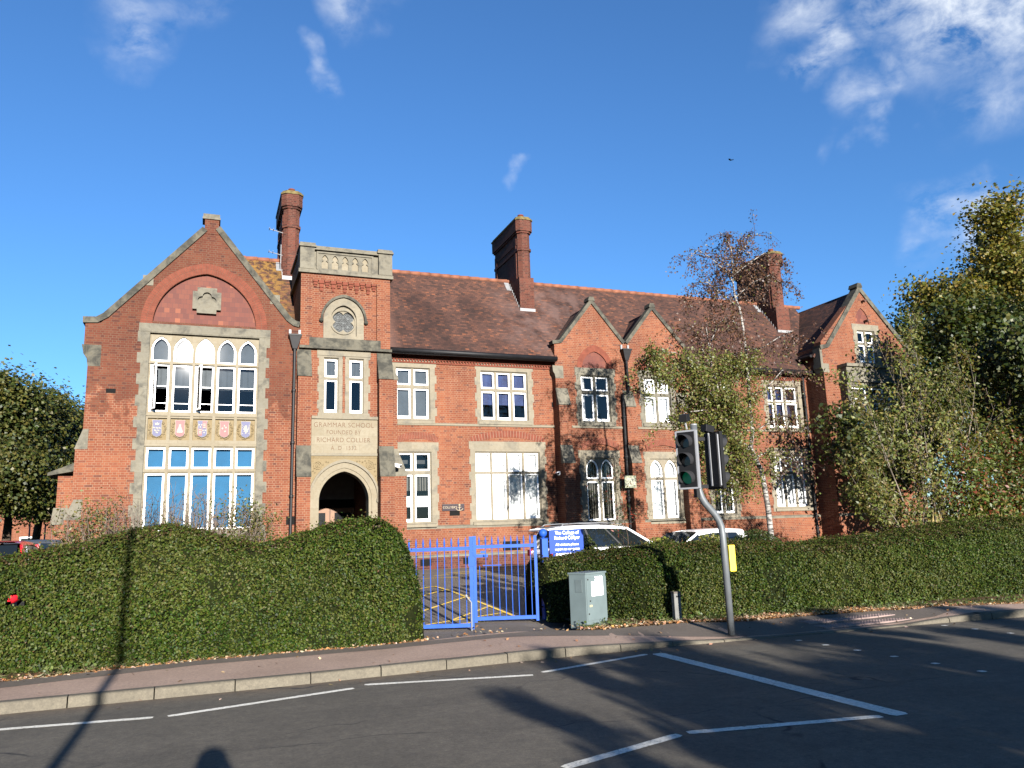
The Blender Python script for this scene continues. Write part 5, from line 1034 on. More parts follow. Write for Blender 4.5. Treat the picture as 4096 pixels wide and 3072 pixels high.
hedge('hedge', 'long low clipped hedge right of the blue gates, with a hump at its far end',
      [(6.15, 14.1, 1.2, 0.65), (6.2, 14.0, 1.4, 1.28), (6.5, 13.85, 1.5, 1.29), (7.1, 13.55, 1.7, 1.33), (7.7, 12.95, 2.0, 1.37), (8.3, 12.72, 2.2, 1.45), (9.2, 12.62, 2.3, 1.45), (10.2, 12.55, 2.3, 1.42), (11.3, 12.55, 2.3, 1.37), (12.3, 12.5, 2.3, 1.38), (13.6, 12.4, 2.3, 1.42), (14.6, 12.3, 2.4, 1.49), (15.6, 12.2, 2.5, 1.60), (16.5, 12.1, 2.6, 1.70), (17.5, 12.0, 2.6, 1.76), (18.5, 11.9, 2.4, 1.66), (19.3, 11.85, 2.2, 1.46), (20.2, 11.8, 2.0, 1.30), (25, 11.2, 2, 1.2)], 12, 200000)
# fallen leaves and rough grass along the verge
def scatter(name, n, seed, pal, size, sel, mat, asp=.7, lift=.01, jit=.35, kind='stuff', up=1.0, label=None):
    rg = np.random.default_rng(seed); x, y, z = sel(rg, n); P = np.stack([x, y, z + lift], -1); N = np.tile([0, 0, up], (len(P), 1))
    o = leaf_mesh(name, P, N, size, pick(rg, len(P), pal, .3), mat, None, asp, seed, jit); o['kind'] = kind
    if label: o['label'] = label
    return o
def vsel(rg, n):
    x = rg.uniform(-7, 22, n); x = np.where(rg.random(n) < .45, rg.uniform(8.5, 17, n), x); pb = np.array([pvb(a) for a in x])
    y = pb + np.abs(rg.normal(0, .28, n)) - .05; ok = ~((x > 3.4) & (x < 6.1) & (rg.random(n) < .93)); x, y = x[ok], y[ok]
    return x, y, .13 + np.clip(y - 12.4, 0, 2) * .03 + rg.random(len(x)) * .015
scatter('fallen_leaves', 15000, 5, [(.50, .29, .15), (.60, .42, .27), (.40, .20, .08), (.26, .14, .07), (.70, .54, .38), (.45, .22, .08)], .06, vsel, M_DRY)
def psel(rg, n): x = rg.uniform(-5, 16, n); y = np.array([ipl(a, KY) for a in x]) + rg.uniform(-.5, 1.5, n) ** 1; return x, y, np.where(y > np.array([ipl(a, KY) for a in x]) + .15, np.array([pz(a, b) for a, b in zip(x, y)]), 0.)
scatter('stray_leaves', 150, 6, [(.5, .33, .2), (.42, .22, .1), (.6, .45, .33), (.28, .17, .1)], .06, psel, M_DRY, lift=.012)
def gsel(rg, n):
    x = rg.uniform(-7, 20, n); pb = np.array([pvb(a) for a in x]); y = pb + rg.uniform(.08, .62, n); ok = ~((x > 3.3) & (x < 6.15)) & (np.sin(x * 3.1) + np.sin(x * 7.3 + 1) + rg.normal(0, .8, n) > -.1); return x[ok], y[ok], np.full(ok.sum(), .15)
scatter('verge_grass', 9000, 8, [(.10, .16, .03), (.16, .21, .05), (.22, .24, .09), (.28, .25, .12)], .11, gsel, M_LF, asp=.10, lift=.03, jit=.9, up=.25)
scatter('verge_weeds', 3000, 18, [(.10, .17, .03), (.15, .22, .04), (.20, .26, .06)], .055, lambda rg, n: (lambda a: (a[0], a[1] + .12, a[2] + rg.random(len(a[0])) * .12))(gsel(rg, n)), M_LF, asp=.75, lift=.01, jit=.8, up=.7)

# ------------------------------------------------------------------ gates
M_GB = simple('blue_gate_paint', (.022, .12, .60), .55, .2, var=.12, scale=5)
def gate(label, hinge, meet, z_top, z_bot, nb, lock):
    H, Mv = Vector(hinge), Vector(meet); d = (Mv - H); L = d.length; d.normalize(); n = Vector((-d.y, d.x, 0)); 
    if n.y > 0: n = -n
    t = thing('gate', label, 'gate', (H.x, H.y, z_bot)); up = Vector((0, 0, 1))
    def P(s, z): return Vector((H.x + d.x * s, H.y + d.y * s, z))
    f = MB()
    for z, h in ((z_top, .032), (z_bot, .034)): f.obox(P(L / 2, z), d, n, up, L / 2, .02, h)
    f.obox(P(.025, (z_top + z_bot) / 2 + .06), d, n, up, .028, .028, (z_top - z_bot) / 2 + .13); f.obox(P(L - .03, (z_top + z_bot) / 2 + .07), d, n, up, .034, .03, (z_top - z_bot) / 2 + .14)
    if lock:
        f.obox(P(L - .55 + .18, z_top - .36), d, n, up, .18, .008, .008); f.obox(P(L - .2, z_top - .10), d, n, up, .05, .01, .02)
    f.build('frame', M_GB, t)
    for i in range(nb):
        s = L * (i + 1) / (nb + 1); b = MB(); short = lock and i in (nb - 1, nb - 2)
        b.tube([P(s, z_bot), P(s, z_top - (.36 if short and i == nb - 1 else 0))], .0085, 8); q = P(s, z_top); b.lathe((q.x, q.y, q.z + .03), [(.012, 0), (.012, .02), (.021, .028), (.012, .04), (.016, .05), (.020, .075), (.012, .12), (.002, .175)], 8); b.build('bar', M_GB, t)
    return t, P, L, d, n
g1t, P1, L1, d1, n1 = gate('blue spiked gate leaf hinged on the ball topped post, standing ajar', (6.10, 14.45, 0), (4.93, 14.90, 0), 1.544, .185, 9, True)
b = MB(); b.obox(P1(L1 - .16, 1.37), d1, n1, Vector((0, 0, 1)), .13, .012, .028); b.lathe((P1(L1 - .22, 1.36).x, P1(L1 - .22, 1.36).y - .02, 1.35), [(.02, 0), (.03, .02), (.02, .04)], 8); b.build('latch', M_GB, g1t)
g2t, P2, L2, d2, n2 = gate('blue spiked gate leaf half hidden behind the rounded hedge', (2.80, 14.69, 0), (4.62, 13.975, 0), 1.544, .18, 14, False)
b = MB(); b.obox(P2(L2 - .02, 1.31), d2, n2, Vector((0, 0, 1)), .06, .04, .09); b.build('lock_box', M_GB, g2t)
b = MB(); q = P2(L2 - .06, 0); b.tube([(q.x, q.y - .05, .07), (q.x, q.y - .05, .58)], .011, 8); b.tube([(q.x, q.y - .05, .58), (q.x - .10, q.y - .07, .70)], .011, 8); b.lathe((q.x - .1, q.y - .07, .68), [(.01, 0), (.024, .015), (.024, .035), (.01, .05)], 8); b.build('drop_bolt', M_LEAD, g2t)
t = thing('gate_post', 'square blue steel gate post topped with a ball', 'gate post', (6.32, 14.6, .2)); m = MB(); m.box(6.255, 6.385, 14.53, 14.66, .1, 1.66); m.build('post', M_GB, t, bevel=.006)
m = MB(); m.box(6.245, 6.395, 14.52, 14.67, 1.66, 1.672); m.lathe((6.31, 14.595, 1.67), [(.03, 0), (.03, .02)] + [(.085 * math.sin(a), .10 - .085 * math.cos(a)) for a in [.4 + i * .27 for i in range(11)]], 16); m.build('ball', M_GB, t, smooth=True)
m = MB()
for z in (.35, 1.35): m.tube([(6.26, 14.6, z), (6.08, 14.48, z)], .014, 8)
m.build('hinge', M_BLK, t)
# notice board
M_BS = simple('blue_sign_face', (.012, .075, .50), .35, .4, var=.05); M_SW = simple('sign_white', (.82, .82, .82), .5, .3, var=.02)
s0, s1 = at(2196, 2122, 14.82), at(2331, 2113, 14.82); zt_, zb_ = s0.z + .01, at(2265, 2206, 14.82).z - .03
t = thing('notice_board', 'blue board reading The College of Richard Collyer beside the gate post', 'sign', ((s0.x + s1.x) / 2, 14.85, .3))
m = MB(); m.box(s0.x, s1.x, 14.82, 14.84, zb_, zt_); m.build('board', M_BS, t)
for x in (s0.x + .12, s1.x - .12): m = MB(); m.tube([(x, 14.88, .1), (x, 14.88, zt_ - .03)], .03, 8); m.build('post', M_GB, t)
hh = zt_ - zb_; cx = (s0.x + s1.x) / 2 + .01; wd = s1.x - s0.x
for s, f, size, wf in (('The College of', .87, .098, .70), ('Richard Collyer', .655, .098, .745), ('All visitors please', .375, .072, .68), ('report to reception', .18, .072, .71)):
    text('lettering', s, size, (cx, 14.816, zb_ + hh * (f - .01)), M_SW, t, .002, width=wd * wf)
# roadside cabinet
M_CAB = simple('grey_cabinet_paint', (.20, .26, .265), .55, .3, var=.10, scale=3); M_CABD = simple('cabinet_side_paint', (.18, .23, .235), .6, .3, var=.18, scale=3)
ca = flat(2350, 2512, .13); cb = flat(2442, 2494, .13); cc = flat(2300, 2490, .13)
dx = Vector((cb.x - ca.x, cb.y - ca.y, 0)); cw = .62; dx.normalize(); dy = Vector((-dx.y, dx.x, 0)); cd = .36; c0 = Vector((ca.x, ca.y, .1))
t = thing('street_cabinet', 'grey roadside equipment cabinet numbered 3558 in front of the hedge', 'cabinet', tuple(c0)); up = Vector((0, 0, 1))
ctop = at(2345, 2298, c0.y).z
def CB(u, v, z): return c0 + dx * u + dy * v + up * (z - c0.z)
m = MB(); m.obox(CB(cw / 2, cd / 2, (.1 + ctop) / 2), dx, dy, up, cw / 2, cd / 2, (ctop - .1) / 2); m.build('body', M_CAB, t, bevel=.004)
m = MB(); m.obox(CB(cw / 2, cd / 2, ctop + .012), dx, dy, up, cw / 2 + .012, cd / 2 + .02, .016); m.build('lid', M_CAB, t, bevel=.004)
m = MB(); m.obox(CB(cw / 2 + .005, -.006, .24 + (ctop - .3) / 2), dx, dy, up, cw / 2 - .012, .009, (ctop - .30) / 2); dr = m.build('door', M_CAB, t, bevel=.003)
m = MB(); m.obox(CB(-.002, .15, ctop - .20), dx, dy, up, .004, .075, .11); m.build('hatch', M_CABD, t, bevel=.002)
m = MB()
for u, z in ((.05, ctop - .09), (.10, ctop - .46), (.05, .36)): q = CB(u, -.017, z); m.lathe((q.x, q.y, q.z - .012), [(.012, 0), (.014, .012), (.012, .024)], 8)
m.build('lock', M_BLK, dr)
RM = Matrix((( dx.x, 0, -dy.x * -1), (dx.y, 0, -dy.y * -1), (0, 1, 0))).to_4x4()
RM = Matrix(((dx.x, 0, -dy.x), (dx.y, 0, -dy.y), (0, 1, 0))).to_4x4()
q = CB(.38, -.018, ctop - .09); text('number', '3558', .095, (0, 0, 0), M_SW, dr, .002, mtx=Matrix.Translation(q) @ RM, width=.235, off=.003)
m = MB(); m.obox(CB(.33, -.017, ctop - .26), dx, dy, up, .175, .003, .125); lb = m.build('label_plate', M_SW, dr)
for s, z, w_, sz in (('Traffic Signal Faults', ctop - .175, .29, .032), ('0808 164 2260', ctop - .235, .30, .042)): text('lettering', s, sz, (0, 0, 0), M_BLK, dr, .001, mtx=Matrix.Translation(CB(.33, -.0215, z)) @ RM, width=w_)
m = MB(); m.obox(CB(.115, -.017, ctop - .545), dx, dy, up, .04, .003, .018); m.build('warning_label', simple('cream_label', (.62, .55, .34), .6, .2), dr)
# small marker post
q = flat(2432, 2458, .14); q = at(2432, 2455, 12.95); t = thing('marker_post', 'short grey marker post standing against the right hedge', 'post', (7.08, 12.9, .12))
mx, my = at(2431, 2380, 12.62).x, 12.62; mz = at(2431, 2372, 12.62).z
mx = at(2706, 2420, 12.62).x; mz = at(2706, 2368, 12.62).z; t.location = (mx, my, .12)
m = MB(); m.box(mx - .07, mx + .07, my - .05, my + .05, .05, mz - .02); m.build('post', simple('marker_grey', (.24, .24, .225), .8, .2, var=.15), t, bevel=.008)
m = MB(); m.box(mx - .075, mx + .075, my - .055, my + .055, mz - .02, mz + .01); m.build('cap', simple('marker_cap', (.16, .14, .12), .8, .2), t); m = MB(); m.box(mx - .03, mx + .04, my - .055, my - .05, mz - .09, mz - .06); m.build('plate', M_BLK, t)

# ------------------------------------------------------------------ traffic signal
M_GALV = simple('galvanised_steel', (.23, .25, .265), .5, .4, metal=.35, var=.15, scale=5); M_SIG = simple('signal_black', (.010, .010, .011), .6, .2, var=.2); M_HOOD = simple('signal_hood', (.034, .034, .036), .65, .25, var=.2); M_GRY = simple('signal_grey', (.36, .37, .39), .5, .3, var=.08)
def emit(name, c, e):
    t = NT(name); t.put(t.b.inputs['Emission Color'], c); t.b.inputs['Emission Strength'].default_value = e; return t.out(c, .3, .5)
M_GRN = emit('green_lamp', (.0, .16, .08), .06)
M_LENS = simple('dark_lens', (.02, .012, .012), .15, .6)
PX, PYy = 8.09, 11.11
ts = thing('traffic_signal', 'grey cranked pole with two black traffic signal heads, one showing green', 'traffic light', (PX, PYy, .1))
m = MB(); pts = [(PX, PYy, .05), (PX - .02, PYy, 1.66)]
cv = [(0, 0), (-.01, .10), (-.05, .20), (-.115, .30), (-.20, .39), (-.285, .48), (-.345, .58), (-.385, .70), (-.40, .82)]
pts += [(PX - .025 + a * 1.02, PYy, 1.70 + b) for a, b in cv] + [(PX - .43, PYy, 3.0), (PX - .43, PYy, 3.50)]
m.tube(pts, .0565, 16); m.build('pole', M_GALV, ts, smooth=True)
TPX = PX - .43
m = MB(); m.tube([(TPX, PYy, 3.495), (TPX, PYy, 3.515)], .058, 16); m.build('pole_cap', M_GRY, ts)
def sig_head(c, ang, lamp, back):
    """a three lamp head; ang is the compass of its face in the XY plane"""
    c = Vector(c); fr = Vector((math.cos(ang), math.sin(ang), 0)); sd = Vector((-fr.y, fr.x, 0)); up = Vector((0, 0, 1)); H, W = .46, .155
    m = MB(); m.obox(c - fr * .06, fr, sd, up, .06, W, H); hd = m.build('signal_head', M_SIG, ts, bevel=.012)
    m = MB()
    for k in (-1, 1): m.obox(c + sd * k * (W + .014) - fr * .035, fr, sd, up, .035, .014, H + .02); m.obox(c + up * k * (H + .012) - fr * .035, fr, sd, up, .035, W, .014)
    m.build('border', M_SIG if back else M_GRY, hd)
    if back: m = MB(); m.obox(c - fr * .125 + sd * .02, fr, sd, up, .008, .016, H - .03); m.obox(c - fr * .10 - sd * (W + .012), fr, sd, up, .012, .006, H - .03); m.build('back_rail', M_GRY, hd)
    for i, z in enumerate((.30, 0, -.30)):
        q = c + up * z; m = MB(); k = 18; m.add([q + fr * .006] + [q + fr * .004 + (sd * math.cos(a) + up * math.sin(a)) * .10 for a in [2 * math.pi * j / k for j in range(k)]], [(0, 1 + j, 1 + (j + 1) % k) for j in range(k)]); m.build('lens', M_GRN if (lamp and i == 2) else M_LENS, hd)
        m = MB(); vs = []; fs = []; k = 20
        for j in range(k + 1):
            a = R(-40) + R(260) * j / k; u = sd * math.cos(a) * 1 + up * math.sin(a); ln = .10 + .115 * max(0, math.sin(max(0, min(math.pi, (a + R(40)) / R(260) * math.pi))))
            for rr_ in (.118, .112): vs += [q + u * rr_, q + u * (rr_ - .004) + fr * ln - up * .012]
        for j in range(k):
            o = 4 * j; fs += [(o, o + 4, o + 5, o + 1), (o + 2, o + 3, o + 7, o + 6), (o + 1, o + 5, o + 7, o + 3), (o, o + 2, o + 6, o + 4)]
        fs += [(0, 1, 3, 2), (4 * k, 4 * k + 2, 4 * k + 3, 4 * k + 1)]; m.add(vs, fs); m.build('hood', M_HOOD, hd, smooth=False)
    return hd
hc = at(2748, 1838, PYy - .12)
sig_head((hc.x, PYy - .12, hc.z), R(214), True, False)
h2 = at(2855, 1842, PYy + .05)
sig_head((h2.x + .06, PYy + .05, h2.z), R(8), False, True)
m = MB(); 
for z in (hc.z + .36, hc.z - .44): m.obox(Vector((TPX - .07, PYy - .05, z)), (1, 0, 0), (0, 1, 0), (0, 0, 1), .09, .03, .03)
for z in (h2.z + .36, h2.z - .44): m.obox(Vector((TPX + .10, PYy + .02, z)), (1, 0, 0), (0, 1, 0), (0, 0, 1), .10, .03, .03)
m.build('bracket', M_SIG, ts)
def detector(px, py, Y, yaw, pitch, s=.085):
    q = at(px, py, Y); d = Vector((math.cos(yaw) * math.cos(pitch), math.sin(yaw) * math.cos(pitch), math.sin(pitch))); sd = Vector((-math.sin(yaw), math.cos(yaw), 0)); u = d.cross(sd)
    m = MB(); m.obox((q.x, Y, q.z), d, sd, u, s * 1.15, s * .8, s * .72); b = m.build('detector', M_SIG, ts, bevel=.006); m = MB(); m.tube([(q.x, Y, q.z - s * .5), (q.x + .03, Y, q.z - .19)], .016, 6); m.build('stem', M_GRY, b)
detector(2738, 1672, PYy - .1, R(220), R(-12)); detector(2830, 1716, PYy + .05, R(10), R(-8)); detector(2884, 1756, PYy + .1, R(35), R(10)); 
yb0 = at(2914, 2185, PYy); yb1 = at(2940, 2284, PYy)
m = MB(); xb0 = PX + .045; m.box(xb0, xb0 + .115, PYy - .06, PYy + .05, yb1.z, yb0.z + .02); m.build('push_button_box', simple('yellow_box', (.80, .62, .05), .45, .4, var=.03), ts, bevel=.008)
m = MB(); m.box(PX - .50 - .012, PX - .50 + .05, PYy - .07, PYy + .02, 2.28, 2.50); m.build('terminal_box', M_SIG, ts)
# ------------------------------------------------------------------ cars
M_TYRE = simple('tyre', (.02, .02, .02), .85, .2); M_RIM = simple('alloy', (.45, .46, .48), .35, .5, metal=.6); M_TRIM = simple('black_trim', (.02, .02, .022), .5, .4)
def carglass():
    t = NT('car_glass'); return t.out((.012, .016, .018), .04, .8)
M_CG = carglass(); M_TL = simple('tail_lamp', (.45, .01, .012), .25, .5); M_HL = simple('head_lamp', (.65, .66, .68), .15, .6)
def car(name, label, loc, yaw, col, L, W, H, wag, group=None, rails=False):
    """front towards +x; wag: how upright the tail is (0 hatchback .. 1 estate)"""
    t = thing(name, label, 'car', loc, group, yaw); P_ = NT('car_paint'); P_.out(col, .28, .5); P_.b.inputs['Coat Weight'].default_value = .6; P_.b.inputs['Coat Roughness'].default_value = .05; paint_ = P_.m
    hb = L / 2; B = .60 * H; gl = .19 * H                    # belt height, sill
    # side outline of the body up to the belt, then the cabin above it
    st = [(-hb, .32, B * .86, .80), (-hb + .10, .24, B * 1.0, .93), (-hb + .5, gl, B * 1.03, .985), (-hb + 1.2, gl, B * 1.02, 1), (0, gl, B, 1), (hb - 1.75, gl, B * .985, 1), (hb - 1.25, gl, B * .97, .99), (hb - .75, gl, B * .90, .97), (hb - .25, gl + .04, B * .80, .88), (hb - .05, .30, B * .66, .76), (hb, .36, B * .58, .70)]
    m = MB(); vs = []; fs = []; k = 9
    for x, zb, zt, ws in st:
        w2 = W / 2 * ws
        vs += [(x, y * w2, lerp(zb, zt, z)) for y, z in ((-.86, 0), (-.985, .18), (-1, .55), (-.955, .92), (0 - .86, 1.0), (.86, 1.0), (.955, .92), (1, .55), (.985, .18), (.86, 0))]
    k = 10
    for i in range(len(st) - 1):
        for j in range(k): fs.append((i * k + j, i * k + (j + 1) % k, (i + 1) * k + (j + 1) % k, (i + 1) * k + j))
    fs += [tuple(range(k))[::-1], tuple((len(st) - 1) * k + j for j in range(k))]
    m.add(vs, fs); b = m.build('body', paint_, t, True, True); s_ = b.modifiers.new('s', 'SUBSURF'); s_.levels = s_.render_levels = 1
    rt = -hb + lerp(.75, .30, wag); rb = -hb + lerp(.22, .06, wag); ft = hb - 2.05; fb = hb - 1.12
    cab = [(rb, rt + .02), (lerp(rb, rt, .55), rt + .1), (0, 0), (0, 0), (0, 0)]
    zt = H; m = MB(); vs = []; fs = []; n = 12; wt = W / 2 * .74; wb = W / 2 * .93
    def roofz_(u): return zt - .035 * (2 * u - .85) ** 2 - .05 * max(0, u - .75)
    rows = []                                        # roof skin with rounded rails
    for i in range(n + 1):
        u = i / n; x = lerp(rt - .12 * wag, ft, u); z = roofz_(u)
        rows.append([(x, y * wt, z - dz) for y, dz in ((-1.06, .11), (-1.0, .045), (-.8, .012), (0, 0), (.8, .012), (1.0, .045), (1.06, .11))])
    for r_ in rows: vs += r_
    for i in range(n):
        for j in range(6): fs.append((i * 7 + j, i * 7 + j + 1, i * 7 + 8 + j, i * 7 + 7 + j))
    m.add(vs, fs)
    def pil(xa, xb, w_=.07, side=1, za=None):        # pillar from the belt to the roof
        y0, y1 = side * wb, side * wt * 1.05; m.add([(xa - w_, y0, B * .96), (xa + w_, y0, B * .96), (xb + w_ * .8, y1, zt - .10), (xb - w_ * .8, y1, zt - .10), (xa - w_, y0 * .95, B * .96), (xa + w_, y0 * .95, B * .96), (xb + w_ * .8, y1 * .94, zt - .10), (xb - w_ * .8, y1 * .94, zt - .10)], [(0, 1, 2, 3), (7, 6, 5, 4), (0, 4, 5, 1), (1, 5, 6, 2), (2, 6, 7, 3), (3, 7, 4, 0)])
    for sd in (-1, 1): pil(fb, ft, .06, sd); pil(rb + .16, rt + .1, .15, sd)
    m.build('roof', paint_, b, True, True)
    for sd in (-1, 1):
        g = MB(); g.add([(rb + .24, sd * wb * .975, B * .97), (fb - .02, sd * wb * .975, B * .97), (ft - .0, sd * wt * 1.02, zt - .105), (rt + .16, sd * wt * 1.02, zt - .105)], [(0, 1, 2, 3)]); g.build('side_window', M_CG, t, False, True)
        g = MB(); 
        for xa in (lerp(rb, fb, .36), lerp(rb, fb, .66)): xt = lerp(rt, ft, (xa - rb) / (fb - rb)); g.add([(xa - .035, sd * wb * .985, B * .97), (xa + .035, sd * wb * .985, B * .97), (xt + .03, sd * wt * 1.035, zt - .1), (xt - .03, sd * wt * 1.035, zt - .1)], [(0, 1, 2, 3)])
        g.add([(rb + .2, sd * (wb + .004), B * .985), (fb + .05, sd * (wb + .004), B * .975), (fb + .05, sd * (wb + .004), B * .955), (rb + .2, sd * (wb + .004), B * .965)], [(0, 1, 2, 3)]); g.build('window_trim', M_TRIM, t, False, True)
        g = MB(); g.obox((fb - .18, sd * (wb + .09), B * 1.02), (1, 0, 0), (0, 1, 0), (0, 0, 1), .06, .10, .065); g.build('wing_mirror', paint_, t, False, True, bevel=.03)
        if rails: g = MB(); g.tube([(lerp(rt, ft, u), sd * wt * .93, roofz_(u) + (.05 if 0 < u < 1 else -.01)) for u in (0, .06, .3, .6, .94, 1)], .016, 6); g.build('roof_rail', M_RIM, t, True, True)
        g = MB(); g.obox((-hb + .07, sd * W * .40, B * .84), (1, 0, .0), (0, 1, 0), (0, 0, 1), .07, .10, .10); g.build('tail_lamp', M_TL, t, False, True, bevel=.02)
        g = MB(); g.obox((hb - .20, sd * W * .36, B * .70), (1, 0, 0), (0, 1, 0), (0, 0, 1), .12, .11, .06); g.build('headlight', M_HL, t, False, True, bevel=.03)
        for xw in (-hb + .82, hb - .86):
            w_ = MB(); r_ = .325; q = [(r_ - .04, -.1), (r_, -.08), (r_, .08), (r_ - .04, .1)]; kk = 24; vs = []; fs = []
            for rr_, yy in q: vs += [(xw + rr_ * math.cos(2 * math.pi * j / kk), sd * (W / 2 - .10) + yy, r_ + rr_ * math.sin(2 * math.pi * j / kk)) for j in range(kk)]
            for i in range(3):
                for j in range(kk): fs.append((i * kk + j, i * kk + (j + 1) % kk, (i + 1) * kk + (j + 1) % kk, (i + 1) * kk + j))
            fs += [tuple(range(kk)), tuple(range(3 * kk, 4 * kk))]; w_.add(vs, fs); wh = w_.build('wheel', M_TYRE, t, False, True)
            w_ = MB(); yy = sd * (W / 2 + .003)
            for s5 in range(5):
                a = 2 * math.pi * s5 / 5; w_.add([(xw + r0 * math.cos(a + da), yy, r_ + r0 * math.sin(a + da)) for r0, da in ((.05, -.6), (.22, -.2), (.22, .2), (.05, .6))], [(0, 1, 2, 3)])
            w_.lathe((xw, yy, r_), [(.001, -.001), (.06, 0)], 6); w_.build('rim', M_RIM, wh, False, True)
    g = MB(); g.add([(fb + .06, -wb * .9, B * .985), (fb + .06, wb * .9, B * .985), (ft + .05, wt * .94, zt - .075), (ft + .05, -wt * .94, zt - .075)], [(0, 1, 2, 3)]); g.build('windscreen', M_CG, t, False, True)
    g = MB(); g.add([(rb - .02, -wb * .86, B * 1.04), (rb - .02, wb * .86, B * 1.04), (rt - .03, wt * .92, zt - .10), (rt - .03, -wt * .92, zt - .10)], [(0, 1, 2, 3)]); g.build('rear_window', M_CG, t, False, True)
    if wag > .5: g = MB(); g.add([(rt - .40, y * wt * .98, zt - .10 - dz) for dz in (0, .05) for y in (-1, 1)] + [(rt + .05, y * wt * 1.0, zt - .03 - dz) for dz in (0, .07) for y in (-1, 1)], [(0, 1, 5, 4), (2, 6, 7, 3), (0, 2, 3, 1), (0, 4, 6, 2), (1, 3, 7, 5), (4, 5, 7, 6)]); g.build('spoiler', paint_, t, False, True, bevel=.015)
    g = MB(); g.obox((-hb - .004, 0, B * .62), (1, 0, 0), (0, 1, 0), (0, 0, 1), .01, .26, .055); g.build('number_plate', simple('plate_yellow', (.7, .55, .06), .5, .3), t, False, True)
    return t
car('estate_car', 'white estate car with roof rails parked behind the blue notice board', (11.35, 21.4, yardz(11, 21.4)), R(2), (.80, .80, .80), 4.55, 1.86, 1.55, .8, rails=True)
car('hatchback_car', 'white hatchback facing left, parked behind the right hedge in front of the estate car', (12.15, 18.5, yardz(12, 18.5)), R(182), (.78, .78, .78), 4.1, 1.78, 1.44, .35)
car('hatchback_car', 'red hatchback seen from behind at the left end of the hedge', (-4.22, 21.0, yardz(-4, 21)), R(88), (.42, .012, .02), 4.0, 1.74, 1.60, .45)
car('hatchback_car', 'dark grey hatchback parked between the red car and the school', (-5.1, 25.2, yardz(-4, 25)), R(184), (.03, .034, .04), 3.9, 1.72, 1.56, .4)
q = at(4045, 2078, 24); car('hatchback_car', 'dark car in the shade beyond the far right end of the hedge', (q.x + 1.6, 25, .45), R(185), (.03, .03, .035), 4.0, 1.75, 1.5, .4)

# ------------------------------------------------------------------ small plants behind the hedges
DG = [(.05, .09, .015), (.075, .12, .02), (.10, .14, .025), (.035, .065, .012)]
CON = [(.10, .14, .02), (.14, .18, .03), (.07, .10, .018), (.18, .19, .04)]
q = at(2350, 2180, 15.6); bush('conifer_bush', 'small round golden conifer beside the blue notice board', 'bush', (q.x, 15.6, .3), .36, .34, q.z + .22 - .3, 61, CON, 5000, .045)
q = at(2460, 2190, 15.8); bush('conifer_bush', 'smaller golden conifer just right of the one by the notice board', 'bush', (q.x, 15.8, .3), .32, .3, q.z + .16 - .3, 62, CON, 4000, .045)
HST = [(.34, .34, .08), (.26, .30, .05), (.42, .38, .12), (.20, .25, .04)]
for i, (px, py, rx, lab) in enumerate(((2660, 2128, .95, 'pale yellow green leafy plant between the hatchback and the hedge'), (2850, 2128, 1.05, 'pale yellow green leafy plant just left of the signal pole'), (3260, 2142, .8, 'low yellow green plant right of the dark dome shaped shrub'), (3480, 2138, .7, 'low yellow green plant under the thin stemmed tree'))):
    q = at(px, py, 15.9); bush('leafy_plant', lab, 'plant', (q.x, 15.9, .3), rx, .35, q.z + .04 - .3, 70 + i, HST, 1500, .14, aspect=.38, droop=.7, jit=.6)
q = at(3010, 2110, 17); bush('dome_shrub', 'dark green clipped dome shrub at the foot of the birch', 'shrub', (q.x, 17, .3), 1.15, .9, q.z + .02 - .3, 80, DG, 12000, .045)
for i, (px, ry_) in enumerate(((3730, .0), (3765, .25), (3840, .1), (3925, .1), (3990, .0))):
    q = at(px, 2060, 15.4); t = thing('tall_grass', ['tuft of straw coloured grass behind the hump of the hedge', 'tallest tuft of straw coloured grass behind the hump of the hedge', 'tuft of straw coloured grass on the crest of the hump', 'thin tuft of straw coloured grass right of the crest', 'last tuft of straw coloured grass by the dark car'][i], 'grass', (q.x, 15.4, .3)); m = MB(); rr = random.Random(i)
    for k in range(9): x = rr.uniform(-.12, .12); l = rr.uniform(-.12, .12); h = (q.z - .3) * rr.uniform(.82, 1.12); m.add([(x - .012, 0, 0), (x + .012, 0, 0), (x + l + .016, .02, h * .8), (x + l * 1.4, .03, h), (x + l - .016, .02, h * .8)], [(0, 1, 2, 3, 4)])
    m.build('blades', simple('straw', (.42, .32, .13), .8, .2, var=.3), t, False, True)
# twiggy shrub below the gable window
rg = np.random.default_rng(90); t = thing('twiggy_shrub', 'twiggy half bare shrub below the tall gable window', 'shrub', (-.6, 17.5, .3)); m = MB(); TP = []
for i in range(230):
    x = rg.uniform(-2.0, 1.8); h = 2.12 + .22 * math.cos(x * 1.2) + rg.uniform(-.45, .12); p = np.array([x * .8, rg.uniform(-.3, .3), 0]); pts = [p]
    for k in range(5): p = p + np.array([x * .04 + rg.normal(0, .05), rg.normal(0, .05), h / 5]); pts.append(p)
    m.tube(pts, [.014, .012, .01, .008, .006, .004], 4, False)
    for k in range(7): a = pts[rg.integers(2, 6)]; b_ = a + rg.normal(0, .16, 3) + np.array([0, 0, .12]); m.tube([a, (a + b_) / 2 + rg.normal(0, .02, 3), b_], [.006, .005, .003], 3, False); TP.append(b_)
m.build('stems', simple('grey_twig', (.26, .20, .16), .9, .1, var=.3), t, True, True)
TP = np.array(TP); side = np.clip((np.abs(TP[:, 0] + .05) - .75) / .7, .04, 1); NL = 9000; P = TP[rg.choice(len(TP), NL, p=side / side.sum())] + rg.normal(0, .09, (NL, 3)) - np.array([0, 0, .08]); low = rg.random(NL) < .4; P[low, 2] -= rg.uniform(0, .6, low.sum())
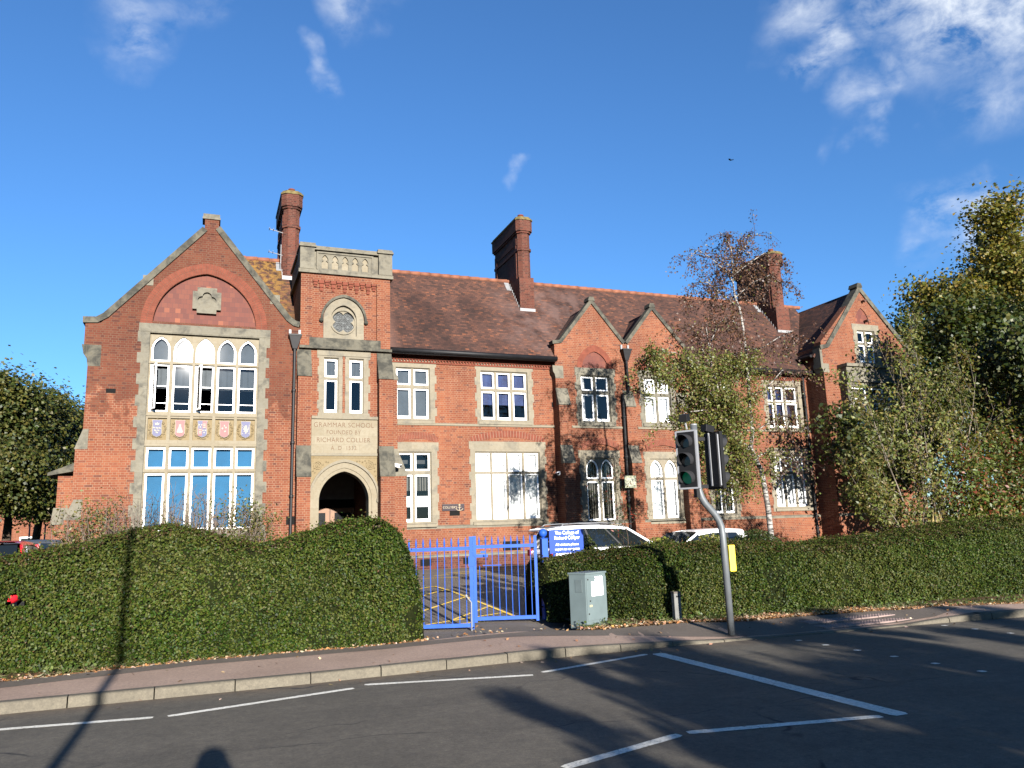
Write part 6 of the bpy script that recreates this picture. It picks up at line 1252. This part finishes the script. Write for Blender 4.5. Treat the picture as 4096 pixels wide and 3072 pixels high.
leaf_mesh('foliage', P, np.tile([0, -.5, .6], (len(P), 1)), .06, pick(rg, len(P), [(.16, .18, .03), (.22, .21, .05), (.28, .20, .06), (.10, .13, .025)], .25), M_LF, t, .6, 91, .8, True)
# rowan sapling
CFG_S = dict(depth=2, segs=(8, 4, 3), wig=(.06, .15, .2), up=(.04, .04, .0), rmin=.004, taper=.85, n=(10, 4), len=(.28, .5), rad=(.45, .6), ang=(.9, .8)); CFG_S['from'] = (.35, .3)
q = at(2505, 2100, 17); tree('rowan_sapling', 'slender rowan sapling with red tinged leaves in front of the twin gables', 'tree', (q.x, 17, .3), 2.75, .022, 95, [(.06, .09, .02), (.09, .10, .025), (.30, .05, .02), (.05, .07, .015)], 420, .075, CFG_S, M_BARK, spread=.09, aspect=.4)

# ------------------------------------------------------------------ trees
CFG_BI = dict(depth=2, segs=(14, 7, 5), wig=(.035, .13, .12), up=(.03, .03, -.32), rmin=.006, taper=.88, n=(20, 9), len=(.24, .55), rad=(.34, .45), ang=(.95, .8)); CFG_BI['from'] = (.22, .15)
BG = [(.17, .20, .035), (.24, .25, .05), (.12, .16, .025), (.30, .28, .07)]
bq = at(3079, 2088, 18.8)
def birch():
    rg = np.random.default_rng(101); t = thing('birch_tree', 'tall leaning silver birch with half bare drooping twigs in front of the school', 'tree', (bq.x - .1, 18.8, .3)); ox, oz = bq.x - .1, .3
    def pt(px, py, dy=0): q = at(px, py, 18.8 + dy); return np.array([q.x - ox, dy, q.z - oz])
    stem = [pt(3083, 2100), pt(3072, 2030), pt(3058, 1950), pt(3045, 1880), pt(3018, 1830), pt(3003, 1790), pt(3010, 1730), pt(3000, 1650), pt(2996, 1580), pt(2990, 1480), pt(2983, 1400), pt(2972, 1310), pt(2958, 1230), pt(2940, 1190), pt(2932, 1130), pt(2930, 1080)]
    stem[0][2] = -.05; left = [pt(3003, 1790), pt(2960, 1770, -.2), pt(2905, 1660, -.3), pt(2880, 1580, -.35), pt(2850, 1480, -.4), pt(2835, 1390, -.4), pt(2825, 1310, -.4)]
    limb = [[pt(2880, 1580, -.35), pt(2800, 1510, -.6), pt(2700, 1465, -.8), pt(2640, 1445, -.9), pt(2585, 1480, -1)], [pt(2850, 1480, -.4), pt(2780, 1450, -.7), pt(2700, 1410, -.9), pt(2620, 1405, -1.), pt(2570, 1440, -1)], [pt(2905, 1660, -.3), pt(2820, 1640, -.7), pt(2740, 1650, -.9), pt(2700, 1700, -1)],
            [pt(2932, 1130), pt(2900, 1080, -.1), pt(2840, 1030, -.2), pt(2790, 1000, -.2), pt(2750, 1040, -.2)], [pt(2930, 1080), pt(2960, 1030, .1), pt(2990, 970, .2), pt(3020, 940, .2)], [pt(2935, 1100), pt(3000, 1050, -.2), pt(3060, 1010, -.2), pt(3110, 1060, -.2)], [pt(2940, 1190), pt(3010, 1130, .2), pt(3080, 1100, .3), pt(3150, 1150, .3)], [pt(2930, 1080), pt(2925, 1000), pt(2905, 950), pt(2880, 930)],
            [pt(2958, 1230), pt(2890, 1180, .1), pt(2830, 1130, .1), pt(2785, 1130, .1), pt(2755, 1190)], [pt(2983, 1400), pt(3050, 1390, -.2), pt(3130, 1340, -.3), pt(3190, 1350, -.3)], [pt(2996, 1580), pt(3060, 1560, -.3), pt(3130, 1480, -.5), pt(3190, 1500, -.5)], [pt(3010, 1730), pt(3080, 1690, -.2), pt(3140, 1660, -.3), pt(3180, 1720, -.3)], [pt(3018, 1830), pt(3090, 1800, -.3), pt(3160, 1810, -.3), pt(3200, 1880, -.3)], [pt(2990, 1480), pt(2940, 1420, .3), pt(2900, 1400, .4)], [pt(2850, 1480, -.4), pt(2800, 1380, -.2), pt(2760, 1300, -.1), pt(2730, 1330)], [pt(2835, 1390, -.4), pt(2870, 1300, -.3), pt(2900, 1270, -.3), pt(2920, 1330, -.3)], [pt(2905, 1660, -.3), pt(2870, 1700, -.6), pt(2830, 1740, -.7), pt(2800, 1800, -.7)], [pt(2960, 1770, -.2), pt(2920, 1800, -.5), pt(2880, 1860, -.6), pt(2870, 1930, -.6)], [pt(2880, 1580, -.35), pt(2830, 1560, -.1), pt(2780, 1580, .1), pt(2750, 1650, .1)], [pt(2880, 1580, -.35), pt(2920, 1600, -.6), pt(2950, 1660, -.7)], [pt(2960, 1770, -.2), pt(2900, 1740, -.6), pt(2850, 1790, -.7)], [pt(3003, 1790), pt(2950, 1850, -.4), pt(2900, 1880, -.5)]]
    m = MB(); sm = lambda P: [Vector(p) for p in P]
    def taper(P, r0, r1): return [lerp(r0, r1, i / (len(P) - 1)) for i in range(len(P))]
    m.tube(sm(stem), taper(stem, .085, .02), 8, False); m.tube(sm(left), taper(left, .05, .014), 7, False)
    tips = []
    for i, L in enumerate(limb): m.tube(sm(L), taper(L, .024, .008), 5, False)
    m.build('trunk', M_BIRCH, t, True, True)
    tw = MB(); lines = [stem[8:], left[2:]] + limb
    for li, L in enumerate(lines):
        n = 34 if li == 0 else 44 if li == 1 else 24
        for k in range(n):
            f = rg.uniform(.12, 1) * (len(L) - 1.001); a = L[int(f)] + (L[int(f) + 1] - L[int(f)]) * (f % 1); d = rg.normal(0, 1, 3); d[2] = abs(d[2]) * .4 + .1; d /= np.linalg.norm(d); p = a.copy(); pts = [p]; ln = rg.uniform(.6, 1.3) * (1.15 if li < 2 else .9)
            for s in range(7): d = d + rg.normal(0, .13, 3) + np.array([0, 0, -.26]); d /= np.linalg.norm(d); p = p + d * ln / 7; pts.append(p); tips += [(p, d)] if s > 0 else []
            tw.tube(pts, [.009, .008, .007, .006, .005, .004, .003, .003], 3, False)
            if k % 2:
                p = pts[4].copy(); d = rg.normal(0, .4, 3) + np.array([0, 0, -1.]); pts2 = [p]
                for s in range(5): d = d / np.linalg.norm(d) + rg.normal(0, .1, 3); p = p + d / np.linalg.norm(d) * .15; pts2.append(p); tips.append((p, d))
                tw.tube(pts2, .004, 3, False)
    tw.build('twigs', simple('birch_twig', (.10, .065, .05), .9, .1), t, True, True)
    tp = np.array([q for q, _ in tips]); z = tp[:, 2]; lft = tp[:, 0] < -.15
    wgt = np.where(lft & (z < 6.4), 3.4, np.where(z > 6.7, 1.0, .85)); P = tp[rg.choice(len(tp), 46000, p=wgt / wgt.sum())] + rg.normal(0, .075, (46000, 3)) - np.array([0, 0, .04])
    P = P[P[:, 2] > 1.3]; leaf_mesh('crown', P, np.tile([0, -.7, .25], (len(P), 1)), .07, birch_tint2(P, rg), M_LF, t, .72, 102, .8, True, .5)
def birch_tint2(P, rg):
    n = len(P); c = pick(rg, n, BG, .25); b = rg.random(n) < np.clip(np.where(P[:, 2] > 6.5, .96, np.where(P[:, 0] > .15, .72, .16)), 0, 1)
    c[b] = pick(rg, int(b.sum()), [(.13, .065, .045), (.18, .09, .05), (.10, .055, .04), (.24, .12, .06)], .25); return c
birch()
# thin stemmed young tree in front of the wing
CFG_Y = dict(depth=2, segs=(9, 5, 4), wig=(.04, .08, .12), up=(.05, .12, .06), rmin=.004, taper=.85, n=(11, 4), len=(.36, .45), rad=(.4, .55), ang=(.75, .7)); CFG_Y['from'] = (.12, .2)
YL = [(.19, .23, .045), (.25, .27, .06), (.14, .18, .03), (.32, .30, .09), (.28, .20, .06)]
q0 = at(3700, 2090, 17.2)
tree('young_tree', 'young multi stemmed tree with thin pale twigs in front of the wing', 'tree', (q0.x, 17.2, .35), 6, .05, 111, YL, 12500, .108, CFG_Y, M_PALEB, spread=.15, aspect=.55, jit=.8,
     stems=[(-.2, 0, -.30, .0, 5.4, .035), (0, 0, -.05, .1, 6.6, .04), (.2, .1, .16, .1, 6.9, .04), (.3, 0, .36, -.1, 6.0, .035), (-.3, .1, -.75, .1, 3.3, .03), (-.1, -.1, -1.25, -.1, 2.9, .028), (.1, -.1, .05, -.15, 5.2, .03), (.5, .1, .7, .0, 4.8, .03)])
q0 = at(4010, 2100, 16.4)
tree('rowan_bush', 'green bush with reddish leaves at the right edge behind the hedge', 'bush', (q0.x, 16.4, .35), 3.4, .05, 121, [(.14, .20, .03), (.20, .24, .04), (.10, .15, .025), (.17, .22, .035), (.12, .18, .03), (.30, .20, .05), (.34, .09, .04)], 16000, .12, CFG_Y, M_BARK, spread=.30, aspect=.45,
     stems=[(0, 0, -.5, 0, 3.0, .04), (0, 0, .1, .1, 3.6, .05), (.2, 0, .5, 0, 3.4, .04), (-.2, 0, -1.0, -.1, 2.3, .035), (.3, 0, 1.1, 0, 3.2, .04)])
# big tree at the right edge
CFG_O = dict(depth=3, segs=(7, 6, 5, 4), wig=(.05, .16, .2, .22), up=(.02, .05, .03, .0), rmin=.012, taper=.75, n=(9, 7, 5), len=(.62, .5, .45), rad=(.5, .5, .5), ang=(1.05, .85, .8)); CFG_O['from'] = (.22, .25, .3)
OL = [(.045, .075, .012), (.07, .10, .018), (.095, .12, .02), (.13, .13, .025), (.19, .15, .03), (.06, .085, .015)]
def sunlit_top_tint(P, c, rg):  # higher leaves mixed towards bright yellow: sunlight painted into the crown's colour
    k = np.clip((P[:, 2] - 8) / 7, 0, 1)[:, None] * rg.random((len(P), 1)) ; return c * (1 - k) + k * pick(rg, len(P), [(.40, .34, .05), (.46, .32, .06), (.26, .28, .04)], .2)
CFG_O1 = dict(CFG_O, n=(13, 7, 5)); CFG_O1['from'] = (.07, .25, .3)
tree('broadleaf_tree', 'big broad tree with sunlight painted yellow into its top, filling the right edge', 'tree', (60.0, 34.0, .4), 19.0, .5, 131, OL, 110000, .28, CFG_O1, M_BARK, spread=.8, aspect=.75, tint=sunlit_top_tint, jit=.8)
tree('broadleaf_tree', 'dark green broad tree close to the right end of the wing', 'tree', (29.6, 21.6, .4), 8.3, .22, 145, OL[:4], 42000, .19, CFG_O1, M_BARK, spread=.42, aspect=.75)
tree('broadleaf_tree', 'darker broad tree behind the young tree at the end of the wing', 'tree', (50, 42, .5), 12, .3, 141, OL[:4], 45000, .26, CFG_O1, M_BARK, spread=.7, aspect=.75)
# limes beyond the car park on the left
LM = [(.05, .08, .013), (.08, .11, .018), (.12, .135, .025), (.155, .16, .03), (.19, .17, .035)]
CFG_L = dict(depth=2, segs=(8, 5, 4), wig=(.03, .1, .15), up=(.02, .0, -.02), rmin=.015, taper=.85, n=(26, 6), len=(.34, .45), rad=(.3, .5), ang=(1.15, .9)); CFG_L['from'] = (.36, .2)
lt, _ = tree('lime_tree', 'tallest and nearest of the row of clipped lime trees on the left', 'tree', (-9.6, 42, .4), 8.2, .26, 151, LM, 70000, .16, CFG_L, M_BARK, group='row of lime trees left of the school', spread=.55, aspect=.8, jit=.55)
for i, (x, y, s, lab) in enumerate(((-9.15, 46, 1.0, 'lime tree second from the left in the row by the car park'), (-8.7, 50, 1.0, 'lime tree in the middle of the row by the car park'), (-8.25, 54, 1.0, 'lime tree just left of the brick porch, fourth in its row'), (-7.75, 58.5, 1.0, 'farthest lime tree in the row, half hidden by the school'))):
    c = lt.copy(); COL.objects.link(c); c.location = (x, y, .4); c.scale = (s, s, s); c.rotation_euler = (0, 0, i * 1.3 + .6); c['label'] = lab
    for ch in lt.children: d = ch.copy(); COL.objects.link(d); d.parent = c
# what shows between their trunks
t = thing('brick_house', 'small brick house with white windows glimpsed between the lime trunks', 'house', (-14, 78, .4)); m = MB(); m.box(-22, -8, 78, 84, .3, 5.2); m.build('wall', M_BR, t); m = MB(); slab(m, [(-22.4, 77.6, 5.1), (-7.6, 77.6, 5.1), (-7.6, 81, 8.4), (-22.4, 81, 8.4)]); slab(m, [(-22.4, 81, 8.4), (-7.6, 81, 8.4), (-7.6, 84.4, 5.1), (-22.4, 84.4, 5.1)]); m.build('roof', M_RT2, t)
for x in (-20, -17, -14, -11): m = MB(); m.box(x - .6, x + .6, 77.93, 78.02, 1.3, 2.6); w_ = m.build('window', M_WH, t); m = MB(); q4(m, x - .5, x + .5, 77.92, 1.4, 2.5); m.build('pane', M_CG, w_)
t = thing('boundary_hedge', 'far green hedge beyond the lime trees', 'hedge', (-14, 66, .3)); m = MB(); m.box(-30, -3, 66, 67, .2, 1.5); m.build('twigs', M_CORE, t)
rg = np.random.default_rng(5); P = np.c_[rg.uniform(-30, -3, 9000), rg.uniform(65.8, 66.2, 9000), rg.uniform(.3, 1.65, 9000)]; leaf_mesh('foliage', P, np.tile([0, -1, .3], (9000, 1)), .16, pick(rg, 9000, LM, .2), M_LF, t, .7, 7, .6)
for i, px in enumerate((120, 182)):
    q = at(px, 2100, 60); t = thing('sign_pole', ['thin grey pole left of the brick house glimpse', 'thin grey pole standing against the far hedge'][i], 'pole', (q.x, 60, .4)); m = MB(); m.tube([(q.x, 60, .3), (q.x, 60, 3.2)], .05, 8); m.build('pole', M_GALV, t); m = MB(); m.tube([(q.x, 60, 3.2), (q.x, 60, 3.25)], .055, 8); m.build('cap', M_GRY, t)
# a bird far up
q = at(2925, 640, 60); t = thing('bird', 'tiny dark bird high in the blue sky', 'bird', tuple(q)); m = MB(); m.add([(0, -.16, 0), (.05, 0, .03), (-.05, 0, .03), (0, .2, .0), (0, 0, -.04), (.36, .05, .1), (.2, -.1, .08), (-.36, .05, .1), (-.2, -.1, .08)], [(0, 1, 3, 2), (0, 4, 1), (0, 2, 4), (4, 3, 1), (4, 2, 3), (1, 6, 5), (1, 5, 3), (2, 7, 8), (2, 3, 7)]); m.build('body', M_TRIM, t, False, True)

# ------------------------------------------------------------------ what casts the shadows on the road, behind the viewpoint
t = thing('lamp_post', 'tall grey lamp post across the road whose thin shadow crosses the left hedge', 'lamp post', (-1.32, -3.2, .1)); m = MB(); m.tube([(-1.32, -3.2, 0), (-1.32, -3.2, 1.4)], .08, 12); m.tube([(-1.32, -3.2, 1.4), (-1.32, -3.2, 8)], [.058, .045], 12); m.tube([(-1.32, -3.2, 7.95), (-1.32, -2.6, 8.25), (-1.32, -1.9, 8.3)], .035, 8); m.build('column', M_GALV, t); m = MB(); m.box(-1.45, -1.19, -2.0, -1.3, 8.22, 8.36); m.build('lantern', M_GRY, t, bevel=.03)
CFG_T = dict(CFG_O, n=(11, 5, 4), len=(.55, .5, .45)); CFG_T['from'] = (.3, .25, .3)
for i, (x, y, h, lab) in enumerate(((3.9, -8.5, 4.25, 'small tree across the road whose crown shades the stop line'), (8.9, -10, 4.7, 'small tree across the road shading the crossing'), (14.6, -8, 3.75, 'small tree across the road shading the far right of the carriageway'), (6.4, -13, 5.3, 'small tree set back across the road, behind the other shade trees'), (11.8, -13.5, 5.2, 'small tree set back across the road to the right'))):
    t_, tp_i = tree('shade_tree', lab, 'tree', (x, y, .1), 6, .22, 160 + i, OL, 6500, .22, CFG_T, M_BARK, group='trees across the road', spread=.13, aspect=.7); k = h / np.percentile(tp_i[:, 2], 98); t_.scale = (k * 1.2, k, k)
# the photographer, standing behind the viewpoint with both arms raised to the camera
def person():
    t = thing('person', 'person in dark clothes holding a camera up to the face, seen as a shadow', 'person', (.0, -.36, .12))
    J = {'pelvis': (0, 0, .93), 'waist': (0, .0, 1.08), 'chest': (0, .01, 1.30), 'neck': (0, .02, 1.47), 'skull': (0, .04, 1.58), 'crown': (0, .035, 1.70),
         'shl': (-.19, .0, 1.40), 'ell': (-.30, .12, 1.20), 'wrl': (-.12, .26, 1.53), 'shr': (.19, .0, 1.40), 'elr': (.30, .12, 1.20), 'wrr': (.12, .26, 1.53),
         'hpl': (-.10, 0, .90), 'knl': (-.12, .02, .49), 'anl': (-.13, -.02, .09), 'tol': (-.15, .14, .04), 'hpr': (.10, 0, .90), 'knr': (.12, .02, .49), 'anr': (.13, -.02, .09), 'tor': (.15, .14, .04)}
    Rr = {'pelvis': .15, 'waist': .135, 'chest': .155, 'neck': .058, 'skull': .088, 'crown': .072, 'shl': .068, 'ell': .05, 'wrl': .034, 'shr': .068, 'elr': .05, 'wrr': .034, 'hpl': .095, 'knl': .062, 'anl': .045, 'tol': .04, 'hpr': .095, 'knr': .062, 'anr': .045, 'tor': .04}
    E_ = [('pelvis', 'waist'), ('waist', 'chest'), ('chest', 'neck'), ('neck', 'skull'), ('skull', 'crown'), ('chest', 'shl'), ('shl', 'ell'), ('ell', 'wrl'), ('chest', 'shr'), ('shr', 'elr'), ('elr', 'wrr'), ('pelvis', 'hpl'), ('hpl', 'knl'), ('knl', 'anl'), ('anl', 'tol'), ('pelvis', 'hpr'), ('hpr', 'knr'), ('knr', 'anr'), ('anr', 'tor')]
    for sg, wr in ((-1, 'wrl'), (1, 'wrr')):               # palm, four curled fingers and a thumb
        w_ = Vector(J[wr]); pk = wr + 'p'; J[pk] = tuple(w_ + Vector((-sg * .03, .035, .045))); Rr[pk] = .03; E_.append((wr, pk))
        for f in range(4):
            a, b, c = (f'{wr}{f}{q}' for q in 'abc'); base = Vector(J[pk]) + Vector((sg * (.022 - .016 * f), .018, .02)); L = (.036, .042, .040, .032)[f]
            J[a], J[b], J[c] = tuple(base), tuple(base + Vector((-sg * .012, .012, L))), tuple(base + Vector((-sg * .035, -.008, L * 1.25))); Rr[a], Rr[b], Rr[c] = .010, .009, .008; E_ += [(pk, a), (a, b), (b, c)]
        a, b = wr + 'ta', wr + 'tb'; J[a] = tuple(w_ + Vector((-sg * .05, .01, .03))); J[b] = tuple(w_ + Vector((-sg * .075, .015, .055))); Rr[a], Rr[b] = .012, .010; E_ += [(wr, a), (a, b)]
    names = list(J); me = bpy.data.meshes.new('body'); me.from_pydata([J[n] for n in names], [(names.index(a), names.index(b)) for a, b in E_], [])
    o = link('body', me, simple('dark_clothes', (.05, .055, .07), .9, .1), t, False, True); md = o.modifiers.new('skin', 'SKIN'); md.use_smooth_shade = True
    for i, n in enumerate(names): v = me.skin_vertices[0].data[i]; v.radius = (Rr[n], Rr[n] * (.72 if n in ('pelvis', 'waist', 'chest') else 1)); v.use_root = n == 'pelvis'
    o.modifiers.new('sub', 'SUBSURF').render_levels = 2
    m = MB(); m.lathe((0, .03, 1.57), [(.085, 0), (.101, .05), (.10, .10), (.075, .15), (.02, .172)], 14); m.build('hair', simple('brown_hair', (.06, .04, .03), .8, .2), t, True, True)
    c = thing('hand_camera', 'small black camera held up in both hands by the person behind the viewpoint', 'camera', (0, -.075, 1.69)); m = MB(); m.box(-.055, .055, -.03, .01, -.035, .035); m.build('body', M_TRIM, c, False, True, bevel=.006); m = MB(); m.tube([(0, .008, 0), (0, .035, 0)], .028, 14); m.build('lens', M_BLK, c, False, True)
person()
